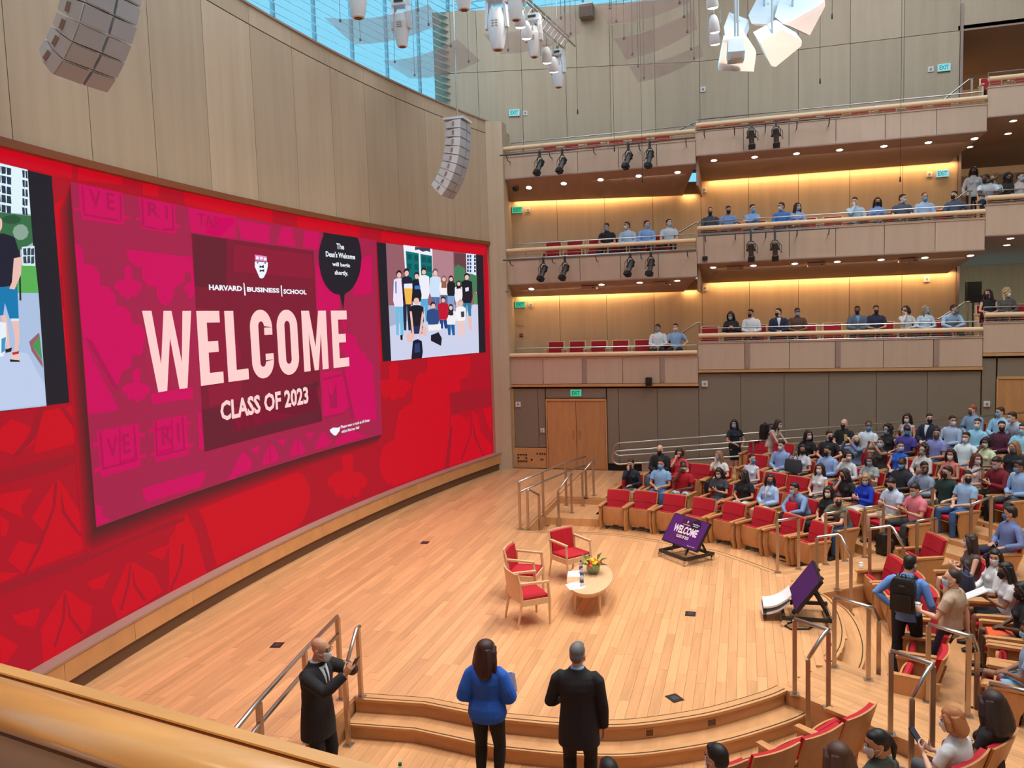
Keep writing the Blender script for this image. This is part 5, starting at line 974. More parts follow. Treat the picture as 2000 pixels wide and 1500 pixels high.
for k, b in (('the', (15.84, 16.14, 6.34, 6.465)), ('dean', (15.41, 16.57, 6.145, 6.27)), ('will', (15.64, 16.34, 5.93, 6.045)), ('shortly', (15.72, 16.25, 5.74, 5.87))): F.shape(14, W1, *TX[k], b)
F.build('speech_bubble', led)
for nm, a, b in (('group_photo', 15, 30), ('garden_photo', 0, 12)):
    F = Flat(LEDX)
    for l, c, p in LEDQ:
        my = sum(q[0] for q in p) / len(p)
        if a < my < b: F.poly(l, gcol(c) if isinstance(c, str) else glow('photo_%d_%d_%d' % c, rgb(*c), 1.0), p)
    F.build(nm, led)
# ---------------------------------------------------------------- steel handrails
def handrail(label, posts, rails, group='steel handrails', pr=.032):
    """posts: (x, y, z0, z1); rails: list of point lists"""
    t = thing('handrail', label, 'handrail', (posts[0][0], posts[0][1], posts[0][2]), 0, group); O = Vector(t.location)
    for x, y, a, b in posts:
        p = MB().box((x - O.x, y - O.y, (a + b) / 2 - O.z), (.05, .05, b - a)).build('post', M_POST, t)
        MB().box((x - O.x, y - O.y, a + .006 - O.z), (.11, .11, .012)).build('base_plate', M_STEEL, p)
    for r in rails: MB().tube([Vector(q) - O for q in r], .024, 8).build('rail', M_STEEL, t, True)
    return t
# long guard rail on the far stage wing and its three stair rails
G = [(-4.82, 16.54), (-4.58, 17.72), (-4.29, 18.9), (-3.97, 19.85)]
for sgn, lab in ((1, 'long two-bar guard rail on the stage wing by the far double door'), (-1, 'long two-bar guard rail on the stage near the bald man')):
    Pg = G if sgn > 0 else [(-4.88, 8.5), (-4.74, 7.5), (-4.55, 6.35), (-4.35, 5.4)]
    handrail(lab, [(x, y, 0, 1.05) for x, y in Pg], [[(x, y, 1.07) for x, y in Pg], [(x, y, .84) for x, y in Pg]])
handrail('short stair rail at the near end of the far stage wing', [(-4.64, 16.55, 0, .88), (-4.48, 16.95, -.36, .70)], [[(-4.64, 16.55, .87), (-4.62, 16.6, .90), (-4.48, 16.95, .70)]])
handrail('middle short stair rail on the far stage wing steps', [(-4.34, 18.25, -.36, .50), (-4.15, 18.86, -.18, .80)], [[(-4.34, 18.25, .50), (-4.17, 18.8, .80), (-4.13, 18.9, .80)]])
handrail('last short stair rail on the far stage wing before the door', [(-4.02, 19.62, -.18, .70), (-3.81, 20.05, 0, .90)], [[(-4.02, 19.62, .68), (-3.84, 20.0, .90), (-3.79, 20.1, .90)]])
handrail('short stair rail right of the bald man', [(-4.66, 8.60, 0, .90), (-4.60, 8.12, -.36, .55)], [[(-4.66, 8.65, .90), (-4.66, 8.56, .90), (-4.60, 8.12, .56)]])
handrail('bent handrail end low behind the near gallery rail', [(-4.30, 6.60, -.36, .25)], [[(-4.62, 6.15, .12), (-4.55, 6.22, .20), (-4.36, 6.42, .20), (-4.30, 6.60, .30)]])
def aisle_rails(side, rows):
    base = (.83, 14.1) if side > 0 else (.785, 10.49); ang = side * AIS; ca, sa = math.cos(ang), math.sin(ang)
    for lab, v, u0, u1, z, bend in rows:
        w = lambda u, v, z: (base[0] + ca * u - sa * v, base[1] + sa * u + ca * v, z)
        zz = lambda u: 0 if u < 2.6 else (u - 2.6) * .18
        posts = [(*w(u, v, 0)[:2], zz(u), zz(u) + .93) for u in (u0, u1)]
        r = [w(u0, v, zz(u0) + .95), w(u1, v, zz(u1) + .95)]
        if bend:
            b = w(u1 - .05, v + bend, 0); posts.append((b[0], b[1], -.30, .66)); r += [w(u1, v + bend * .25, .93), (b[0], b[1], .68)]
        handrail(lab, posts, [r])
aisle_rails(1, [('handrail post pair at the end of the empty front row', .53, .04, .51, 0, 0), ('handrail beside the man in olive tee shirt', .52, 1.12, 1.58, 0, 0), ('handrail just left of the man in pink tee shirt', .52, 2.05, 2.50, 0, 0), ('handrail before the man in pale blue shirt and jeans', .52, 3.25, 3.75, 0, 0), ('handrail in front of the man in dark red sweater', .52, 4.6, 5.1, 0, 0),
  ('bent handrail behind the side-on monitor cart', -.60, -.10, .33, 0, -.35), ('bent handrail above the man with a backpack', -.60, 1.03, 1.46, 0, -.35), ('handrail left of the pale end seat panel', -.60, 2.1, 2.55, 0, 0), ('handrail right beside the man in slate blue shirt', -.60, 3.4, 3.9, 0, 0)])
aisle_rails(-1, [('bent handrail nearest the curved stage steps', -.63, .2, .65, 0, -.33), ('bent handrail over the near seats at bottom right', -.63, 1.4, 1.85, 0, -.33), ('handrail above the long dark hair at right edge', -.63, 2.4, 2.95, 0, 0),
  ('bent handrail in front of the side-on monitor cart', .40, .09, .56, 0, .33), ('bent handrail beside the man in tan shirt', .40, 1.3, 1.75, 0, .33)])
for lab, Y, x0, dz, pg in (('looped double handrail of the ramp by the far wall', 23.2, -3.6, 0.0, (0.6, 3.2, 5.4)), ('looped double handrail of the ramp behind the seated rows', 21.75, -3.4, 0.02, (-1.6, .2, 2.4, 4.6))):
    zt = lambda x: .88 + (x + 3.6) * .091; zb = lambda x: .50 + (x + 3.6) * .091
    arc = [(x0 + .0 - .18 * math.sin(math.pi * k / 8), Y, zt(x0) + (zb(x0) - zt(x0)) * (1 - math.cos(math.pi * k / 8)) / 2) for k in range(9)]
    xe = 7.0
    handrail(lab, [(x, Y, max(0, (x + 2.97) * .089), zt(x) - .01) for x in pg], [[(xe, Y, zt(xe))] + arc + [(xe, Y, zb(xe))]], 'ramp handrails')
# ---------------------------------------------------------------- stage furniture
def armchair(label, loc, face):
    t = thing('armchair', label, 'armchair', loc, face - math.pi * 1.5, 'armchairs on the stage')     # front looks to local -Y
    for s in (-1, 1):
        x = s * .27
        MB().tube([(x, -.23, 0), (x, -.235, .40), (x, -.215, .66)], [.017, .026, .024], 4).build('leg', M_CHAIRWOOD, t)
        MB().tube([(x, .30, 0), (x, .22, .40), (x, .235, .62), (x, .285, .86)], [.016, .026, .026, .02], 4).build('leg', M_CHAIRWOOD, t)
        MB().hexa([(x - .026, -.235, .655), (x + .026, -.235, .655), (x + .026, .235, .675), (x - .026, .235, .675)], [(x - .026, -.235, .685), (x + .026, -.235, .685), (x + .026, .235, .705), (x - .026, .235, .705)]).build('arm', M_CHAIRWOOD, t)
        MB().box((x, -.0, .385), (.028, .44, .09)).build('side_rail', M_CHAIRWOOD, t)
    MB().box((0, -.235, .385), (.52, .028, .09)).build('front_rail', M_CHAIRWOOD, t)
    mb = MB(); rings = []
    for z, dx, dy in ((.425, .245, .215), (.445, .262, .225), (.465, .258, .222), (.474, .225, .19)):
        rings.append([Vector((sx * dx, sy * dy + .0, z)) for sx, sy in ((-1, -1), (0, -1.02), (1, -1), (1, 1), (0, 1), (-1, 1))])
    mb.loft(rings); mb.build('seat', M_RED, t)
    bk = MB(); n = 7
    def bw(u, z, o): return Vector((u * .265, .235 + (z - .44) * .13 + .03 * (1 - u * u) * .9 + o, z))
    A = [[bw(-1 + 2 * k / n, z, 0.0) for k in range(n + 1)] for z in (.40, .62, .85)]; B = [[bw(-1 + 2 * k / n, z, .022) for k in range(n + 1)] for z in (.40, .62, .85)]
    bk.loft([a + list(reversed(b)) for a, b in zip(A, B)]); bk.build('back_panel', M_CHAIRWOOD, t)
    bk = MB(); A = [[bw((-1 + 2 * k / n) * .9, z, -.04) for k in range(n + 1)] for z in (.46, .64, .82)]; B = [[bw((-1 + 2 * k / n) * .9, z, -.002) for k in range(n + 1)] for z in (.455, .64, .825)]
    bk.loft([a + list(reversed(b)) for a, b in zip(A, B)]); bk.build('backrest', M_RED, t)
    return t
D = math.radians
armchair('pale wooden armchair with red seat, rearmost of the three', (-3.03, 13.60, 0), D(-39))
armchair('pale wooden armchair with red seat in the middle, seen from its side', (-3.58, 12.53, 0), D(0))
armchair('pale wooden armchair with red seat nearest the camera, its back turned', (-3.24, 11.48, 0), D(37))
def ell(a, b, n=32): return [(a * math.cos(2 * math.pi * k / n), b * math.sin(2 * math.pi * k / n)) for k in range(n)]
tb = thing('coffee_table', 'low oval wooden coffee table between the armchairs', 'table', (-2.46, 12.43, 0), D(6))
mb = MB(); mb.loft([[Vector((x, y, z)) for x, y in ell(a, b)] for z, a, b in ((.395, .35, .78), (.402, .37, .80), (.425, .37, .80), (.43, .36, .79))]); mb.build('table_top', M_CHAIRWOOD, tb, 'auto')
mb = MB(); mb.loft([[Vector((x, y, z)) for x, y in ell(a, b)] for z, a, b in ((.34, .32, .74), (.396, .32, .74))]); mb.build('apron', M_CHAIRWOOD, tb, 'auto')
for sx in (-1, 1):
    for sy in (-1, 1): MB().tube([(sx * .20, sy * .55, 0), (sx * .19, sy * .53, .38)], [.014, .027], 6).build('leg', M_CHAIRWOOD, tb)
# flowers
fv = thing('flower_bowl', 'round glass bowl of orange, yellow and green flowers on the oval table', 'flowers', (-2.44, 12.62, .43))
MB().lathe((0, 0, 0), [(.06, 0), (.10, .03), (.115, .08), (.10, .13), (.085, .15)], 16).build('bowl', mat('green_glass', rgb(120, 140, 70), .1, alpha=.55), fv, True)
rnd = random.Random(3)
FC = {'yellow_bloom': rgb(245, 200, 30), 'orange_bloom': rgb(240, 95, 35), 'green_bloom': rgb(160, 190, 80)}
for k in range(19):
    a = k * 2.4; r = .035 + .0075 * k * .9; r = min(r, .15); z = .26 - r * .75 + rnd.uniform(-.015, .015); c = rnd.choice(['yellow_bloom', 'orange_bloom', 'green_bloom', 'yellow_bloom'] if k < 12 else ['green_bloom', 'orange_bloom'])
    mb = MB(); ctr = Vector((r * math.cos(a), r * math.sin(a), z))
    for q in range(7):
        b = q * .9; mb.ball(ctr + Vector((.018 * math.cos(b), .018 * math.sin(b), .006 * (q % 2))), (.02, .02, .016), 6, 4)
    mb.ball(ctr + Vector((0, 0, .01)), .02, 6, 4); mb.build('bloom', mat(c, FC[c], .7), fv, True)
M_LEAF = mat('leaf_green', rgb(70, 110, 50), .6)
for k in range(12):
    a = k * .55; d = Vector((math.cos(a), math.sin(a), 0)); n = Vector((-d.y, d.x, 0)); p0 = d * .07 + Vector((0, 0, .14)); p1 = d * .17 + Vector((0, 0, .17 + .05 * (k % 3))); p2 = d * .25 + Vector((0, 0, .15 + .07 * (k % 3)))
    MB().slab([p0, p1 + n * .03, p2, p1 - n * .03], (0, 0, .003)).build('leaf', M_LEAF, fv)
M_PET = mat('clear_plastic', (.95, .97, 1, 1), .05, alpha=.35); M_CAPB = mat('dark_blue_cap', rgb(50, 55, 110), .5); M_LBL = mat('bottle_label', rgb(60, 80, 140), .6)
def bottle(label, loc, cap=M_CAPB, s=1.0, lbl=M_LBL, grp='water bottles on the oval table'):
    b = thing('water_bottle', label, 'bottle', loc, 0, grp)
    MB().lathe((0, 0, 0), [(.028 * s, 0), (.031 * s, .01), (.031 * s, .13 * s), (.026 * s, .155 * s), (.012 * s, .18 * s), (.012 * s, .19 * s)], 12).build('bottle_body', M_PET, b, True)
    MB().cyl((0, 0, .198 * s), .0145 * s, .022 * s, 10).build('cap', cap, b); MB().lathe((0, 0, 0), [(.0318 * s, .055 * s), (.0318 * s, .105 * s)], 12).build('bottle_label', lbl, b, True)
bottle('water bottle on the sheet of paper nearest the camera', (-2.50, 11.97, .434)); bottle('water bottle in the middle of the table beside the flowers', (-2.57, 12.32, .43)); bottle('water bottle before the rear sheets of paper', (-2.64, 12.60, .434)); bottle('water bottle just behind the flower bowl', (-2.56, 12.95, .43))
for lab, x, y, a, n in (('white paper sheets at the near end of the oval table', -2.60, 11.93, .5, 3), ('white paper sheets beside the bottles on the oval table', -2.72, 12.52, .15, 3)):
    t = thing('paper_sheets', lab, 'paper', (x, y, .4305), a)
    for k in range(n): MB().box((.02 * k - .02, .015 * k, .0008 + .0012 * k), (.21, .28, .001), .15 * k).build('sheet', M_PAPER, t)
for lab, x, y, a in (('dark floor outlet near the bald man', -6.64, 9.79, .2), ('dark floor outlet near the middle of the screen wall', -6.54, 15.18, .1), ('dark floor outlet right of the oval table', -.84, 12.25, 0), ('dark floor outlet beside the near stage edge', -.85, 9.44, .7)): fbox(x, y, a, lab)
# monitor carts
def cart(label, loc, face, picture):
    t = thing('monitor_cart', label, 'monitor cart', loc, face - math.pi * 1.5, 'speaker monitors on wheeled carts')
    for s in (-1, 1):
        MB().box((s * .36, .0, .12), (.05, .72, .05)).build('base_bar', M_BLACKM, t)
        MB().tube([(s * .2, -.20, .14), (s * .2, .22, .72)], .03, 4).build('upright', M_BLACKM, t); MB().tube([(s * .2, .30, .14), (s * .2, .10, .50)], .025, 4).build('strut', M_BLACKM, t)
    for y in (-.34, .30): MB().box((0, y, .12), (.74, .05, .05)).build('cross_bar', M_BLACKM, t)
    for sx in (-1, 1):
        for sy in (-.34, .33):
            w = MB().cyl((sx * .37, sy, .045), .045, .035, 14, 'X').build('caster', M_CHROME, t, 'auto'); MB().box((sx * .37, sy, .085), (.05, .05, .03)).build('fork', M_STEEL, w)
    R = Matrix.Rotation(D(-36), 3, 'X'); c0 = Vector((0, -.02, .52))
    def sp(u, v, o): return R @ Vector((u, -o, v)) + c0
    MB().slab([sp(-.50, -.30, 0), sp(.50, -.30, 0), sp(.50, .30, 0), sp(-.50, .30, 0)], R @ Vector((0, .05, 0))).build('monitor_body', M_BLACK, t)
    if picture:
        F = {}
        def pq(col, pts, o):
            F.setdefault(col, []).append([sp(u, v, o) for u, v in pts])
        pq((96, 28, 110), [(-.485, -.285), (.485, -.285), (.485, .285), (-.485, .285)], .003); pq((84, 16, 66), [(-.20, -.19), (.12, -.17), (.12, .25), (-.20, .25)], .005)
        pq((38, 16, 50), [(.20 + .13 * math.cos(k * .45), .17 + .115 * math.sin(k * .45)) for k in range(14)], .006); pq((225, 205, 225), [(-.055, .17), (-.02, .17), (-.02, .21), (-.037, .225), (-.055, .21)], .007)
        for col, polys in F.items():
            mb = MB()
            for q in polys: mb.add(q, [tuple(range(len(q)))])
            mb.build('slide_field', glow('cart_%d_%d_%d' % col, rgb(*col), .9), t)
        for k, b in (('welcome', (-.33, .33, -.06, .10)), ('class', (-.17, .17, -.15, -.085)), ('harvard', (-.14, .06, .125, .14)), ('dean', (.11, .29, .17, .20)), ('will', (.13, .27, .13, .16)), ('wear', (.22, .42, -.25, -.235))):
            mb = MB(); vs, fs = TX[k]; mb.add([sp(b[0] + (b[1] - b[0]) * a, b[2] + (b[3] - b[2]) * c, .009) for a, c in vs], fs); mb.build('slide_lettering', glow('cart_letter', rgb(250, 215, 225)), t)
    else:
        mb = MB(); mb.add([sp(u, v, .003) for u, v in ((-.485, -.285), (.485, -.285), (.485, .285), (-.485, .285))], [(0, 1, 2, 3)]); mb.build('screen', glow('cart_side', rgb(96, 28, 110), .55), t)
        for k, (z0, o) in enumerate(((.30, 0), (.20, .02))):
            mb = MB(); pts = []
            for q in range(7):
                f = q / 6; pts.append((-.62 + .40 * f - o, z0 - .10 + .20 * f ** 2.2))
            mb.loft([[Vector((sx * .22, y, z + dz * .6)) for sx, dz in ((-1, 0), (1, 0), (1, .05), (-1, .05))] for y, z in pts]); mb.build('curved_apron', M_WHITE, t)
        MB().box((0, -.60, .11), (.44, .05, .14)).build('front_box', M_BLACK, t)
        MB().tube([(.30, .1, .02), (.45, .0, .012), (.50, -.25, .012), (.35, -.35, .012), (.2, -.2, .012)], .012, 6).build('cable', M_BLACK, t)
    return t
cart('wheeled cart with a tilted purple welcome monitor before the front row', (-1.10, 15.12, 0), D(225), True)
cart('wheeled cart with tilted monitor seen side-on by the right aisles', (.86, 12.42, 0), D(182), False)
cu = thing('paper_cup', 'white paper cup standing on the floor by the front row', 'cup', (1.98, 15.0, 0))
MB().lathe((0, 0, 0), [(.030, 0), (.040, .12)], 14).build('cup_body', M_PAPER, cu, True); MB().lathe((0, 0, 0), [(.042, .118), (.042, .128), (.034, .135)], 14).build('lid', M_WHITE, cu, True)
# ---------------------------------------------------------------- gallery rails, seats, lamps, signs
NICE = {'lower': 'lowest', 'mid': 'middle', 'top': 'top'}
POS = {'left': 'left stretch beside the screen', 'middle': 'long central stretch', 'right': 'stretch at the right edge'}
for g, (x0, x1, zb, zt, zr, zf, zs) in GAL.items():
    lv, sd = g.split('_'); t = thing('gallery_railing', 'wood and steel railing of the %s gallery, %s' % (NICE[lv], POS[sd]), 'railing', (x0, YF, zt + .03), 0, 'gallery railings'); Z = zt + .03
    L = x1 - x0
    mb = MB(); mb.loft([[Vector((x, -.03 + .065 * math.cos(a), zr - Z - .065 + .065 * math.sin(a))) for a in [2 * math.pi * k / 12 for k in range(12)]] for x in (.02, L - .02)]); mb.build('wood_rail', M_GALRAIL, t, 'auto')
    n = 2
    for k in range(n): MB().tube([(.02, .0, (zr - Z - .13) * (k + .35) / n), (L - .02, .0, (zr - Z - .13) * (k + .35) / n)], .013, 6).build('bar', M_STEEL, t)
    m = max(2, round(L / .62))
    for k in range(m + 1):
        x = .04 + (L - .08) * k / m; MB().box((x, .01, (zr - Z - .1) / 2), (.035, .022, zr - Z - .1)).build('post', M_POST, t)
    if lv != 'top' or sd != 'x':
        MB().tube([(.25 if sd == 'left' else .05, .16, zr - Z - .05), (.25 if sd == 'left' else .05, .18, zr - Z + .14), (L - .05, .18, zr - Z + .14)], .017, 6).build('upper_bar', M_STEEL, t)
    # light pipe with brackets
    if lv in ('mid', 'top') and sd != 'right':
        xe = L if sd == 'left' else 3.75
        p = thing('lighting_pipe', 'dark lighting pipe along the %s gallery, %s' % (NICE[lv], POS[sd]), 'pipe', (x0, YF - .4, zt + (.04 if sd == 'left' else .0) - .04), 0, 'gallery lighting pipes')
        MB().tube([(.05, 0, 0), (xe, 0, 0)], .024, 8).build('pipe', M_DKSTEEL, p)
        for k in range(5): MB().tube([(.25 + k * (xe - .5) / 4, 0, 0), (.25 + k * (xe - .5) / 4, .15, -.14), (.25 + k * (xe - .5) / 4, .40, -.14)], .014, 6).build('bracket', M_DKSTEEL, p)
# stair rails where the galleries step up
for lv in ('lower', 'mid', 'top'):
    for a, b, w in (('left', 'middle', 'by the central step'), ('middle', 'right', 'by the right step')):
        A, B = GAL[lv + '_' + a], GAL[lv + '_' + b]; x = A[1]
        handrail('sloping stair rail in the %s gallery %s' % (NICE[lv], w), [(x - .75, 24.85, A[5], A[5] + .88), (x - .03, 24.85, B[5] - .1, B[5] + .95)], [[(x - .85, 24.85, A[5] + .88), (x - .75, 24.85, A[5] + .88), (x - .1, 24.85, B[5] + .95), (x + .03, 24.85, B[5] + .95)]], 'gallery stair rails')
M_GSEAT = mat('gallery_red', rgb(168, 20, 32), .8, noise=(80, .1, (1, 1, 1)))
NTH = ['first', 'second', 'third', 'fourth', 'fifth', 'sixth', 'seventh', 'eighth', 'ninth', 'tenth', 'eleventh']
gs0 = {}; dlc = {}
def gallery_chair(label, loc, grp):
    t = thing('gallery_chair', label, 'seat', loc, 0, grp)
    if not gs0:
        gs0['back'] = MB().box((0, .20, .63), (.46, .06, .40), M=Matrix.Rotation(-.14, 3, 'X')).mesh('backrest', (M_GSEAT,)); gs0['frame'] = MB().box((0, .245, .62), (.54, .03, .47), M=Matrix.Rotation(-.14, 3, 'X')).mesh('back_frame', (M_GALRAIL,))
        gs0['seat'] = MB().box((0, -.02, .42), (.47, .44, .09)).mesh('seat', (M_GSEAT,)); gs0['arm'] = MB().box((0, .0, .60), (.06, .42, .035)).box((0, -.02, .30), (.045, .30, .60)).mesh('arm', (M_GALRAIL,))
    link('backrest', gs0['back'], t); link('back_frame', gs0['frame'], t); link('seat', gs0['seat'], t)
    for s in (-1, 1): link('arm', gs0['arm'], t, (s * .29, 0, 0))
GY = YF + .78
for g, (x0, x1, zb, zt, zr, zf, zs) in GAL.items():
    lv, sd = g.split('_'); xa = {'left': -5.75, 'middle': -1.0, 'right': 6.35}[sd]; n = {'left': 6, 'middle': 10, 'right': 4}[sd]
    for k in range(n): gallery_chair('red chair %s from the left in the %s gallery, %s' % (NTH[k], NICE[lv], POS[sd]), (xa + .685 * k, GY, zf), 'red seats in the %s gallery, %s' % (NICE[lv], sd))
# gallery spotlights
def spotlight(label, x, zc, yaw, tilt, zp):
    y = YF - .4
    t = thing('spotlight', label, 'spotlight', (x, y, zc), yaw, 'gallery spotlights')
    MB().box((0, 0, (.23 + zp - zc + .03) / 2), (.05, .06, zp - zc + .03 - .23)).build('clamp', M_DKSTEEL, t)
    MB().tube([(-.10, 0, -.02), (-.115, 0, .15), (-.06, 0, .24), (.06, 0, .24), (.115, 0, .15), (.10, 0, -.02)], .012, 6).build('yoke', M_BLACKM, t)
    R = Matrix.Rotation(tilt, 3, 'X') @ Matrix.Rotation(math.pi, 3, 'X')
    b = MB().lathe((0, 0, 0), [(.03, -.20), (.075, -.18), (.085, -.08), (.085, .0), (.07, .03), (.07, .16), (.078, .17), (.078, .19)], 14, R).build('body', mat('lamp_grey', rgb(84, 80, 74), .45, .3), t, 'auto')
    mb = MB()
    for k in range(4): mb.lathe(R @ Vector((0, 0, -.16 + .035 * k)), [(.092, 0), (.092, .008)], 14, R)
    mb.build('cooling_fin', M_BLACKM, b)
    for s in (-1, 1): MB().cyl((s * .105, 0, 0), .03, .05, 8, 'X').build('knob', M_BLACK, t)
    c = R @ Vector((0, 0, .26)); MB().box(c, (.17, .17, .12), M=R).build('lens_hood', M_BLACK, t); MB().cyl(R @ Vector((0, 0, .323)), .05, .004, 12).build('lens', M_DKSTEEL, t)
    MB().tube([(.03, .02, .25), (.16, .05, .12), (.17, .06, -.1), R @ Vector((0.02, 0, -.2))], .008, 5).build('cable', M_BLACK, t)
for x, z, w in ((-5.77, 9.15, 'first from the left under the top gallery'), (-5.09, 9.15, 'second from the left under the top gallery'), (-3.16, 9.12, 'third from the left under the top gallery'), (-2.55, 9.12, 'fourth from the left under the top gallery'), (.21, 9.42, 'fifth from the left under the top gallery'), (.85, 9.40, 'rightmost under the top gallery'),
   (-5.75, 6.05, 'first from the left under the middle gallery'), (-5.09, 6.05, 'second from the left under the middle gallery'), (-3.16, 6.08, 'third from the left under the middle gallery'), (-2.57, 6.08, 'fourth from the left under the middle gallery'), (.18, 6.36, 'fifth from the left under the middle gallery'), (.81, 6.35, 'rightmost under the middle gallery')):
    spotlight('black theatre spotlight, ' + w, x, z, 2.6 if x < -2 else -.15, .55 if x < -3 else .35, (9.55 if z > 8 else 6.44) if x < -1.3 else (9.74 if z > 8 else 6.84))
# recessed downlights in the soffits
M_LAMP = glow('downlight_lamp', (1.0, .93, .82, 1), 9.0)
def soffit_z(g, x, y):
    x0, x1, zb, zt, zr, zf, zs = GAL[g]; sd_ = g.split('_')[1]; yy = {'left': 24.42 + (x - x0) / (x1 - x0) * 1.36, 'middle': 25.78, 'right': 29.5}[sd_]
    return zb - .02 + (zs - zb + .02) * (y - YF) / (yy - YF)
def downlight(g, x, y):
    z = soffit_z(g, x, y); lv, sd = g.split('_'); x0, x1, zb, zt, zr, zf, zs = GAL[g]; yy = yb(min(x, 5.9)) - .22 if sd != 'right' else 29.5
    dlc[g] = dlc.get(g, -1) + 1
    t = thing('downlight', 'round recessed downlight, %s from the left under the %s gallery, %s' % (NTH[dlc[g]], NICE[lv], POS[sd]), 'downlight', (x, y, z - .008), 0, 'downlights under the %s gallery, %s' % (NICE[lv], sd)); t.rotation_euler = (math.atan2(zs - zb, yy - YF), 0, 0)
    MB().lathe((0, 0, 0), [(.105, 0), (.105, -.006), (.085, -.008), (.08, .0)], 18).build('trim_ring', M_PLATE, t); MB().cyl((0, 0, -.004), .08, .006, 18).build('lamp', M_LAMP, t)
for x in (-6.35, -5.25, -4.12, -2.98, -1.85): downlight('top_left', x, YF + .45)
for x in (-.82, .30, 1.42, 2.54, 3.66, 4.75, 5.85): downlight('top_middle', x, YF + .45); downlight('mid_middle', x - .05, YF + .45)
for x in (-6.35, -4.15, -3.0, -1.9): downlight('mid_left', x, YF + .4)
downlight('top_right', 6.75, YF + .5); downlight('top_right', 7.0, YF + 1.8); downlight('top_right', 6.35, YF + 3.0); downlight('mid_right', 6.75, YF + .5); downlight('mid_right', 7.0, YF + 1.7)
def soffit_box(g, x, w):
    y = YF + .55; z = soffit_z(g, x, y); lv, sd = g.split('_')
    t = thing('soffit_box', 'pale flush box in the soffit of the middle gallery, ' + w, 'vent box', (x, y, z), 0, 'boxes in the middle soffit')
    MB().box((0, 0, -.04), (.46, .34, .10)).build('housing', M_LEDGE, t); MB().cyl((.14, -.172, -.045), .02, .01, 10, 'Y').build('lens', M_BLACK, t)
for x, w in ((-4.55, 'first from the left'), (-2.35, 'second from the left'), (-.25, 'third from the left'), (1.95, 'fourth from the left'), (4.3, 'rightmost')): soffit_box('mid_left' if x < -1.3 else 'mid_middle', x, w)
# exit signs, wall plates and other small fittings
M_SIGN = glow('sign_green', rgb(60, 200, 150), .9); M_SIGNB = glow('sign_pale', rgb(150, 225, 235), .9); M_SIGNL = mat('sign_letter', rgb(20, 90, 70), .6)
def exit_sign(label, x, y, z, green, rz=0.0):
    t = thing('exit_sign', label, 'exit sign', (x, y, z), rz, 'exit signs')
    MB().box((0, .0, 0), (.34, .05, .21)).build('housing', M_PLATE, t); MB().box((0, -.027, 0), (.32, .006, .19)).build('lit_face', M_SIGN if green else M_SIGNB, t)
    vs, fs = TX['exit']; MB().add([(-.12 + .24 * a, -.0315, -.062 + .124 * b) for a, b in vs], fs).build('lettering', M_SIGNL if green else glow('sign_letter_lit', rgb(30, 150, 150), .8), t)
SL = math.atan(1.4 / 5.9)
exit_sign('lit EXIT sign high on the upper wall at left', -6.95, yb(-6.95) - .03, 11.16, False, SL); exit_sign('lit EXIT sign high on the upper wall at right', 5.54, 25.97, 11.48, False)
exit_sign('green EXIT sign on the back wall of the middle gallery at left', -6.95, yb(-6.95) - .03, 8.13, True, SL); exit_sign('lit EXIT sign on the back wall of the middle gallery at right', 5.54, 25.97, 8.49, False)
exit_sign('green EXIT sign on the back wall of the lowest gallery', -6.95, yb(-6.95) - .03, 5.12, True, SL); exit_sign('green EXIT sign over the ground floor double door', -4.94, YF + .03, 2.36, True)
def plate(label, x, y, z, s=.16, m=M_PLATE, rz=0.0, knob=True):
    t = thing('wall_plate', label, 'wall plate', (x, y, z), rz)
    MB().box((0, 0, 0), (s, .03, s)).build('cover', m, t)
    if knob: MB().cyl((0, -.02, 0), s * .22, .02, 10, 'Y').build('lens', M_LEDGE, t)
for lab, x, y, z, s, rz in (('white strobe plate beside the upper left exit sign', -6.62, yb(-6.62) - .015, 11.14, .14, SL), ('white strobe plate beside the upper right exit sign', 5.20, 25.985, 11.48, .15, 0), ('small white plate on the upper wall above the central step', -1.2, 25.985, 11.61, .16, 0), ('small white plate on the middle gallery back wall at its step', -1.2, 25.985, 8.53, .16, 0), ('small white plate on the lowest gallery back wall at its step', -1.2, 25.985, 5.45, .16, 0), ('white strobe plate beside the middle gallery left exit sign', -6.62, yb(-6.62) - .015, 8.12, .14, SL), ('white strobe plate beside the middle gallery right exit sign', 5.20, 25.985, 8.50, .15, 0), ('white strobe plate beside the lowest gallery exit sign', -6.62, yb(-6.62) - .015, 5.11, .14, SL), ('white strobe plate at the right end of the lowest gallery wall', 5.17, 25.985, 5.46, .16, 0),
    ('white plate high on the panel left of the double door', -6.78, YF + .01, 2.01, .16, 0), ('white switch plate just left of the double door', -6.02, YF + .01, 1.2, .13, 0), ('white plate under the gallery step on the ground floor wall', -1.12, YF + .01, 2.62, .17, 0), ('white switch plate left of the right-hand door', 6.14, YF + .01, 2.04, .15, 0)): plate(lab, x, y, z, s, rz=rz)
plate('dull panel below the lowest gallery exit sign', -6.95, yb(-6.95) - .015, 4.54, .2, M_COVEWALL, SL, False); plate('small red alarm plate below the lowest gallery exit sign', -6.95, yb(-6.95) - .015, 4.13, .11, mat('alarm_red', rgb(150, 20, 30), .5), SL)
def hung(name, label, cat, loc, parts):
    t = thing(name, label, cat, loc)
    for nm, mb, m in parts: mb.build(nm, m, t)
    return t
hung('wall_camera', 'black camera box hanging on the lowest gallery front', 'camera', (-2.72, YF - .10, 2.70), [('camera_body', MB().box((0, 0, 0), (.17, .2, .24)).box((0, -.12, .03), (.12, .08, .12)), M_BLACK), ('bracket', MB().box((0, .12, -.13), (.26, .1, .03)), M_PLATE)])
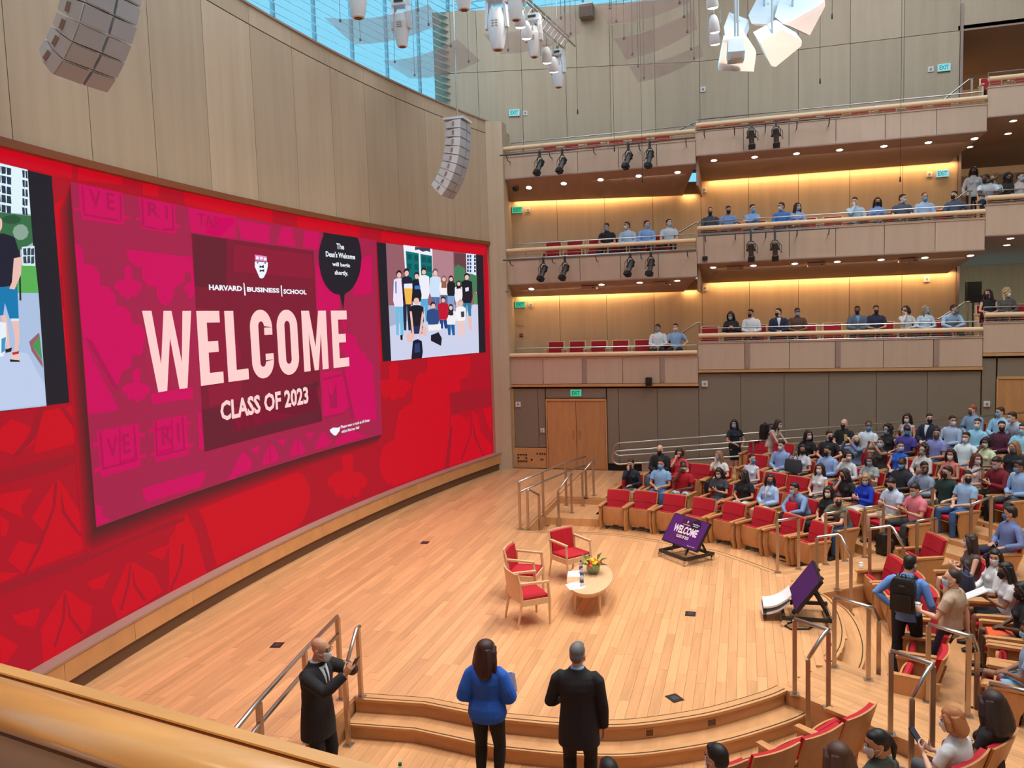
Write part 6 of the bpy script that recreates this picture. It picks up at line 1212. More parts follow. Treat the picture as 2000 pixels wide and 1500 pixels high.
hung('junction_box', 'small black box on the middle gallery front', 'box', (-1.08, YF - .03, 6.22), [('box_body', MB().box((0, 0, 0), (.14, .07, .12)), M_BLACK), ('conduit', MB().box((-.02, .02, .4), (.012, .012, .62)), M_DKSTEEL)])
hung('dome_camera', 'dark dome camera under the top gallery by the screen', 'camera', (-6.76, YF + .4, soffit_z('top_left', -6.76, YF + .4) - .02), [('dome', MB().lathe((0, 0, 0), [(.10, .02), (.10, 0), (.085, -.06), (.03, -.09)], 14), M_BLACK), ('mount', MB().cyl((0, 0, .02), .11, .02, 14), M_DKSTEEL)])
hung('loudspeaker', 'boxy loudspeaker high on the upper wall under the skylight', 'loudspeaker', (-4.63, yb(-4.63) - .22, 14.05), [('cabinet', MB().box((0, 0, 0), (.42, .4, .36)), M_FABRIC), ('grille', MB().box((0, -.2, -.03), (.38, .02, .26)), M_BROWN), ('top_bracket', MB().box((0, 0, .2), (.44, .42, .05)), M_PLATE)])
hung('loudspeaker', 'black loudspeaker on a stand in the rear balcony', 'loudspeaker', (6.35, 25.8, 3.80), [('cabinet', MB().box((0, 0, 1.22), (.36, .3, .6)), M_BLACK), ('stand_pole', MB().tube([(0, 0, 0), (0, 0, .95)], .02, 6), M_BLACKM), ('yoke', MB().box((.2, 0, 1.0), (.03, .3, .3)), M_BLACKM)])
for lab, x, y, zt_, zb_ in (('thin hanging microphone left of the centre', -4.55, 22.8, 15, 10.45), ('thin hanging microphone at the left front of the middle gallery', -3.55, 23.0, 15, 9.35), ('thin hanging microphone near the white loudspeaker pods', 2.25, 23.0, 15, 12.25), ('thin hanging microphone over the long top gallery', 1.95, 22.9, 15, 10.6), ('thin hanging microphone low over the central galleries', -2.75, 22.9, 15, 8.4), ('thin hanging microphone over the right part of the galleries', 3.9, 22.9, 15, 7.9)):
    hung('hanging_microphone', lab, 'microphone', (x, y, zb_), [('wire', MB().tube([(0, 0, .1), (0, 0, zt_ - zb_)], .005, 4), M_BLACK), ('capsule', MB().lathe((0, 0, 0), [(.012, 0), (.022, .03), (.014, .14)], 8), M_BLACK)])
# ---------------------------------------------------------------- things hung from the ceiling
def line_array(label, x, y, ztop, n, curve, p0):
    t = thing('line_array', label, 'loudspeaker', (x, y, ztop), 0, 'line array loudspeakers')
    MB().box((-.05, 0, .05), (.5, .62, .05)).build('flying_frame', M_WHITE, t); MB().tube([(-.05, 0, .06), (-.05, 0, 17.6 - ztop)], .02, 6).build('cable', M_STEEL, t)
    p = Vector((.14, 0, 0)); a = p0; h = .20
    for k in range(n):
        R = Matrix.Rotation(a, 3, 'Y')                      # nose tips down
        def w(u, v, z): return p + R @ Vector((u, v, z - h / 2))
        prof = [(0, -.36, .095), (0, .36, .095), (-.16, .36, .085), (-.40, .26, .06), (-.40, -.26, .06), (-.16, -.36, .085)]
        mb = MB(); mb.loft([[w(u, v, -z) for u, v, z in prof], [w(u, v, z) for u, v, z in prof]]); b = mb.build('cabinet', M_WHITE, t)
        for s in (-1, 1):
            mb = MB(); lo = [(.03, s * .02, -.085), (.012, s * .345, -.085), (.012, s * .345, .085), (.03, s * .02, .085)]; mb.slab([w(*q) for q in lo], R @ Vector((-.02, 0, 0))); mb.build('grille', M_WHITEG, b)
        MB().box(w(-.17, .362, 0), (.05, .012, .10), M=R).build('handle', M_LEDGE, b); MB().box(w(-.17, -.362, 0), (.05, .012, .10), M=R).build('handle', M_LEDGE, b)
        p = p + R @ Vector((0, 0, -h)); a += curve * (.4 + 1.3 * k / n)
line_array('large curved white line array hanging at the top left', -6.2, 6.95, 9.12, 10, math.radians(5.5), .02)
line_array('slender curved white line array before the right end of the screen', -6.25, 17.5, 9.2, 9, math.radians(5.5), .02)
# acrylic reflector panels
M_ACR = mat('clear_acrylic', rgb(200, 205, 215), .12, alpha=.30, spec=.6)
def unz(pts, z): return pts
def reflector(label, P, z, sag):
    t = thing('acrylic_reflector', label, 'reflector', (P[0][0], P[0][1], z), 0, 'clear reflector panels'); a, b, c, d = [Vector((p[0] - P[0][0], p[1] - P[0][1], 0)) for p in P]
    n = 8; top = []; bot = []
    for k in range(n + 1):
        f = k / n; s = sag * (1 - (2 * f - 1) ** 2)
        q0 = a.lerp(b, f) - Vector((0, 0, s)); q1 = d.lerp(c, f) - Vector((0, 0, s)); top.append((q0, q1))
    mb = MB(); mb.loft([[q0, q1, q1 - Vector((0, 0, .014)), q0 - Vector((0, 0, .014))] for q0, q1 in top]); mb.build('sheet', M_ACR, t, 'auto')
    for f, e in ((.12, 0), (.88, 0), (.12, 1), (.88, 1)):
        q0 = a.lerp(b, f); q1 = d.lerp(c, f); q = q0.lerp(q1, .12 if e == 0 else .88); s = sag * (1 - (2 * f - 1) ** 2); q = q - Vector((0, 0, s))
        MB().tube([q, q + Vector((0, 0, 6.7))], .006, 4).build('wire', M_DKSTEEL, t); MB().cyl(q + Vector((0, 0, .02)), .025, .05, 8).build('bolt', M_BLACKM, t)
reflector('clear reflector panel at far left before the blinds', [(-8.15, 14.9), (-5.92, 15.03), (-6.05, 16.02), (-8.33, 16.47)], 10.9, 0.12)
reflector('clear reflector panel hanging left of the thin line array cable', [(-8.22, 17.76), (-6.08, 17.05), (-6.07, 18.62), (-8.19, 19.24)], 10.9, 0.12)
reflector('clear reflector panel among the moving lights', [(-5.43, 16.97), (-3.37, 16.37), (-3.37, 17.64), (-5.46, 18.32)], 10.9, 0.12)
reflector('clear reflector panel topmost right of the lights', [(-2.77, 16.38), (-1.12, 15.88), (-0.98, 16.71), (-2.77, 17.42)], 10.9, 0.1)
reflector('clear reflector panel in the middle of the stack of three', [(-2.78, 18.25), (-0.96, 17.22), (-0.96, 18.39), (-2.74, 19.85)], 10.9, 0.1)
reflector('clear reflector panel lowest in the stack of three', [(-2.73, 20.4), (-0.96, 19.4), (-0.93, 20.29), (-2.71, 21.89)], 10.9, 0.1)
def moving_light(label, x, y, z, yaw, s=1.0, lit=False):
    t = thing('moving_light', label, 'stage light', (x, y, z), yaw, 'white moving lights')
    MB().box((0, 0, 1.02 * s), (.40 * s, .34 * s, .16 * s), taper=(.9, .9)).build('base', M_WHITE, t); MB().box((0, -.175 * s, 1.02 * s), (.22 * s, .01, .06 * s)).build('display', M_BLACK, t)
    for k in (-1, 1): MB().hexa([(k * .21 * s - .03, -.07, .42 * s), (k * .21 * s + .03, -.07, .42 * s), (k * .21 * s + .03, .07, .42 * s), (k * .21 * s - .03, .07, .42 * s)], [(k * .17 * s - .03, -.09, .95 * s), (k * .17 * s + .03, -.09, .95 * s), (k * .17 * s + .03, .09, .95 * s), (k * .17 * s - .03, .09, .95 * s)]).build('yoke_arm', M_WHITE, t)
    MB().lathe((0, 0, 0), [(.08 * s, .0), (.115 * s, .01 * s), (.14 * s, .10 * s), (.185 * s, .40 * s), (.185 * s, .60 * s), (.15 * s, .78 * s), (.06 * s, .82 * s)], 16).build('head', M_WHITE, t, 'auto')
    MB().cyl((0, 0, -.002), .075 * s, .01, 14).build('lens', glow('stage_lamp', (1, .97, .92, 1), 12.0) if lit else M_BROWN, t)
    for k in range(3): MB().box((.0, -.178 * s, (.42 + .05 * k) * s), (.12 * s, .012, .02 * s)).build('vent_slot', M_LEDGE, t)
    MB().tube([(0, 0, 1.1 * s), (0, 0, 1.24 * s)], .03, 6).build('clamp', M_DKSTEEL, t); MB().tube([(0, 0, 1.2 * s), (0, 0, 17.6 - z)], .008, 4).build('hanger', M_STEEL, t)
def can_light(label, x, y, z, yaw):
    t = thing('can_light', label, 'stage light', (x, y, z), yaw, 'lit round can lights'); R = Matrix.Rotation(.35, 3, 'X')
    MB().lathe((0, 0, .1), [(.11, -.12), (.115, -.10), (.10, .06), (.07, .16), (.03, .2)], 16, R).build('can', M_WHITE, t, 'auto'); MB().cyl(Vector((0, 0, .1)) + R @ Vector((0, 0, -.115)), .095, .012, 16).build('lens', glow('stage_lamp', (1, .97, .92, 1), 12.0), t)
    MB().tube([(-.13, 0, .12), (-.13, 0, .34), (.13, 0, .34), (.13, 0, .12)], .012, 5).build('yoke', M_STEEL, t); MB().tube([(0, 0, .34), (0, 0, .62)], .015, 5).build('clamp', M_STEEL, t); MB().tube([(0, 0, .6), (0, 0, 17.6 - z)], .007, 4).build('hanger', M_STEEL, t)
moving_light('white moving light at the top edge left of the blinds', -6.81, 13.72, 10.3, 0.2, 1.0)
moving_light('white moving light before the blinds pointing down', -6.7, 15.43, 10.3, 0.1, 0.85)
moving_light('white moving light cut by the top edge near the cable', -4.86, 14.06, 10.3, 0.1, 0.9)
moving_light('large white moving light left of the lit can lights', -4.93, 16.34, 10.3, 0, 1.05)
moving_light('white moving light in the middle of the row of lamps', -4.33, 17.07, 10.3, 0, 0.8)
moving_light('white moving light lowest and furthest right in the row', -4.35, 19.48, 10.3, -0.1, 0.8)
moving_light('white moving light half hidden at the top of the row', -4.11, 14.88, 10.3, 0.1, 0.8)
can_light('lit round can light, upper of the pair by the large moving light', -4.11, 15.16, 10.3, 0.2)
can_light('lit round can light, lower of the pair by the large moving light', -4.16, 15.8, 10.3, 0.2)
can_light('lit round can light, upper of the pair by the lowest moving light', -4.14, 17.44, 10.3, 0.2)
can_light('lit round can light, lower of the pair by the lowest moving light', -4.15, 18.13, 10.3, 0.2)
can_light('lit round can light at the top beside the loudspeaker pods', -0.54, 15.52, 10.3, -0.2)
can_light('lit round can light in the middle beside the loudspeaker pods', -0.55, 16.85, 10.3, -0.2)
can_light('lit round can light at the bottom beside the loudspeaker pods', -0.57, 17.6, 10.3, -0.2)
t = thing('lighting_truss', 'steel lighting truss carrying the row of white lamps', 'truss', (-5.00, 15.60, 11.65)); d = Vector((0.68, 5.14, 0))
n_ = Vector((-d.y, d.x, 0)).normalized() * .16
for o_ in (n_, -n_, Vector((0, 0, .26))): MB().tube([o_, d + o_], .025, 6).build('chord', M_STEEL, t)
for k in range(22):
    f = k / 21; MB().tube([d * f + n_, d * min(1, f + .022) + Vector((0, 0, .26))], .012, 4).build('lacing', M_STEEL, t)
for f in (.05, .95): MB().tube([d * f + Vector((0, 0, .26)), d * f + Vector((0, 0, 5.95))], .01, 4).build('hanger', M_DKSTEEL, t)
# white loudspeaker pods
M_PODG = mat('pod_grille', rgb(190, 160, 146), .6, noise=(120, .1, (1, 1, 1)))
def pod(label, P, off):
    """a slab-like cabinet: its upper face P, a body dropped by off, and a smaller grille below"""
    c = sum((Vector(p) for p in P), Vector()) / len(P); t = thing('loudspeaker_pod', label, 'loudspeaker', c, 0, 'white loudspeaker pods'); off = Vector(off)
    A = [Vector(p) - c for p in P]; m = sum(A, Vector()) / len(A); B = [m + (p - m) * 1.0 + off for p in A]; G_ = [m + (p - m) * .84 + off * 1.45 for p in A]
    mb = MB(); mb.loft([A, B]); mb.build('cabinet', M_POD, t); mb = MB(); mb.loft([B, G_]); mb.build('grille', M_PODG, t)
    q = m - off * .0; MB().tube([q, q + Vector((0, 0, 17.6 - c.z))], .022, 6).build('hanger', M_POD, t)
    d = (A[1] - A[0]) * .16; e = (A[-1] - A[0]) * .16; k = m - off * .04; MB().slab([k - d - e, k + d - e, k + d + e, k - d + e], off * .05).build('hatch', M_LEDGE, t)
pod('white loudspeaker pod at the lower left of the cluster', [(-0.36, 16.27, 9.99), (-0.01, 16.6, 10.17), (0.22, 16.2, 9.65), (0.17, 15.73, 9.19), (-0.45, 15.54, 9.22)], (0.02, -0.12, -0.12))
pod('white loudspeaker pod in the middle of the cluster', [(0.19, 16.43, 10.04), (0.63, 17.01, 10.41), (0.99, 17.1, 10.18), (0.39, 16.24, 9.53)], (0.12, -0.1, -0.24))
pod('white loudspeaker pod at the upper right of the cluster', [(0.61, 17.12, 10.51), (0.76, 17.75, 11.16), (1.46, 18.06, 11.18), (1.05, 17.23, 10.28)], (0.16, -0.1, -0.2))
pod('white loudspeaker pod behind the others at the top', [(-0.36, 16.82, 10.34), (-0.26, 17.2, 10.74), (0.11, 17.3, 10.58), (0.01, 16.92, 10.23)], (0.02, -0.1, -0.2))
pod('white loudspeaker pod half hidden at the top edge', [(0.11, 17.3, 10.66), (0.3, 17.82, 11.18), (0.72, 18.06, 11.24), (0.57, 17.44, 10.63)], (0.06, -0.1, -0.2))
t = thing('projector', 'small white projector hung before the loudspeaker pods', 'projector', (-0.13, 15.45, 9.47), .1)
mb = MB(); mb.loft([[Vector((sx * a, y, z)) for sx in (-1, 1) for y in ((y0, y1) if sx < 0 else (y1, y0))] for z, a, y0, y1 in ((-.24, .14, -.16, .10), (-.10, .15, -.17, .16), (.16, .13, -.05, .16), (.22, .11, .02, .14))]); mb.build('housing', M_POD, t)
MB().box((0, -.165, -.17), (.20, .01, .10)).build('vent', M_PODG, t); MB().tube([(0, .05, .2), (0, .05, 7.2)], .02, 6).build('pole', M_POD, t)
# ---------------------------------------------------------------- the near gallery rail in front of the camera
nr = thing('near_gallery_rail', 'thick round wooden handrail of the near gallery in the foreground', 'railing', (-1.35, 1.48, 3.0))
def nrp(f, d, z):                                   # f along the rail, d across (towards the camera negative)
    a = Vector((-2.90, 1.74, 0)); b = Vector((.60, 1.13, 0)); t = (b - a).normalized(); n = Vector((-t.y, t.x, 0)); p = a.lerp(b, f) + n * d; return Vector((p.x + 1.35, p.y - 1.48, z - 3.0))
mb = MB(); mb.loft([[nrp(f, -.075 + .060 * math.cos(a), 3.765 + .056 * math.sin(a)) for a in [2 * math.pi * k / 28 for k in range(28)]] for f in (0, .5, 1)]); mb.build('round_rail', M_RAILWOOD, nr, True)
mb = MB(); mb.loft([[nrp(f, d, z) for d, z in ((-.012, 3.772), (.022, 3.772), (.022, 3.797), (-.008, 3.797))] for f in (0, 1)]); mb.build('lip', M_LEDTRIM, nr)
mb = MB(); mb.loft([[nrp(f, d, z) for d, z in ((-.012, 3.7965), (.023, 3.7965), (.023, 3.802), (-.012, 3.802))] for f in (0, 1)]); mb.build('lip_top', M_RAILWOOD, nr)
mb = MB(); mb.loft([[nrp(f, d, z) for d, z in ((-.10, 3.10), (.02, 3.10), (.02, 3.70), (-.10, 3.70))] for f in (0, 1)]); mb.build('front_panel', M_LEDGE, nr)
mb = MB(); mb.loft([[nrp(f, d, z) for d, z in ((-.42, 3.25), (-.19, 3.25), (-.19, 3.60), (-.42, 3.62))] for f in (0, 1)]); mb.build('inner_shelf', M_RAILWOOD, nr)
mb = MB(); mb.box((-.5, .2, 3.03), (7.0, 2.4, .06)); struct('floor_near_gallery', mb, M_BROWN, 'floor of the near gallery')
# ---------------------------------------------------------------- auditorium seats
SEATS = [('far',2,0.6117,6.80,0),('far',2,0.6807,6.80,0),('far',2,0.7679,6.80,0),('far',2,0.8980,6.80,0),('far',2,0.9870,6.80,0),('far',2,1.0751,6.80,0),('far',2,1.2078,6.80,0),('far',2,1.2898,6.80,0),('far',2,1.3945,6.80,0),('far',3,0.5140,7.80,0),('far',3,0.5890,7.80,0),('far',3,0.6774,7.80,0),('far',3,0.7380,7.80,0),('far',3,0.8264,7.80,0),('far',3,0.8991,7.80,1),('far',3,0.9719,7.80,1),('far',3,1.0446,7.80,0),('far',3,1.1449,7.80,0),('far',3,1.2104,7.80,1),('far',3,1.2758,7.80,0),('far',3,1.3395,7.80,0),('far',4,0.5022,8.80,0),('far',4,0.5563,8.80,0),('far',4,0.6144,8.80,0),('far',4,0.6772,8.80,0),('far',4,0.7627,8.80,0),('far',4,0.8255,8.80,0),('far',4,0.8849,8.80,0),('far',4,0.9573,8.80,0),('far',4,1.0175,8.80,0),('far',4,1.0910,8.80,1),('far',5,0.4782,9.80,0),('far',5,0.5271,9.80,0),('far',5,0.5847,9.80,0),('far',5,0.6423,9.80,0),('far',5,0.7095,9.80,0),('far',5,0.7671,9.80,0),('far',5,0.8159,9.80,0),('far',5,0.8779,9.80,0),('far',5,0.9486,9.80,0),('far',5,1.0027,9.80,0),('far',5,1.0690,9.80,1),('far',5,1.1354,9.80,1),('far',6,0.5821,10.80,0),('far',6,0.6379,10.80,0),('far',6,0.6859,10.80,0),('far',6,0.7487,10.80,0),('far',6,0.8157,10.80,0),('far',6,0.8602,10.80,0),('far',6,0.9046,10.80,0),('far',6,0.9608,10.80,0),('far',7,0.6350,11.80,0),('far',7,0.6758,11.80,0),('far',7,0.7226,11.80,0),('far',7,0.7741,11.80,0),('far',7,0.8212,11.80,0),('far',7,0.8666,11.80,0),('far',8,0.6928,12.80,0),('far',8,0.7305,12.80,0),('far',8,0.7810,12.80,0),('far',8,0.6415,12.80,1),('mid',3,0.2731,8.10,0),('mid',2,-0.3430,7.10,0),('mid',2,-0.2382,7.10,1),('mid',2,-0.1335,7.10,0),('mid',2,-0.0244,7.10,0),('mid',2,0.0672,7.10,0),('mid',2,0.1649,7.10,0),('near',2,-1.1410,6.60,0),('near',2,-1.0071,6.62,0),('near',2,-0.8740,6.93,0),('near',2,-0.8079,6.93,0),('near',2,-0.6914,7.13,0),('near',2,-0.6161,7.16,0),('far',1,1.3974,5.74,1),('far',1,1.2920,5.81,1),('far',1,1.1767,5.82,1),('far',1,1.0621,5.87,1),('far',1,0.9488,5.96,1),('far',1,0.8333,6.01,1),('far',1,0.7205,6.06,1),('far',1,0.6126,6.12,1),('mid',1,0.2548,6.10,1),('mid',1,0.1396,6.10,1),('mid',1,0.0244,6.10,1),('mid',1,-0.0908,6.10,1),('mid',1,-0.2059,6.10,1),('mid',1,-0.3194,6.10,2),('mid',2,0.3403,7.10,1),('mid',2,-0.2531,7.10,1),('mid',2,-0.3316,7.10,1),('near',1,-0.6423,5.88,1),('near',1,-0.7426,5.88,1),('near',1,-0.8430,5.88,1),('near',1,-0.9434,5.88,1),('near',1,-1.0437,5.88,1),('near',1,-1.1441,5.88,1),('near',1,-1.2444,5.88,1),('near',1,-1.3448,5.88,1),]
CROWD = [
(1.894,16.535,-0.18,215.0,'lean',0,'light',((104,108,94),'tee'),((52,92,140),'long'),('short',(42,32,28)),(40,38,40),60,10,'man in olive tee shirt and jeans leaning on the end seat'),
(1.595,16.931,-0.18,219.0,'lap',1,'tan',((24,24,28),'tee'),((24,24,28),'long'),('long',(30,24,24)),(225,225,228),20,5,'woman in black half hidden by the man in olive'),
(1.179,17.402,-0.18,224.0,'lean',0,'tan',((126,158,204),'long'),((40,46,72),'long'),('short',(30,26,26)),(170,200,226),-10,10,'man in blue shirt leaning forward over a red bag'),
(0.487,18.031,-0.18,231.4,'lap',1,'tan',((168,196,232),'jacket'),((220,225,235),'skirt'),('long',(38,28,26)),(60,66,90),40,5,'woman in pale blue jacket with long dark hair facing left'),
(-0.031,18.407,-0.18,236.5,'lap',1,'tan',((24,24,28),'tee'),((225,222,215),'long'),('long',(36,26,24)),(40,44,70),-60,8,'woman in black top and white trousers turning away'),
(-0.576,18.733,-0.18,241.6,'phone',1,'tan',((66,68,76),'tee'),((62,62,70),'skirt'),('long',(30,24,26)),(215,220,228),5,22,'woman in dark grey dress looking down at her phone'),
(-1.443,19.131,-0.18,249.2,'chin',0,'dark',((178,20,34),'tee'),((200,205,215),'short'),('buzz',(25,20,20)),(190,205,220),35,5,'man in red tee shirt resting chin on hand'),
(-2.003,19.318,-0.18,253.9,'lap',0,'tan',((140,182,226),'tee'),((70,100,150),'long'),('short',(28,24,24)),(110,170,220),5,0,'man in light blue polo shirt with blue mask behind the empty front seats'),
(-2.737,19.488,-0.18,259.9,'chin',1,'tan',((30,32,48),'long'),((70,72,78),'skirt'),('pony',(40,28,24)),(40,44,60),-10,5,'woman in navy top covering her mouth, leftmost of the second row'),
(3.140,16.432,0.00,209.4,'phone',0,'tan',((224,128,140),'tee'),((58,58,62),'long'),('short',(30,26,26)),(170,205,228),5,20,'man in pink tee shirt looking at his phone on the aisle seat'),
(2.818,16.956,0.00,213.7,'phone',0,'light',((196,212,236),'tee'),((205,190,160),'short'),('short',(34,26,26)),(40,44,56),10,25,'dark-haired man in pale tee shirt bowing over his hands'),
(2.389,17.540,0.00,218.8,'phone',1,'light',((24,60,190),'long'),((225,215,205),'skirt'),('long',(176,140,104)),(190,205,228),35,20,'blonde woman in royal blue top looking down'),
(2.066,17.917,0.00,222.3,'chin',1,'light',((34,34,38),'tee'),((170,120,96),'skirt'),('long',(46,34,30)),(32,30,34),-25,10,'woman in black tee shirt with black mask resting on her arm'),
(1.556,18.431,0.00,227.3,'lap',1,'light',((216,214,220),'tank'),((60,62,66),'long'),('long',(48,34,30)),(214,216,222),15,0,'woman in white spotted blouse with white mask'),
(0.119,19.491,0.00,239.8,'lap',1,'light',((206,214,232),'tank'),((60,90,150),'long'),('pony',(44,32,28)),(70,160,215),60,0,'woman in blue and white striped top with blue mask'),
(-0.613,19.868,0.00,245.6,'chin',1,'light',((228,226,222),'tee'),((24,24,28),'long'),('long',(150,112,84)),(90,170,222),-25,5,'blonde woman in white tee shirt and black trousers'),
(-1.616,20.246,0.00,253.1,'chin',1,'light',((214,72,84),'tee'),((214,72,84),'skirt'),('bob',(50,36,30)),(40,36,40),20,15,'woman in coral red top shading her face with a hand'),
(-2.121,20.382,0.00,256.7,'lap',0,'light',((30,32,36),'jacket'),((90,100,125),'long'),('bald',None),(32,30,32),0,10,'bald man in black jacket and black mask'),
(4.064,16.829,0.18,208.8,'lap',0,'light',((156,192,226),'tee'),((62,98,150),'long'),('short',(30,24,24)),(32,30,34),55,0,'man in pale blue short-sleeved shirt and jeans on the aisle'),
(3.813,17.258,0.18,211.9,'rest',0,'light',((28,52,46),'tee'),((90,80,70),'long'),('short',(34,26,24)),(30,30,34),-5,5,'man in dark green tee shirt with glasses and black mask'),
(3.518,17.703,0.18,215.2,'chin',0,'brown',((150,166,188),'long'),((60,66,80),'long'),('short',(26,22,22)),(34,32,36),60,0,'man in grey blue shirt and black mask holding hands to chin'),
(3.170,18.165,0.18,218.8,'lap',0,'dark',((44,46,52),'tee'),((50,50,58),'long'),('buzz',(24,20,20)),(110,175,222),15,8,'man in charcoal tee shirt with bright blue mask'),
(2.651,18.756,0.18,223.7,'phone',1,'light',((170,176,176),'tee'),((170,150,125),'long'),('long',(62,46,40)),(150,190,220),20,20,'woman in grey tee shirt with brown hair falling forward'),
(2.239,19.161,0.18,227.3,'chin',1,'light',((222,224,228),'long'),((52,66,96),'long'),('bob',(40,28,26)),(200,205,212),50,5,'woman in white blouse with dark bob turned to the left'),
(1.827,19.519,0.18,230.7,'lap',0,'tan',((150,178,222),'long'),((60,70,100),'long'),('short',(26,24,24)),(30,30,34),0,5,'man in light blue shirt with black mask in the fourth row'),
(1.297,19.922,0.18,234.8,'lap',1,'tan',((214,214,218),'tee'),((24,24,28),'long'),('long',(24,22,24)),(30,28,32),25,5,'woman in white print tee shirt with black mask'),
(0.834,20.227,0.18,238.3,'lap',0,'light',((146,170,216),'long'),((180,170,150),'long'),('short',(34,28,28)),(220,224,232),0,5,'man in light blue shirt with white mask, leftmost of the fourth row'),
(5.056,17.094,0.36,207.4,'lap',0,'brown',((150,182,220),'long'),((74,76,80),'long'),('short',(26,22,22)),(110,165,215),-20,10,'man in light blue shirt and grey trousers at the right edge'),
(4.816,17.531,0.36,210.2,'phone',0,'light',((126,28,40),'long'),((24,24,28),'long'),('short',(26,22,22)),(180,200,218),5,25,'man in dark red sweater with phone in his lap'),
(4.506,18.030,0.36,213.5,'lap',1,'light',((232,206,206),'tank'),((170,150,125),'long'),('long',(96,50,38)),(200,200,205),70,5,'woman in pale pink top with auburn hair turned away'),
(4.167,18.510,0.36,216.8,'lap',1,'tan',((222,130,116),'tank'),((24,24,28),'long'),('long',(32,26,26)),(226,226,228),20,5,'woman in coral sleeveless top with white mask'),
(3.739,19.045,0.36,220.6,'lap',1,'light',((216,210,202),'long'),((100,130,170),'long'),('curly',(64,44,36)),(150,148,150),10,5,'woman in cream cardigan with curly brown hair and grey mask'),
(3.343,19.479,0.36,224.0,'lap',1,'light',((40,100,205),'tank'),((52,66,96),'long'),('pony',(34,28,28)),(180,205,226),50,0,'woman in bright blue sleeveless top seen from behind'),
(2.989,19.829,0.36,226.7,'photo',1,'tan',((66,60,60),'tank'),((24,24,28),'long'),('pony',(40,30,28)),(150,200,226),20,-10,'woman in dark patterned top clapping raised hands'),
(2.515,20.248,0.36,230.3,'photo',1,'light',((130,152,190),'long'),((52,66,96),'long'),('long',(206,178,140)),(36,40,70),45,0,'blonde woman in denim shirt raising a yellow phone'),
(1.945,20.688,0.36,234.3,'rest',0,'light',((38,38,42),'tee'),((52,66,96),'long'),('short',(36,28,26)),(30,30,34),55,0,'man in black tee shirt with black mask facing left'),
(1.488,20.998,0.36,237.4,'lap',1,'tan',((30,30,34),'tee'),((24,24,28),'long'),('long',(26,22,24)),(206,212,220),60,0,'woman in black with very long black hair facing left'),
(5.356,18.557,0.54,213.3,'rest',1,'light',((34,34,40),'tee'),((52,66,96),'long'),('long',(150,116,86)),(110,108,112),-10,5,'woman in black top with light brown hair and grey mask'),
(4.997,19.070,0.54,216.5,'chin',1,'brown',((224,232,190),'tee'),((40,44,66),'long'),('bob',(26,22,24)),(200,226,236),20,5,'woman in pale yellow tee shirt raising her hand'),
(4.667,19.494,0.54,219.3,'rest',0,'tan',((222,236,240),'tee'),((52,66,96),'long'),('short',(30,26,26)),(214,220,226),15,0,'man in white polo shirt and white mask leaning sideways'),
(4.204,20.024,0.54,222.9,'lap',0,'tan',((136,140,196),'tee'),((52,66,96),'long'),('short',(34,28,26)),(90,84,88),30,0,'man in lavender shirt with grey mask'),
(3.676,20.556,0.54,226.7,'lap',0,'dark',((74,64,150),'tee'),((52,66,96),'long'),('cap',(70,36,58)),(80,170,222),45,0,'man in purple polo shirt and maroon cap'),
(3.306,20.889,0.54,229.3,'rest',1,'tan',((34,32,36),'tank'),((24,24,28),'long'),('curly',(36,26,24)),(90,180,224),-10,5,'woman in black with curly hair and light blue mask'),
(2.922,21.205,0.54,231.8,'lap',0,'brown',((220,230,240),'tee'),((52,66,96),'long'),('buzz',(26,22,22)),(80,165,220),35,0,'man in white tee shirt with chest stripes and blue mask'),
(2.416,21.580,0.54,235.0,'lap',0,'light',((30,30,34),'tee'),((24,24,28),'long'),('bald',None),(30,30,34),0,5,'bald man in black tee shirt in the sixth row'),
(5.822,19.636,0.72,216.4,'lap',0,'light',((150,214,238),'tee'),((52,66,96),'long'),('short',(40,32,28)),(150,200,226),20,0,'man in aqua tee shirt cut by the right edge'),
(5.519,20.031,0.72,218.7,'lap',0,'light',((84,36,56),'long'),((24,24,28),'long'),('short',(34,26,26)),(34,32,36),40,0,'man in maroon sweater with black mask'),
(5.151,20.468,0.72,221.4,'lap',0,'light',((150,206,232),'long'),((52,66,96),'long'),('short',(32,28,28)),(214,230,238),25,0,'man in sky blue shirt with white mask'),
(4.724,20.928,0.72,224.3,'lap',0,'tan',((170,188,212),'long'),((52,66,96),'long'),('short',(34,28,26)),(214,218,226),55,0,'man in grey blue shirt with white mask in the seventh row'),
(4.313,21.330,0.72,227.0,'lap',0,'light',((34,38,58),'jacket'),((50,54,70),'long'),('short',(30,26,26)),(34,32,36),40,0,'man in navy blazer turning his head left'),
(3.899,21.698,0.72,229.6,'lap',1,'tan',((190,186,182),'tank'),((24,24,28),'long'),('long',(28,24,24)),(224,222,222),10,5,'woman in grey sleeveless top with long black hair'),
(6.157,20.831,0.90,219.7,'lean',0,'light',((190,206,226),'long'),((170,150,125),'long'),('short',(44,34,30)),(200,205,215),-20,10,'man in white and blue shirt leaning at the right edge of the last row'),
(5.832,21.208,0.90,221.9,'lap',0,'light',((150,200,230),'long'),((170,150,125),'long'),('short',(52,40,34)),(100,175,225),-20,5,'man in light blue shirt with blue mask in the last row'),
(5.374,21.693,0.90,224.7,'lap',0,'light',((132,158,186),'long'),((52,66,96),'long'),('short',(150,80,46)),(84,80,84),-25,10,'ginger-haired man in grey blue shirt in the last row'),
(4.185,14.693,0.00,195.6,'rest',0,'tan',((112,128,176),'long'),((36,42,64),'long'),('short',(34,28,26)),(60,140,205),-35,5,'man in slate blue shirt with bright blue mask reclining across the aisle'),
(3.063,9.878,-0.18,160.3,'lap',0,'brown',((140,176,205),'tee'),((130,172,204),'short'),('short',(30,26,26)),(150,190,220),0,10,'person in pale denim shorts cut by the right edge'),
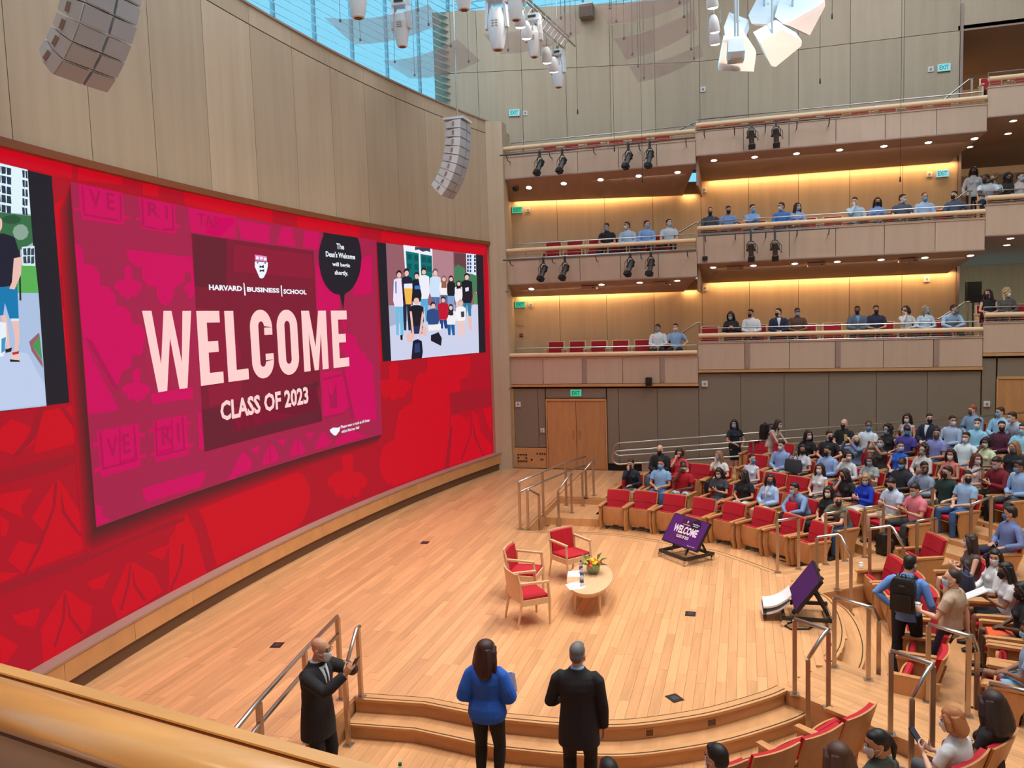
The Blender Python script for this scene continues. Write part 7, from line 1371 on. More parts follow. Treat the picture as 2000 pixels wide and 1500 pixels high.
(3.433,11.402,-0.18,172.3,'lap',1,'dark',((30,30,34),'tee'),((228,90,44),'skirt'),('braids',(24,20,20)),(30,30,34),10,15,'woman in black top and orange skirt at the right edge'),
(3.498,12.217,-0.18,178.6,'phone',1,'brown',((216,214,216),'tee'),((24,24,28),'skirt'),('braids',(28,22,22)),(28,28,32),10,10,'woman with braids, glasses and black mask holding a notebook'),
(3.483,12.904,-0.18,183.8,'lap',1,'light',((226,226,228),'long'),((24,24,28),'skirt'),('long',(24,22,24)),(220,220,224),60,10,'woman in white blouse with black hair talking to her neighbour'),
(3.398,13.631,-0.18,189.4,'phone',1,'light',((92,80,76),'tank'),((170,150,125),'skirt'),('long',(52,36,32)),(206,200,206),-30,5,'woman in brown striped top leaning to her neighbour'),
(-1.084,6.037,-0.18,114.6,'lap',0,'light',((60,60,70),'long'),((24,24,28),'long'),('short',(30,26,26)),(200,205,210),0,5,'dark head just showing at the bottom edge below the man in suit'),
(-0.248,6.465,-0.18,122.3,'lap',0,'tan',((210,216,224),'long'),((24,24,28),'long'),('short',(20,18,20)),(200,215,225),20,5,'black-haired man seen from behind at the bottom edge'),
(0.702,6.782,-0.18,129.9,'lap',1,'light',((60,50,48),'tee'),((24,24,28),'long'),('full',(84,54,42)),(200,200,205),5,5,'brown-haired woman seen from behind in the near seats'),
(1.067,7.100,-0.18,133.7,'lap',1,'tan',((78,86,78),'tee'),((220,160,160),'long'),('pony',(22,20,22)),(222,222,222),60,10,'black-haired woman with white mask turning left in the near seats'),
(1.798,7.601,-0.18,140.4,'phone',1,'light',((226,228,234),'tee'),((84,86,92),'long'),('bob',(176,110,66)),(222,222,224),15,12,'ginger-haired woman in white tee shirt looking at her phone'),
(2.173,8.029,-0.18,144.7,'lap',1,'tan',((40,36,40),'tee'),((24,24,28),'long'),('full',(48,32,28)),(40,40,44),-20,10,'woman with long dark brown hair beside the ginger-haired woman'),
(-2.523,24.26,3.06,270,'lap',0,'tan',((226,230,236),'long'),((40,42,52),'long'),('short',(70,40,30)),(110,170,220),-30,5,'man in white shirt with blue mask in the lowest gallery left stretch'),
(-2.004,24.26,3.06,270,'rest',0,'light',((146,178,218),'tee'),((40,42,52),'long'),('short',(26,24,26)),(214,216,220),0,0,'man in light blue shirt with shoulder bag by the gallery step'),
(-0.380,24.26,3.42,270,'phone',1,'tan',((44,42,44),'long'),((40,42,52),'long'),('long',(24,22,24)),(150,205,215),-15,20,'woman with long black hair on her phone in the lowest gallery'),
(0.184,24.26,3.42,270,'lap',0,'tan',((226,230,236),'long'),((40,42,52),'long'),('short',(28,26,26)),(70,30,36),-30,5,'man in white shirt with dark red mask in the lowest gallery'),
(0.953,24.26,3.42,270,'lap',0,'light',((36,44,74),'jacket'),((40,42,52),'long'),('short',(40,30,26)),(34,32,36),-40,0,'man in navy blazer and black mask in the lowest gallery'),
(1.457,24.26,3.42,270,'lap',0,'brown',((96,66,54),'tee'),((40,42,52),'long'),('short',(26,22,22)),(140,190,220),10,5,'man in brown tee shirt and glasses in the lowest gallery'),
(3.067,24.26,3.42,270,'lap',0,'brown',((92,104,118),'jacket'),((40,42,52),'long'),('short',(26,24,24)),(30,28,32),-10,5,'man in grey jacket over a blue shirt in the lowest gallery'),
(3.546,24.26,3.42,270,'lap',0,'tan',((40,46,72),'tee'),((40,42,52),'long'),('short',(30,26,26)),(30,28,34),5,5,'man in navy polo shirt with black mask in the lowest gallery'),
(4.318,24.26,3.42,270,'chin',1,'light',((210,214,216),'long'),((40,42,52),'long'),('bob',(48,32,30)),(34,34,40),-45,0,'woman in white blouse with dark bob in the lowest gallery'),
(4.806,24.26,3.42,270,'lap',1,'light',((196,214,228),'long'),((40,42,52),'long'),('long',(150,134,112)),(110,180,222),40,0,'woman with long fair hair and blue mask in the lowest gallery'),
(5.416,24.26,3.42,270,'lean',0,'tan',((160,186,216),'long'),((40,42,52),'long'),('short',(40,32,28)),(80,140,165),40,8,'man in light blue shirt leaning forward at the gallery end'),
(6.355,24.26,3.8,270,'lap',1,'light',((30,30,34),'tank'),((40,42,52),'long'),('long',(62,36,28)),(44,50,80),-40,5,'woman in black tank top in the lowest gallery at right edge'),
(6.781,24.26,3.8,270,'lap',1,'light',((96,92,88),'long'),((40,42,52),'long'),('curly',(206,180,134)),(224,226,228),30,5,'blonde woman in taupe shirt in the lowest gallery at right edge'),
(-4.023,24.26,6.18,270,'lap',0,'tan',((36,34,40),'tee'),((40,42,52),'long'),('short',(28,26,26)),(110,175,222),-20,5,'man in black shirt with blue mask, first in the middle gallery'),
(-3.397,24.26,6.18,270,'lap',0,'tan',((176,196,222),'long'),((40,42,52),'long'),('short',(40,32,30)),(205,215,225),-40,0,'man in pale blue shirt with white mask, second in the middle gallery'),
(-2.826,24.26,6.18,270,'lap',0,'light',((130,170,224),'long'),((40,42,52),'long'),('short',(34,28,26)),(110,175,222),45,0,'man in blue shirt turning left, third in the middle gallery'),
(-2.158,24.26,6.18,270,'lap',0,'light',((196,206,218),'tee'),((40,42,52),'long'),('short',(40,32,28)),(150,195,222),40,-8,'man in white tee shirt beside the middle gallery step'),
(-0.952,24.26,6.45,270,'lap',0,'tan',((70,74,88),'long'),((40,42,52),'long'),('buzz',(30,26,26)),(34,32,36),0,10,'man in slate shirt with black mask in the middle gallery'),
(-0.444,24.26,6.45,270,'lap',0,'tan',((120,150,202),'tee'),((40,42,52),'long'),('short',(30,26,26)),(30,28,32),10,5,'man in mid blue polo with black mask in the middle gallery'),
(0.229,24.26,6.45,270,'cross',0,'light',((124,166,224),'long'),((40,42,52),'long'),('short',(32,28,28)),(110,180,225),25,5,'man in sky blue shirt with folded arms in the middle gallery'),
(1.044,24.26,6.45,270,'lap',0,'tan',((60,116,190),'long'),((40,42,52),'long'),('short',(28,26,26)),(170,205,228),-45,0,'man in strong blue shirt and glasses in the middle gallery'),
(1.459,24.26,6.45,270,'lap',1,'tan',((150,168,214),'long'),((40,42,52),'long'),('long',(30,26,28)),(150,170,200),35,0,'woman with long black hair in lilac blouse in the middle gallery'),
(2.985,24.26,6.45,270,'chin',0,'light',((176,204,228),'long'),((40,42,52),'long'),('short',(48,34,30)),(140,190,222),-20,8,'man in pale shirt touching his face in the middle gallery'),
(3.564,24.26,6.45,270,'lap',1,'tan',((120,152,208),'tee'),((40,42,52),'long'),('long',(34,26,26)),(30,28,32),0,5,'woman in blue polo with black mask in the middle gallery'),
(4.185,24.26,6.45,270,'lap',0,'light',((78,88,108),'tee'),((40,42,52),'long'),('short',(44,32,28)),(180,200,222),40,5,'man in slate tee shirt with pale mask in the middle gallery'),
(4.746,24.26,6.45,270,'lap',0,'tan',((160,190,228),'long'),((40,42,52),'long'),('buzz',(40,32,30)),(90,165,215),10,5,'man in light blue shirt with bright blue mask in the middle gallery'),
(5.496,24.26,6.45,270,'rest',0,'light',((72,88,112),'long'),((40,42,52),'long'),('short',(44,32,28)),(30,28,32),-40,0,'man in dark slate shirt at the right end of the middle gallery'),
(6.153,25.20,6.85,270,'stand',1,'brown',((205,214,226),'long'),((40,42,52),'long'),('braids',(26,22,24)),(26,26,30),-10,5,'woman with long braids standing in the middle gallery at right edge'),
(6.230,24.26,6.85,270,'lean',0,'dark',((210,218,228),'tee'),((40,42,52),'long'),('buzz',(26,22,22)),(30,28,30),-60,20,'man in white tee shirt bending over at the right gallery edge'),
(6.447,24.26,6.85,270,'lap',1,'tan',((196,222,230),'tee'),((40,42,52),'long'),('curly',(120,90,60)),(30,32,36),-60,5,'person in pale aqua tee shirt with curly hair at the right gallery edge'),
(6.760,24.26,6.85,270,'lap',1,'brown',((50,42,42),'long'),((40,42,52),'long'),('curly',(24,20,22)),(26,26,28),0,5,'woman in dark top with big black hair at the right gallery edge'),
(7.026,24.26,6.85,270,'lap',1,'light',((206,190,186),'long'),((40,42,52),'long'),('short',(60,44,38)),(150,195,225),30,8,'person in pale pink top cut by the right gallery edge'),
]
sm = {}
def seat_meshes():
    R = Matrix.Rotation(-.16, 3, 'X')
    def slab(pts, x0, x1): return MB().loft([[Vector((x, y, z)) for y, z in pts] for x in (x0, x1)])
    sm['side'] = slab([(.04, 0), (.30, 0), (.34, .30), (.46, .56), (.0, .56), (-.02, .30)], -.022, .022).mesh('side_panel', (M_SEATWOOD,))
    sm['endside'] = slab([(.10, 0), (.36, 0), (.46, .30), (.54, .58), (-.04, .58), (.0, .30)], -.03, .03).mesh('side_panel', (M_SEATWOOD,))
    sm['arm'] = slab([(-.04, .56), (.46, .575), (.46, .605), (-.02, .60), (-.045, .585)], -.04, .04).mesh('arm', (M_SEATWOOD,))
    n = 6
    def bp(u, z, o): return Vector((u, .40 + (z - .42) * .30 - .05 * (1 - (u / .28) ** 2) * 0 + .035 * (1 - (u / .29) ** 2) + o, z))
    def sheet(w, zs, o0, o1, nm, m):
        us = [-w + 2 * w * k / n for k in range(n + 1)]; mb = MB(); mb.loft([[bp(u, z, o0) for u in us] + [bp(u, z, o1) for u in reversed(us)] for z in zs]); return mb.mesh(nm, (m,), 'auto')
    sm['shell'] = sheet(.288, (.30, .5, .7, .875), .0, .022, 'back_shell', M_SEATWOOD)
    sm['low'] = sheet(.262, (.40, .43, .60, .628), -.055, -.002, 'lower_cushion', M_RED); sm['high'] = sheet(.262, (.634, .66, .83, .862), -.060, -.002, 'backrest', M_RED)
    mb = MB(); us = [-.25 + .5 * k / n for k in range(n + 1)]
    mb.loft([[Vector((u, y0 + .03 * (u / .25) ** 2, z)) for u in us] + [Vector((u, y0 + .025 + .02 * (u / .25) ** 2, z)) for u in reversed(us)] for z, y0 in ((.13, .085), (.30, .030), (.54, .055))]); sm['under'] = mb.mesh('seat_underside', (M_SEATWOOD,), 'auto')
    mb = MB(); mb.loft([[Vector((sx * w, y, z)) for sx in (-1, 1) for y in ((y0, y1) if sx < 0 else (y1, y0))] for z, w, y0, y1 in ((.15, .22, .10, .15), (.35, .24, .07, .16), (.53, .24, .09, .17), (.555, .22, .11, .15))]); sm['cushup'] = mb.mesh('seat', (M_RED,))
    mb = MB(); mb.loft([[Vector((sx * w, y, z)) for sx in (-1, 1) for y in ((y0, y1) if sx < 0 else (y1, y0))] for z, w, y0, y1 in ((.36, .23, .0, .40), (.39, .25, -.03, .42), (.44, .25, -.03, .42), (.46, .23, .0, .40))]); sm['cushdown'] = mb.mesh('seat', (M_RED,))
    mb = MB(); mb.box((0, .19, .355), (.50, .44, .02)); sm['underdown'] = mb.mesh('seat_underside', (M_SEATWOOD,))
    sm['foot'] = MB().box((0, .22, .04), (.50, .05, .03)).box((-.2, .22, .02), (.05, .16, .04)).box((.2, .22, .02), (.05, .16, .04)).box((0, .24, .16), (.12, .06, .24)).mesh('foot', (M_DKSTEEL,))
    sm['dot'] = MB().cyl((0, .26, .33), .022, .068, 12, 'X').mesh('pivot_cap', (M_BLACKM,))
seat_meshes()
SECN = {'far': 'far block', 'mid': 'middle block', 'near': 'near block'}
ORD = ['', 'first', 'second', 'third', 'fourth', 'fifth', 'sixth', 'seventh', 'eighth']
cnt = {}
for sec, r, a, Rf, state in SEATS:
    z = rowz(r); x, y = pol(Rf, a)
    occ = 'occupied' if state == 0 else 'empty'
    lab = ('red auditorium seat under a person, %s row of the %s' if state == 0 else 'empty folded red auditorium seat, %s row of the %s') % (ORD[r], SECN[sec])
    if state == 0:
        q = min(CROWD, key=lambda c: (c[0] - x - .4 * math.cos(a)) ** 2 + (c[1] - y - .4 * math.sin(a)) ** 2 + abs(c[2] - z)); lab = 'red seat of the ' + ' '.join(q[13].split()[:12])
    else:
        k = cnt.get((sec, r), 0); cnt[(sec, r)] = k + 1; k2 = ['first', 'second', 'third', 'fourth', 'fifth', 'sixth', 'seventh'][min(k, 6)]; lab = 'empty folded red seat, %s empty one in the %s row of the %s' % (k2, ORD[r], SECN[sec])
    if (sec, r) == ('far', 1):
        k = cnt.get('f1', 0); cnt['f1'] = k + 1; lab = 'empty folded red seat in the front row, %s from the stage rail' % ['first', 'second', 'third', 'fourth', 'fifth', 'sixth', 'seventh', 'last'][k]
    if state == 2: lab = 'end seat with wooden side panel and round cap, front row of the middle block'
    if (sec, r) == ('near', 1):
        k = cnt.get('n1', 0); cnt['n1'] = k + 1; lab = 'wooden seat back seen from behind, %s from the near aisle' % ['first', 'second', 'third', 'fourth', 'fifth', 'sixth', 'seventh', 'eighth'][k]
    t = thing('auditorium_seat', lab, 'seat', (x, y, z), a - math.pi / 2, '%s seats, %s row of the %s' % (occ, ORD[r], SECN[sec]))
    for s in (-1, 1):
        link('side_panel', sm['endside' if state == 2 else 'side'], t, (s * .305, 0, 0)); link('arm', sm['arm'], t, (s * .295, 0, 0))
    link('back_shell', sm['shell'], t); link('lower_cushion', sm['low'], t); link('backrest', sm['high'], t)
    if state: link('seat', sm['cushup'], t); link('seat_underside', sm['under'], t)
    else: link('seat', sm['cushdown'], t); link('seat_underside', sm['underdown'], t)
    link('foot', sm['foot'], t)
    if state == 2: link('pivot_cap', sm['dot'], t, (-.305, 0, 0)); link('pivot_cap', sm['dot'], t, (.305, 0, 0))
# ---------------------------------------------------------------- people: bodies grown from lofted limbs fused into one surface
V = Vector
def ik(a, b, l1, l2, pole):
    a, b = V(a), V(b); d = b - a; L = min(d.length, l1 + l2 - .004); d = d.normalized(); b = a + d * L
    k = (l1 * l1 - l2 * l2 + L * L) / (2 * L); h = math.sqrt(max(1e-6, l1 * l1 - k * k)); p = V(pole); p = (p - d * p.dot(d)).normalized()
    return a + d * k + p * h, b
def skeleton(kind, fem, **o):
    """joints of a figure that faces -Y; x to its own left"""
    J = {}; sw = .158 if fem else .188; sit = kind != 'stand'
    if sit:
        lean = o.get('lean', .10); hip = V((0, .0, .545)); up = V((0, math.sin(lean), math.cos(lean)))
    else:
        lean = o.get('lean', .0); hip = V((0, 0, .93)); up = V((o.get('side', 0), math.sin(lean), math.cos(lean))).normalized()
    J['hip'] = hip; J['waist'] = hip + up * .15; J['chest'] = hip + up * .34; J['neck'] = hip + up * .50
    nk = V((0, -.02 if lean >= 0 else -.05, .0)); J['head'] = J['neck'] + V((0, 0, .155)) + nk + up * .0
    J['up'] = up
    for s, n in ((1, 'L'), (-1, 'R')):
        J['sh' + n] = hip + up * .425 + V((s * sw, 0, 0))
        hx = .09
        J['hp' + n] = hip + V((s * hx, 0, -.02))
        if sit:
            sp = o.get('spread', .10 if not fem else .05)
            J['kn' + n] = hip + V((s * (hx + sp), -.44, -.02)); f = o.get('foot' + n, (0, 0)); J['an' + n] = V((s * (hx + sp * .9) + f[0], -.43 + f[1], .085)); J['to' + n] = J['an' + n] + V((s * .03, -.16, -.05))
        else:
            g = o.get('step' + n, (0, 0)); J['an' + n] = V((s * .10 + g[0], g[1], .085)); kn, _ = ik(J['hp' + n], J['an' + n], .425, .415, (s * .15, -1, 0)); J['kn' + n] = kn; J['to' + n] = J['an' + n] + V((s * .04, -.16, -.05))
        h = o.get('hand' + n); pole = o.get('pole' + n, (s * .6, .5, -.8))
        J['el' + n], J['wr' + n] = ik(J['sh' + n], h, .285, .255, pole)
        fd = o.get('fdir' + n); J['fd' + n] = (V(fd) if fd else (J['wr' + n] - J['el' + n])).normalized(); J['pn' + n] = V(o.get('palm' + n, (0, 0, -1))); J['curl' + n] = o.get('curl' + n, .5)
    return J
HEADR = [(-.118, .020, .022, -.060), (-.104, .040, .042, -.046), (-.075, .056, .064, -.026), (-.035, .065, .082, -.010), (.0, .071, .091, .0), (.035, .073, .094, .004), (.065, .068, .089, .008), (.092, .053, .072, .011), (.108, .033, .047, .013), (.117, .010, .016, .014)]
def head_shape(mb, c):
    mb.loft([[c + V((rx * math.cos(a), oy + ry * math.sin(a), z)) for a in [2 * math.pi * k / 18 for k in range(18)]] for z, rx, ry, oy in HEADR])
    mb.loft([[c + V(p) for p in r] for r in ([(-.010, -.088, .012), (.010, -.088, .012), (0, -.080, .02)], [(-.014, -.112, -.030), (.014, -.112, -.030), (0, -.085, -.02)], [(-.016, -.100, -.044), (.016, -.100, -.044), (0, -.08, -.046)])])
    for s in (-1, 1): mb.ball(c + V((s * .074, .008, -.012)), (.011, .020, .032), 8, 6)
    mb.ball(c + V((0, -.084, -.068)), (.022, .014, .008), 8, 5); mb.ball(c + V((0, -.080, .032)), (.045, .016, .012), 8, 5)
def hand_shape(mb, w, d, pn, s, curl, sc=1.0):
    d = d.normalized(); n = (pn - d * pn.dot(d)); n = n.normalized() if n.length > .01 else V((1, 0, 0)); a = d.cross(n).normalized()
    mb.loft([[w + d * t + a * (wx * math.cos(q)) + n * (th * math.sin(q)) for q in [2 * math.pi * k / 10 for k in range(10)]] for t, wx, th in ((-.02, .026, .021), (.02, .032, .018), (.055, .040, .016), (.088, .040, .013))])
    for k, (off, ln) in enumerate(((-.030, .066), (-.010, .078), (.011, .074), (.031, .058))):
        p = w + d * .080 + a * off; c1 = curl * .55; pts = [p]; dirv = d
        for q, f in enumerate((.42, .32, .26)):
            ang = c1 * (1 + .5 * q); dirv = (dirv * math.cos(ang) + n * math.sin(ang)).normalized(); pts.append(pts[-1] + dirv * ln * f)
        mb.tube(pts, [.0095, .0092, .0085, .0070], 7)
    t0 = w + d * .018 + a * (-s * .026); td = (d * .75 - a * s * .62 + n * (.25 + curl * .4)).normalized(); mb.tube([t0, t0 + td * .035, t0 + td * .06 + n * .012 * curl, t0 + td * .082 + n * .025 * curl], [.014, .012, .0105, .008], 7)
def torso(mb, J, fem, g=0.0, top=True, hem=0.0, flare=0.0):
    X = V((1, 0, 0)); up = J['up']; F = up.cross(X); hip = J['hip']
    prof = ([(-.10, .150, .112), (-.03, .172, .120), (.05, .160, .112), (.15, .132, .098), (.24, .142, .108), (.33, .158, .118), (.40, .162, .102), (.445, .148, .084), (.475, .105, .070), (.50, .070, .058), (.53, .056, .052)] if fem else
            [(-.10, .150, .110), (-.03, .165, .116), (.05, .160, .112), (.15, .150, .108), (.24, .160, .114), (.33, .178, .122), (.40, .190, .108), (.445, .176, .088), (.475, .125, .074), (.50, .080, .062), (.53, .060, .055)])
    rings = []
    for h, rx, ry in prof:
        if h < hem: continue
        e = g + (flare if h < .10 else 0)
        c = hip + up * h + F * 0.0
        rings.append([c + X * ((rx + e) * math.cos(a)) - F * ((ry + e) * math.sin(a)) for a in [2 * math.pi * k / 20 for k in range(20)]])
    mb.loft(rings)
    if fem and top: 
        for s in (-1, 1): mb.ball(hip + up * .315 + X * (s * .075) + V((0, -.095 - g, 0)), (.058, .042, .055), 10, 6)
def arm(mb, J, n, g=0.0, upto=2.0, fem=0, cuff=0.0, puff=0.0):
    """upto: 1 = elbow, 2 = wrist"""
    s, e, w = J['sh' + n], J['el' + n], J['wr' + n]; k = .88 if fem else 1.0; inn = V((-.05 if n == 'L' else .05, 0, -.01))
    P = [(s + inn * 1.5 + V((0, 0, .005)), .044), (s + inn * .45 + V((0, 0, .006)), .053), (s.lerp(e, .12), .054), (s.lerp(e, .3), .050), (s.lerp(e, .7), .043), (e, .040), (e.lerp(w, .25), .041), (e.lerp(w, .65), .033), (w, .026)]
    fr = [-.3, -.1, .12, .3, .7, 1.0, 1.25, 1.65, 2.0]; pts = []; rr = []
    for (p, r), f in zip(P, fr):
        if f <= upto + 1e-6: pts.append(p); rr.append(r * k + g)
        else: break
    if fr[len(pts) - 1] < upto: 
        i = len(pts); t = (upto - fr[i - 1]) / (fr[i] - fr[i - 1]); pts.append(P[i - 1][0].lerp(P[i][0], t)); rr.append((P[i - 1][1] + (P[i][1] - P[i - 1][1]) * t) * k + g)
    rr[-1] += cuff
    if puff: rr = [r + puff * max(0, math.sin(math.pi * min(1, max(0, f) / 1.9))) for r, f in zip(rr, fr + [upto])]
    mb.tube(pts, rr, 14, miter=False)
def leg(mb, J, n, g=0.0, upto=2.0, fem=0, cuff=0.0):
    h, k, a = J['hp' + n], J['kn' + n], J['an' + n]; P = [(h + V((0, .02, .04)), .085), (h.lerp(k, .15), .088), (h.lerp(k, .6), .070), (k, .056), (k.lerp(a, .25), .057), (k.lerp(a, .7), .040), (a, .034)]; fr = [-.1, .15, .6, 1.0, 1.25, 1.7, 2.0]; pts = []; rr = []
    for (p, r), f in zip(P, fr):
        if f <= upto + 1e-6: pts.append(p); rr.append(r + g)
    rr[-1] += cuff; mb.tube(pts, rr, 12, miter=False)
def foot(mb, J, n, g=0.0, z0=.0):
    a, t = J['an' + n], J['to' + n]; d = V((t.x - a.x, t.y - a.y, 0)).normalized(); q = V((-d.y, d.x, 0)); mb.loft([[a + d * u + q * (w * math.cos(x)) + V((0, 0, (zz - .085) + hh * math.sin(x))) for x in [2 * math.pi * k / 10 for k in range(10)]] for u, w, zz, hh in ((-.07, .026 + g, .038, .030), (-.04, .036 + g, .048, .042), (.04, .042 + g, .045, .040), (.12, .046 + g, .034, .028), (.175, .034 + g, .026, .020))])
QUEUE = {}
def queue(key, voxel, ratio, fn):
    if key not in QUEUE:
        mb = MB(); fn(mb); QUEUE[key] = (mb, voxel, ratio)
    return key
BODY = {}
def flush():
    tmp = []
    for key, (mb, vx, ra) in QUEUE.items():
        if key in BODY: continue
        o = link('tmp', mb.mesh('tmp')); m = o.modifiers.new('r', 'REMESH'); m.mode = 'VOXEL'; m.voxel_size = vx; m.adaptivity = 0
        m = o.modifiers.new('s', 'SMOOTH'); m.factor = .5; m.iterations = 3
        if ra < 1: m = o.modifiers.new('d', 'DECIMATE'); m.ratio = ra
        tmp.append((key, o))
    bpy.context.view_layer.update(); dg = bpy.context.evaluated_depsgraph_get()
    for key, o in tmp:
        me = bpy.data.meshes.new_from_object(o.evaluated_get(dg)); me.polygons.foreach_set('use_smooth', [True] * len(me.polygons)); me.materials.clear(); me.materials.append(None); BODY[key] = me
    for key, o in tmp:
        d = o.data; bpy.data.objects.remove(o); bpy.data.meshes.remove(d)
# seated and standing poses
POSES = {
 'lap': dict(handL=(.05, -.20, .66), handR=(-.05, -.22, .66), poleL=(.9, .5, -.3), poleR=(-.9, .5, -.3), palmL=(0, .2, -1), palmR=(0, .2, -1), fdirL=(-.6, -.8, -.1), fdirR=(.6, -.8, -.1)),
 'phone': dict(handL=(.06, -.27, .78), handR=(-.06, -.27, .78), poleL=(.8, .4, -.8), poleR=(-.8, .4, -.8), palmL=(-.8, .3, .4), palmR=(.8, .3, .4), fdirL=(-.3, -.7, .5), fdirR=(.3, -.7, .5), curlL=.9, curlR=.9, lean=.02),
 'chin': dict(handR=(-.03, -.16, 1.06), handL=(.06, -.22, .68), poleR=(-.5, -.3, -1), poleL=(.9, .5, -.3), palmR=(0, 1, .1), fdirR=(.15, .1, 1), curlR=.8, palmL=(0, .2, -1), fdirL=(-.6, -.8, 0), lean=.0),
 'cross': dict(handL=(-.14, -.19, .83), handR=(.14, -.22, .86), poleL=(.9, -.1, -.6), poleR=(-.9, -.1, -.6), palmL=(0, .8, -.2), palmR=(0, .8, -.2), fdirL=(-1, .2, .1), fdirR=(1, .2, .1)),
 'lean': dict(handL=(.04, -.46, .66), handR=(-.04, -.48, .64), poleL=(1, .1, -.2), poleR=(-1, .1, -.2), palmL=(-.6, 0, -.8), palmR=(.6, 0, -.8), fdirL=(-.3, -.7, -.6), fdirR=(.3, -.7, -.6), lean=-.42),
 'photo': dict(handL=(.07, -.30, 1.20), handR=(-.07, -.30, 1.20), poleL=(.7, .1, -1), poleR=(-.7, .1, -1), palmL=(-1, 0, 0), palmR=(1, 0, 0), fdirL=(-.2, -.3, 1), fdirR=(.2, -.3, 1), curlL=.9, curlR=.9),
 'rest': dict(handL=(.27, -.22, .70), handR=(-.06, -.20, .68), poleL=(.8, .6, -.5), poleR=(-.9, .5, -.3), palmL=(0, 0, -1), palmR=(0, .2, -1), fdirL=(0, -1, -.1), fdirR=(.6, -.8, 0), lean=.16),
 'stand': dict(handL=(.24, -.10, .86), handR=(-.24, -.10, .86), palmL=(-1, 0, 0), palmR=(1, 0, 0), stand=True),
}
def plan(pose, fem, top, bottom, shoes=False, opts=None, hi=False):
    """queue the meshes of a figure; returns keys"""
    o = dict(POSES[pose]) if opts is None else dict(opts); st = o.pop('stand', pose == 'stand'); J = skeleton('stand' if st else 'sit', fem, **o)
    b = (pose, fem); vx = .0065 if hi else .0105; ra = .30 if hi else .22
    def body(mb):
        torso(mb, J, fem, -.012, False); mb.tube([J['neck'] - J['up'] * .05, J['neck'].lerp(J['head'], .5), J['head'] + V((0, .012, -.04))], [.060, .054, .054], 14); head_shape(mb, J['head'])
        for n, s in (('L', 1), ('R', -1)):
            arm(mb, J, n, -.003, 2.0, fem); hand_shape(mb, J['wr' + n], J['fd' + n], J['pn' + n], s, J['curl' + n]); leg(mb, J, n, -.006, 2.0, fem); foot(mb, J, n)
    keys = {'body': queue(b + ('body',), vx, ra, body), 'J': J}
    def shirt(mb):
        jk = top == 'jacket'; bl = top == 'blouse'; g = .022 if jk else .026 if bl else .012
        torso(mb, J, fem, g, True, -.11 if not (jk and st) else .1, .022 if bl else .008)
        if jk and st:
            rings = [[J['hip'] + V(((rx + g) * math.cos(a), (ry + g) * math.sin(a), z)) for a in [2 * math.pi * k / 24 for k in range(24)]] for z, rx, ry in ((-.26, .190, .140), (-.12, .184, .136), (0, .172, .126), (.12, .158, .114), (.22, .158, .112))]; mb.loft(rings)
        up_ = {'tee': .62, 'tank': .10, 'long': 1.93, 'jacket': 1.96, 'blouse': 1.9}[top]
        for n in 'LR': arm(mb, J, n, g + (.004 if top == 'tee' else 0), up_, fem,   .006 if top == 'tee' else 0, .030 if bl else 0)
        if top in ('long', 'jacket'): mb.tube([J['neck'] - J['up'] * .03, J['neck'] + J['up'] * (.035 if top == 'long' else .012) + V((0, -.004, 0))], [.085, .068 if top == 'long' else .076], 14)
    keys['shirt'] = queue(b + ('shirt', top), .008 if hi else .0115, ra * 1.1, shirt)
    def trou(mb):
        X = V((1, 0, 0)); mb.loft([[J['hip'] + J['up'] * h + V((rx * math.cos(a), ry * math.sin(a), 0)) for a in [2 * math.pi * k / 18 for k in range(18)]] for h, rx, ry in ((-.10, .13, .11), (-.03, .176, .126), (.06, .166, .118))])
        if bottom == 'skirt':
            k0 = J['hpL'].lerp(J['hpR'], .5); k1 = J['knL'].lerp(J['knR'], .5); d = k1 - k0; mb.loft([[k0 + d * f + V((rx * math.cos(a), 0, rz * math.sin(a))) if not st else k0 + d * f + V((rx * math.cos(a), rz * math.sin(a), 0)) for a in [2 * math.pi * k / 18 for k in range(18)]] for f, rx, rz in ((-.05, .17, .11), (.4, .18, .10), (.92, .185, .085))])
        else:
            for n in 'LR': leg(mb, J, n, .014, {'long': 2.0, 'short': .95}[bottom], fem, .012)
    keys['trousers'] = queue(b + ('bottom', bottom), .009 if hi else .012, ra * 1.1, trou)
    if shoes:
        for n in 'LR':
            def sh(mb, n=n): foot(mb, J, n, .008)
            keys['shoe' + n] = queue(b + ('shoe', n), .008, .4, sh)
    return keys
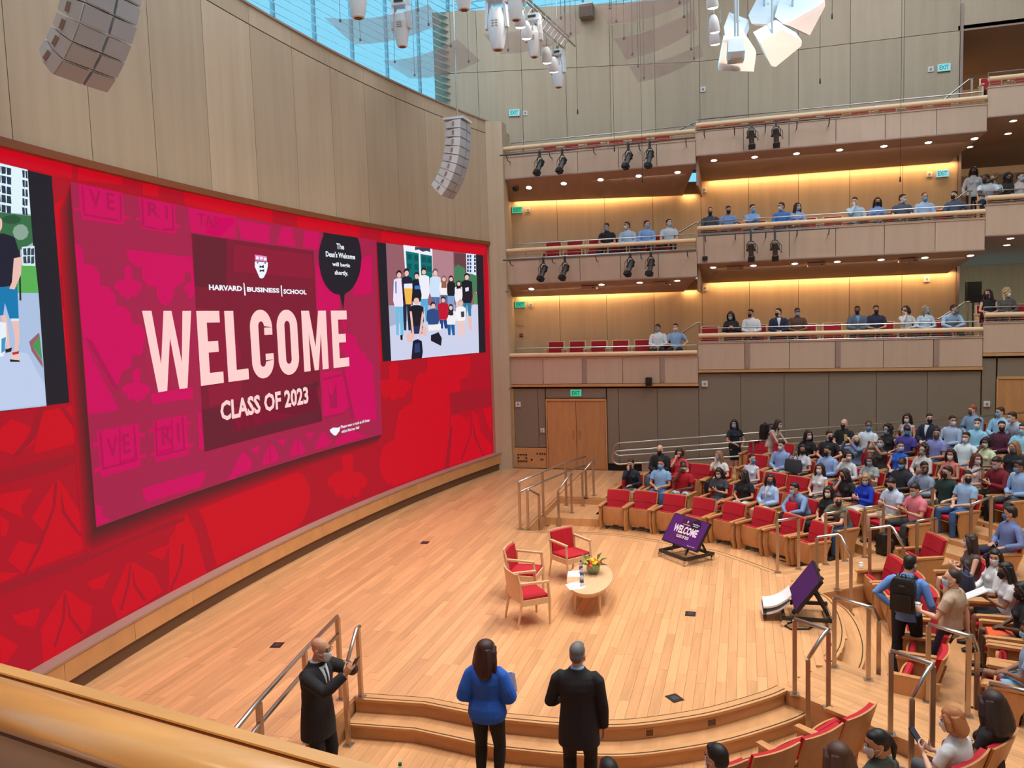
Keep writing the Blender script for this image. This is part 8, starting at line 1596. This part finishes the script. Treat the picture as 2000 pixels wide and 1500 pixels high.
def hair_shape(style):
    c = V((0, 0, 0))
    def f(mb):
        k = 1.0 if style != 'buzz' else .965
        mb.ball((0, .018, .042), (.0785 * k, .0945 * k, .087 * k), 20, 14); mb.ball((0, .045, -.005), (.070 * k, .066 * k, .075 * k), 16, 10)
        if style == 'short': mb.ball((0, -.035, .085), (.058, .045, .034), 12, 8)
        if style in ('long', 'braids', 'bob'):
            z1 = {'long': -.30, 'braids': -.34, 'bob': -.13}[style]; n = 6
            mb.ball((0, -.012, .075), (.068, .070, .045), 14, 8)
            for k2 in range(1):
                rings = []
                for q in range(n + 1):
                    z = .06 + (z1 - .06) * q / n; w = .092 + .030 * math.sin(q / n * 2.4) - (.03 if q == n else 0); y = .040 + .03 * q / n; rings.append([V((w * math.cos(a), y + (.060 if q < n else .035) * math.sin(a), z)) for a in [2 * math.pi * j / 16 for j in range(16)]])
                mb.loft(rings)
            for s in (-1, 1): mb.tube([(s * .060, -.045, .07), (s * .084, -.022, .01), (s * .096, -.010, -.07), (s * .098, -.012, max(z1 + .05, -.22))], [.020, .028, .034, .018], 10)
        if style == 'full':
            mb.ball((0, .022, .045), (.100, .108, .090), 18, 12); n = 8; rings = []
            for q in range(n + 1):
                z = .05 - .33 * q / n; w = .108 + .055 * math.sin(q / n * 2.2) - (.04 if q == n else 0); y = .045 + .03 * q / n; rings.append([V((w * math.cos(a) * (1 + .06 * math.cos(9 * a)), y + (.075 if q < n else .05) * math.sin(a) * (1 + .10 * math.cos(9 * a)), z)) for a in [2 * math.pi * j / 20 for j in range(20)]])
            mb.loft(rings)
            for s in (-1, 1): mb.tube([(s * .070, -.050, .07), (s * .098, -.020, .01), (s * .118, -.008, -.09), (s * .120, -.02, -.24)], [.024, .034, .040, .022], 10)
        if style == 'pony': mb.ball((0, .10, .02), (.032, .040, .045), 10, 7); mb.tube([(0, .12, .02), (0, .14, -.06), (0, .12, -.18)], [.026, .03, .012], 10); mb.ball((0, -.015, .078), (.064, .066, .040), 12, 8)
        if style == 'curly':
            for q in range(26):
                a = q * 2.39996; h = 1 - 1.75 * (q + .5) / 26; r = math.sqrt(max(0, 1 - h * h)); p = V((.092 * r * math.cos(a), .030 + .100 * r * math.sin(a), .02 + .115 * h))
                if p.y > -.05 or p.z > .07: mb.ball(p, .036, 8, 6)
            for q in range(14): mb.ball(((-1) ** q * (.07 + .012 * (q % 3)), .05 - .006 * q * .8, -.06 - .012 * q), .036, 8, 6)
        if style == 'cap': mb.loft([[V((w * math.cos(a), -.06 + l * math.sin(a), z)) for a in [2 * math.pi * j / 14 for j in range(14)]] for z, w, l in ((.050, .068, .105), (.058, .068, .105))])
    return f
for st_ in ('short', 'buzz', 'long', 'bob', 'pony', 'curly', 'braids', 'cap', 'full'): queue(('hair', st_), .006, .5, hair_shape(st_))
def mask_mesh():
    mb = MB(); nu, nv = 10, 6; A = []; B = []
    for i in range(nv + 1):
        f = i / nv; z = -.112 + .102 * f; a = []; b = []
        for k in range(len(HEADR) - 1):
            if HEADR[k][0] <= z <= HEADR[k + 1][0]:
                t = (z - HEADR[k][0]) / (HEADR[k + 1][0] - HEADR[k][0]); rx, ry, oy = [HEADR[k][j] + (HEADR[k + 1][j] - HEADR[k][j]) * t for j in (1, 2, 3)]
        sp = 1.05 - .35 * abs(f - .45)
        for j in range(nu + 1):
            u = -1 + 2 * j / nu; an = -math.pi / 2 + u * sp; bulge = .014 * (1 - u * u) * math.sin(math.pi * min(1, f * .9 + .08)) + .016 * max(0, 1 - abs(u) * 3) * (f > .35)
            p = V(((rx + .008 + bulge * .3) * math.cos(an), oy + (ry + .007 + bulge) * math.sin(an), z)); a.append(p); b.append(p + V((0, .004, 0)))
        A.append(a); B.append(b)
    mb.loft([a + list(reversed(b)) for a, b in zip(A, B)])
    return mb
def strap_mesh():
    mb = MB()
    for s in (-1, 1):
        for z in (-.03, -.085): mb.tube([(s * .060, -.055, z), (s * .072, -.02, z * .7 - .005), (s * .081, .016, -.012)], .0022, 4)
    return mb
MASK_ME = mask_mesh().mesh('mask', (None,), True); STRAP_ME = strap_mesh().mesh('mask_strap', (mat('strap_white', rgb(220, 220, 222), .8),)); MASK_ME.materials.clear(); MASK_ME.materials.append(None)
EYE_ME = MB().ball((0, 0, 0), (.011, .006, .0065), 8, 6).mesh('eye', (mat('eye_dark', rgb(40, 28, 24), .2),), True)
BROW_ME = MB().tube([(-.017, .004, -.003), (0, -.002, .003), (.017, .006, -.001)], .0035, 5).mesh('eyebrow', (None,)); BROW_ME.materials.clear(); BROW_ME.materials.append(None)
def glasses_mesh():
    mb = MB()
    for s in (-1, 1):
        mb.tube([(s * .034 + .022 * math.cos(a), -.103, .010 + .017 * math.sin(a)) for a in [2 * math.pi * k / 12 for k in range(13)]], .0026, 5); mb.tube([(s * .056, -.100, .014), (s * .075, -.06, .012), (s * .080, .0, .004)], .0025, 4)
    mb.tube([(-.012, -.104, .012), (.012, -.104, .012)], .0025, 4); return mb
GLASS_ME = glasses_mesh().mesh('glasses', (M_BLACK,))
SKIN = {'light': (226, 178, 152), 'tan': (204, 150, 118), 'brown': (142, 96, 72), 'dark': (92, 62, 48)}
def cloth(c): return mat('cloth_%d_%d_%d' % tuple(c), rgb(*c), .85, noise=(22, .16, (1, 1, 1)))
def hairm(c): return mat('hair_%d_%d_%d' % tuple(c), rgb(*c), .55, noise=(60, .3, (3, 3, .3)))
def skinm(k): return mat('skin_' + k, rgb(*SKIN[k]), .55)
def front_mesh(J, fem, w0, w1, z0, z1, g, nm):
    """a tapering strip that lies on the chest (shirt front, tie)"""
    up = J['up']; F = up.cross(V((1, 0, 0))); prof = [(.05, .160, .112), (.15, .150, .108), (.24, .160, .114), (.33, .178, .122), (.40, .190, .108), (.445, .176, .088), (.475, .125, .074), (.50, .080, .062)]; mb = MB(); rows = []
    for i in range(8):
        h = z0 + (z1 - z0) * i / 7; w = w0 + (w1 - w0) * i / 7
        for (a, r1, q1), (b, r2, q2) in zip(prof[:-1], prof[1:]):
            if a <= h <= b: t = (h - a) / (b - a); rx, ry = r1 + (r2 - r1) * t + g, q1 + (q2 - q1) * t + g
        rows.append([J['hip'] + up * h + V((w * u, 0, 0)) - F * (-ry * math.sqrt(max(.05, 1 - (w * u / rx) ** 2))) * -1 for u in (-1, -.5, 0, .5, 1)])
    fl_ = [[p + F * .004 for p in reversed(r)] for r in rows]; mb.loft([r + f for r, f in zip(rows, fl_)]); return mb.mesh(nm, (None,), True)
FRONTS = {}
def setm(o, m):
    o.material_slots[0].link = 'OBJECT'; o.material_slots[0].material = m; return o
def person(label, loc, face, keys, skin, top, bottom, hair, maskc, yaw, pitch, scale=1.0, glasses=False, group=None, shoe=(30, 28, 28), hr=0.0, inner=(205, 216, 230), tie=False):
    t = thing('person', label, 'person', loc, math.radians(face) - math.pi * 1.5, group); t.scale = (scale,) * 3
    J = keys['J']; me = BODY[keys['body']].copy(); n = len(me.vertices); co = np.empty(n * 3, np.float32); me.vertices.foreach_get('co', co); co = co.reshape(-1, 3)
    piv = np.array(J['neck'] + V((0, 0, .045))); H = np.array(J['head'])
    R = np.array(Matrix.Rotation(math.radians(yaw), 3, 'Z') @ Matrix.Rotation(math.radians(hr), 3, 'Y') @ Matrix.Rotation(math.radians(pitch), 3, 'X'))
    rel = co - piv; rad = np.hypot(co[:, 0] - H[0], co[:, 1] - H[1]); w = np.clip((rel[:, 2] + .03) / .08, 0, 1) * np.clip((.15 - rad) / .02, 0, 1); w = (w * w * (3 - 2 * w))[:, None]
    co2 = co * (1 - w) + (rel @ R.T + piv) * w; me.vertices.foreach_set('co', co2.astype(np.float32).ravel()); me.update()
    setm(link('body', me, t), skinm(skin))
    setm(link('shirt' if top[1] != 'jacket' else 'jacket', BODY[keys['shirt']], t), cloth(top[0]))
    setm(link({'long': 'trousers', 'short': 'shorts', 'skirt': 'skirt'}[bottom[1]], BODY[keys['trousers']], t), cloth(bottom[0]))
    Hm = Matrix.Translation(V(piv)) @ Matrix([list(r) for r in R]).to_4x4() @ Matrix.Translation(V(H) - V(piv))
    def onhead(nm, m, mtx, M2=None):
        o = link(nm, m, t); o.matrix_local = Hm @ (M2 if M2 is not None else Matrix()); 
        if mtx is not None: setm(o, mtx)
        return o
    if top[1] == 'jacket':
        for nm, a in (('shirt_front', (.004, .058, .20, .492, .027)), ('necktie', (.016, .011, .20, .47, .031))):
            if nm == 'necktie' and not tie: continue
            k_ = (keys['body'], nm)
            if k_ not in FRONTS:
                FRONTS[k_] = front_mesh(J, 0, *a, nm); FRONTS[k_].materials.clear(); FRONTS[k_].materials.append(None)
            setm(link(nm, FRONTS[k_], t), cloth(inner if nm == 'shirt_front' else (40, 38, 44)))
        if 'collar' not in FRONTS: pass
        ck = (keys['body'], 'collar')
        if ck not in FRONTS:
            FRONTS[ck] = MB().tube([J['neck'] - J['up'] * .01, J['neck'] + J['up'] * .045 + V((0, -.006, 0))], [.078, .066], 16).mesh('shirt_collar', (None,), True); FRONTS[ck].materials.clear(); FRONTS[ck].materials.append(None)
        setm(link('shirt_collar', FRONTS[ck], t), cloth(inner))
    if hair[0] != 'bald': onhead('hair' if hair[0] != 'cap' else 'cap', BODY[('hair', hair[0])], hairm(hair[1]) if hair[0] != 'cap' else cloth(hair[1]))
    if maskc is not None: mk = onhead('mask', MASK_ME, mat('mask_%d_%d_%d' % tuple(maskc), rgb(*maskc), .8)); s_ = link('mask_strap', STRAP_ME, mk)
    for s in (-1, 1):
        onhead('eye', EYE_ME, None, Matrix.Translation((s * .031, -.089, .008))); onhead('eyebrow', BROW_ME, hairm(hair[1] if hair[1] and hair[0] != 'cap' else (60, 46, 40)), Matrix.Translation((s * .031, -.094, .028)))
    if glasses: onhead('glasses', GLASS_ME, None)
    for n_ in 'LR':
        if 'shoe' + n_ in keys: setm(link('shoe', BODY[keys['shoe' + n_]], t), mat('shoe_%d_%d_%d' % tuple(shoe), rgb(*shoe), .5))
    return t
crowd = []
for x, y, z, face, pose, fem, skin, top, bottom, hair, maskc, yaw, pitch, label in CROWD:
    crowd.append((plan(pose, fem, top[1], bottom[1], shoes=z < .4), (x, y, z)))
# ---------------------------------------------------------------- figures in the foreground, each with a pose of its own
FG = {}
FG['suit'] = plan('suit', 0, 'jacket', 'long', True, dict(stand=True, handR=(-.25, -.05, .82), handL=(.20, -.24, 1.02), poleR=(-.5, .6, -.2), poleL=(.5, .6, -.6), palmR=(1, .2, 0), palmL=(-.6, .2, -.3), fdirR=(.05, -.1, -1), fdirL=(-.2, -.9, .2), curlR=.45), True)
FG['bluewoman'] = plan('bluewoman', 1, 'blouse', 'long', True, dict(stand=True, handL=(.17, -.20, 1.02), handR=(-.15, -.25, 1.13), poleL=(.45, .6, -.7), poleR=(-.45, .5, -.8), palmL=(-1, 0, 0), palmR=(1, .1, 0), fdirL=(-.4, -.7, .3), fdirR=(.4, -.7, .3), curlL=.8, curlR=.8), True)
FG['bald'] = plan('bald', 0, 'jacket', 'long', True, dict(stand=True, lean=-.03, handL=(.06, -.40, 1.42), handR=(-.06, -.42, 1.40), poleL=(.9, .1, -.6), poleR=(-.8, .1, -.9), palmL=(-1, 0, .1), palmR=(1, 0, .2), fdirL=(-.15, -.5, .8), fdirR=(.2, -.5, .8), curlL=.9, curlR=.9), True)
FG['backpack'] = plan('backpack', 0, 'long', 'long', True, dict(stand=True, lean=-.05, handL=(.20, .0, .98), handR=(-.28, -.20, .95), poleL=(1, .35, .0), poleR=(-.4, .7, -.5), palmL=(-1, -.2, 0), palmR=(.3, -.2, -.8), fdirL=(-.5, -.6, -.2), fdirR=(-.1, -.9, -.2), stepR=(-.02, -.12), stepL=(.02, .10)), True)
FG['tan'] = plan('tan', 0, 'tee', 'long', True, dict(stand=True, side=-.0, lean=.10, handR=(-.25, .14, .82), handL=(.16, -.30, 1.10), poleR=(-.5, .7, -.3), poleL=(.7, .4, -.9), palmR=(1, 0, 0), palmL=(-.9, 0, -.1), fdirR=(.0, .1, -1), fdirL=(-.35, -.8, .2), curlL=.9, stepL=(.0, -.22), stepR=(0, -.26)), True)
FG['aislewoman'] = plan('aislewoman', 1, 'tee', 'skirt', True, dict(stand=True, handL=(.12, -.24, 1.0), handR=(-.12, -.24, 1.02), poleL=(.9, .5, -.5), poleR=(-.9, .5, -.5), curlL=.7, curlR=.7))
FG['bending'] = plan('bending', 1, 'tank', 'skirt', True, dict(stand=True, lean=-.35, handL=(.16, -.55, .86), handR=(-.16, -.52, .84), poleL=(.8, .3, -.5), poleR=(-.8, .3, -.5)))
flush()
for (keys, loc), row in zip(crowd, CROWD):
    x, y, z, face, pose, fem, skin, top, bottom, hair, maskc, yaw, pitch, label = row
    person(label, loc, face, keys, skin, top, bottom, hair, maskc, yaw, pitch, 1.0 if not fem else .97, 'glasses' in label, inner=(44, 44, 50) if 'bald' in label else (110, 150, 205) if 'over a blue' in label else (214, 220, 228))
ps = person('man in dark suit with grey hair standing with his back to the camera', (-1.66, 7.62, -.36), 96, FG['suit'], 'light', ((34, 34, 38), 'jacket'), ((28, 26, 28), 'long'), ('short', (112, 112, 114)), (40, 40, 44), -12, 2, 1.02, inner=(150, 190, 230))
pw = person('woman in bright blue blouse and black trousers holding papers', (-2.66, 7.66, -.36), 92, FG['bluewoman'], 'light', ((40, 100, 205), 'blouse'), ((24, 22, 24), 'long'), ('full', (58, 30, 26)), (30, 32, 38), -42, 2, .975)
pb = person('bald man in dark suit and white mask photographing with a phone', (-4.40, 7.15, -.36), -8, FG['bald'], 'tan', ((34, 32, 38), 'jacket'), ((24, 22, 26), 'long'), ('bald', None), (206, 212, 216), 12, 4, 1.03, True, inner=(214, 222, 228), tie=True)
pk = person('man in blue shirt and dark trousers wearing a black backpack', (2.08, 11.42, -.36), 68, FG['backpack'], 'light', ((104, 148, 220), 'long'), ((26, 28, 40), 'long'), ('short', (22, 20, 20)), (200, 205, 210), -18, 8, 1.0, False, None, (92, 80, 74))
pt = person('man in tan short-sleeved shirt and blue mask holding a coffee cup', (2.52, 11.05, -.36), 150, FG['tan'], 'light', ((196, 172, 148), 'tee'), ((34, 38, 56), 'long'), ('buzz', (46, 38, 36)), (172, 212, 232), 25, 4, .985)
pa = person('woman in black dress with blue mask standing in the side gangway', (-.28, 21.95, .20), 300, FG['aislewoman'], 'tan', ((36, 40, 52), 'tee'), ((26, 32, 46), 'skirt'), ('long', (30, 30, 36)), (130, 180, 228), -45, 5, .93)
pe = person('woman in beige top with a black rucksack bending over a seat', (.62, 21.75, .25), 330, FG['bending'], 'light', ((206, 190, 180), 'tank'), ((200, 186, 178), 'skirt'), ('long', (52, 38, 34)), (200, 200, 205), 0, 15, .95)
# things worn or held, and left about
def held(name, label, cat, owner, key, off, build):
    """a thing placed at a joint of its owner"""
    M = owner.matrix_basis; p = M @ (V(FG[key]['J'][off[0]]) + V(off[1])) if key else V(off)
    t = thing(name, label, cat, p, owner.rotation_euler.z if owner else 0); build(t); return t
def rucksack(t, w=.30, h=.46, d=.17, m=M_BLACK):
    mb = MB(); mb.loft([[V((sx * a, sy * b, z)) for sx, sy in ((-1, -.6), (-.7, -1), (.7, -1), (1, -.6), (1, 1), (-1, 1))] for z, a, b in ((0, w * .44, d * .42), (.03, w * .5, d * .5), (h * .8, w * .49, d * .48), (h * .95, w * .42, d * .40), (h, w * .30, d * .28))]); mb.build('pack', m, t, 'auto')
    MB().box((0, d * .52, h * .32), (w * .78, .05, h * .42)).build('front_pocket', m, t); MB().box((0, d * .57, h * .80), (.07, .012, .02)).build('badge', M_DKSTEEL, t)
    MB().tube([(-.03, 0, h), (-.02, 0, h + .04), (.02, 0, h + .04), (.03, 0, h)], .008, 6).build('loop', m, t)
    for s in (-1, 1): MB().tube([(s * .09, -d * .45, h * .93), (s * .10, -d * .45 - .07, h * .98), (s * .12, -d * .45 - .20, h * .80), (s * .14, -d * .45 - .17, h * .45), (s * .14, -d * .4, h * .15)], .02, 6).build('strap', m, t)
    MB().tube([(-.14, .05, h * .12), (-.17, .08, -.02), (-.18, .08, -.13)], .008, 5).build('loose_strap', m, t)
held('backpack', 'black backpack worn by the man in blue shirt', 'backpack', pk, 'backpack', ('waist', (0, .215, -.07)), lambda t: rucksack(t))
held('backpack', 'black rucksack on the back of the bending woman', 'backpack', pe, 'bending', ('waist', (0, .20, .02)), lambda t: rucksack(t, .28, .40, .16))
def phone(t, m=M_BLACK, tilt=.5):
    R = Matrix.Rotation(tilt, 3, 'X'); MB().box((0, 0, 0), (.075, .009, .15), M=R).build('phone_body', m, t); MB().box(R @ V((0, .0052, 0)), (.068, .001, .14), M=R).build('screen', glow('phone_screen', rgb(60, 66, 80), .8), t)
held('phone', 'smartphone held up by the bald man', 'phone', pb, 'bald', ('wrR', (.075, -.07, .10)), lambda t: phone(t))
def cup(t):
    MB().lathe((0, 0, 0), [(.030, 0), (.040, .11)], 14).build('cup_body', M_PAPER, t, True); MB().lathe((0, 0, 0), [(.042, .108), (.042, .118), (.034, .124)], 14).build('lid', M_WHITE, t, True)
held('paper_cup', 'lidded white coffee cup in the hand of the man in tan', 'cup', pt, 'tan', ('wrL', (-.06, -.07, -.04)), cup)
def papers(t):
    for k in range(3): MB().box((.01 * k, .004 * k, .004 * k), (.15, .008, .21), M=Matrix.Rotation(.12 + .05 * k, 3, 'Y')).build('sheet', M_PAPER, t)
held('papers', 'white papers held by the woman in blue', 'paper', pw, 'bluewoman', ('wrR', (-.03, -.05, -.02)), papers)
def at_hand(label_start):
    for (keys, loc), row in zip(crowd, CROWD):
        if row[13].startswith(label_start): return keys, loc, row
for ls, lab, off, m, tl in (('man in pink', 'dark phone in the hands of the man in pink', (0, -.37, .84), M_BLACK, 1.1), ('ginger-haired woman', 'dark phone held by the ginger-haired woman', (0, -.37, .87), M_BLACK, .7), ('blonde woman in denim', 'pale yellow phone raised by the blonde woman', (0, -.37, 1.27), mat('yellow_case', rgb(226, 210, 120), .5), 0.1), ('woman in dark grey dress', 'black phone of the woman in dark grey dress', (0, -.37, .84), M_BLACK, 1.0), ('man in dark red', 'black phone of the man in dark red sweater', (0, -.37, .84), M_BLACK, 1.1)):
    keys, loc, row = at_hand(ls); rz = math.radians(row[3]) - math.pi * 1.5; p = Matrix.Rotation(rz, 3, 'Z') @ V(off); t = thing('phone', lab, 'phone', V(loc) + p, rz); phone(t, m, tl)
def lapthing(ls, name, lab, cat, off, fn):
    keys, loc, row = at_hand(ls); rz = math.radians(row[3]) - math.pi * 1.5; t = thing(name, lab, cat, V(loc) + Matrix.Rotation(rz, 3, 'Z') @ V(off), rz); fn(t)
def soft_bag(m, w=.34, d=.16, h=.28):
    def f(t):
        mb = MB(); mb.loft([[V((sx * a, sy * b, z)) for sx, sy in ((-1, -.5), (-.6, -1), (.6, -1), (1, -.5), (1, .5), (.6, 1), (-.6, 1), (-1, .5))] for z, a, b in ((0, w * .45, d * .5), (h * .4, w * .52, d * .52), (h, w * .46, d * .30))]); mb.build('bag_body', m, t, 'auto')
        MB().tube([(-w * .3, 0, h), (-w * .2, 0, h + .10), (w * .2, 0, h + .10), (w * .3, 0, h)], .010, 6).build('bag_handle', m, t)
    return f
lapthing('man in blue shirt leaning', 'cloth_bag', 'bright red bag in the lap of the man in blue', 'bag', (0, -.36, .66), soft_bag(mat('red_cloth', rgb(205, 20, 50), .8), .26, .18, .20))
lapthing('woman in white print', 'tote_bag', 'large grey tote bag held by the woman in white print tee', 'bag', (0, -.36, .66), soft_bag(mat('grey_cloth', rgb(66, 68, 76), .8), .42, .16, .30))
lapthing('woman in white blouse with black hair', 'handbag', 'navy handbag with brown patch on the lap of the woman in white blouse', 'bag', (0, -.34, .62), soft_bag(mat('navy_cloth', rgb(44, 54, 78), .7), .40, .18, .26))
lapthing('woman with braids, glasses', 'notebook', 'white notebook held by the woman with braids', 'notebook', (0, -.40, .80), lambda t: (MB().box((0, 0, 0), (.22, .30, .012), M=Matrix.Rotation(.5, 3, 'X')).build('cover', M_PAPER, t), MB().box((0, 0, .008), (.20, .28, .006), M=Matrix.Rotation(.5, 3, 'X')).build('pages', M_WHITE, t)))
t = thing('backpack', 'black backpack on the floor by the right-hand seats', 'backpack', (3.05, 10.75, -.36), 1.2); rucksack(t, .32, .48, .2)
t = thing('backpack', 'black backpack on the floor behind the man in pink', 'backpack', (2.55, 16.05, -.0), .6); rucksack(t, .30, .42, .2)
t = thing('handbag', 'black handbag hanging from the rail by the gangway', 'bag', (.05, 21.6, .30), 0); soft_bag(M_BLACK, .28, .12, .3)(t)
# table edge, bottle and laptop at the very bottom of the picture
tk = thing('lectern_desk', 'red-edged desk top just showing at the bottom edge', 'desk', (-2.55, 6.35, -.36))
MB().box((0, 0, .70), (1.35, .42, .04)).build('desk_top', M_SEATWOOD, tk); MB().box((0, -.0, .725), (1.35, .42, .01)).build('red_cover', M_RED, tk); MB().box((0, -.1, .34), (1.2, .05, .68)).build('modesty_panel', M_SEATWOOD, tk)
for s in (-1, 1): MB().box((s * .6, 0, .34), (.05, .36, .68)).build('leg', M_SEATWOOD, tk)
bottle('water bottle with green cap near the bald man', (-3.10, 6.40, .37), mat('green_cap', rgb(20, 130, 70), .5), 1.15, mat('soda_label', rgb(50, 70, 120), .6), 'water bottles at the bottom edge')
bottle('water bottle with green cap right of the open laptop', (-2.05, 6.40, .37), MAT['green_cap'], 1.1, MAT['soda_label'], 'water bottles at the bottom edge')
t = thing('laptop', 'open grey laptop at the bottom edge below the woman in blue', 'laptop', (-2.38, 6.38, .37), .05)
MB().box((0, -.12, .012), (.33, .22, .016)).build('keyboard_base', M_DKSTEEL, t); MB().box((0, .03, .12), (.33, .012, .21), M=Matrix.Rotation(-.25, 3, 'X')).build('display', M_BLACKM, t)
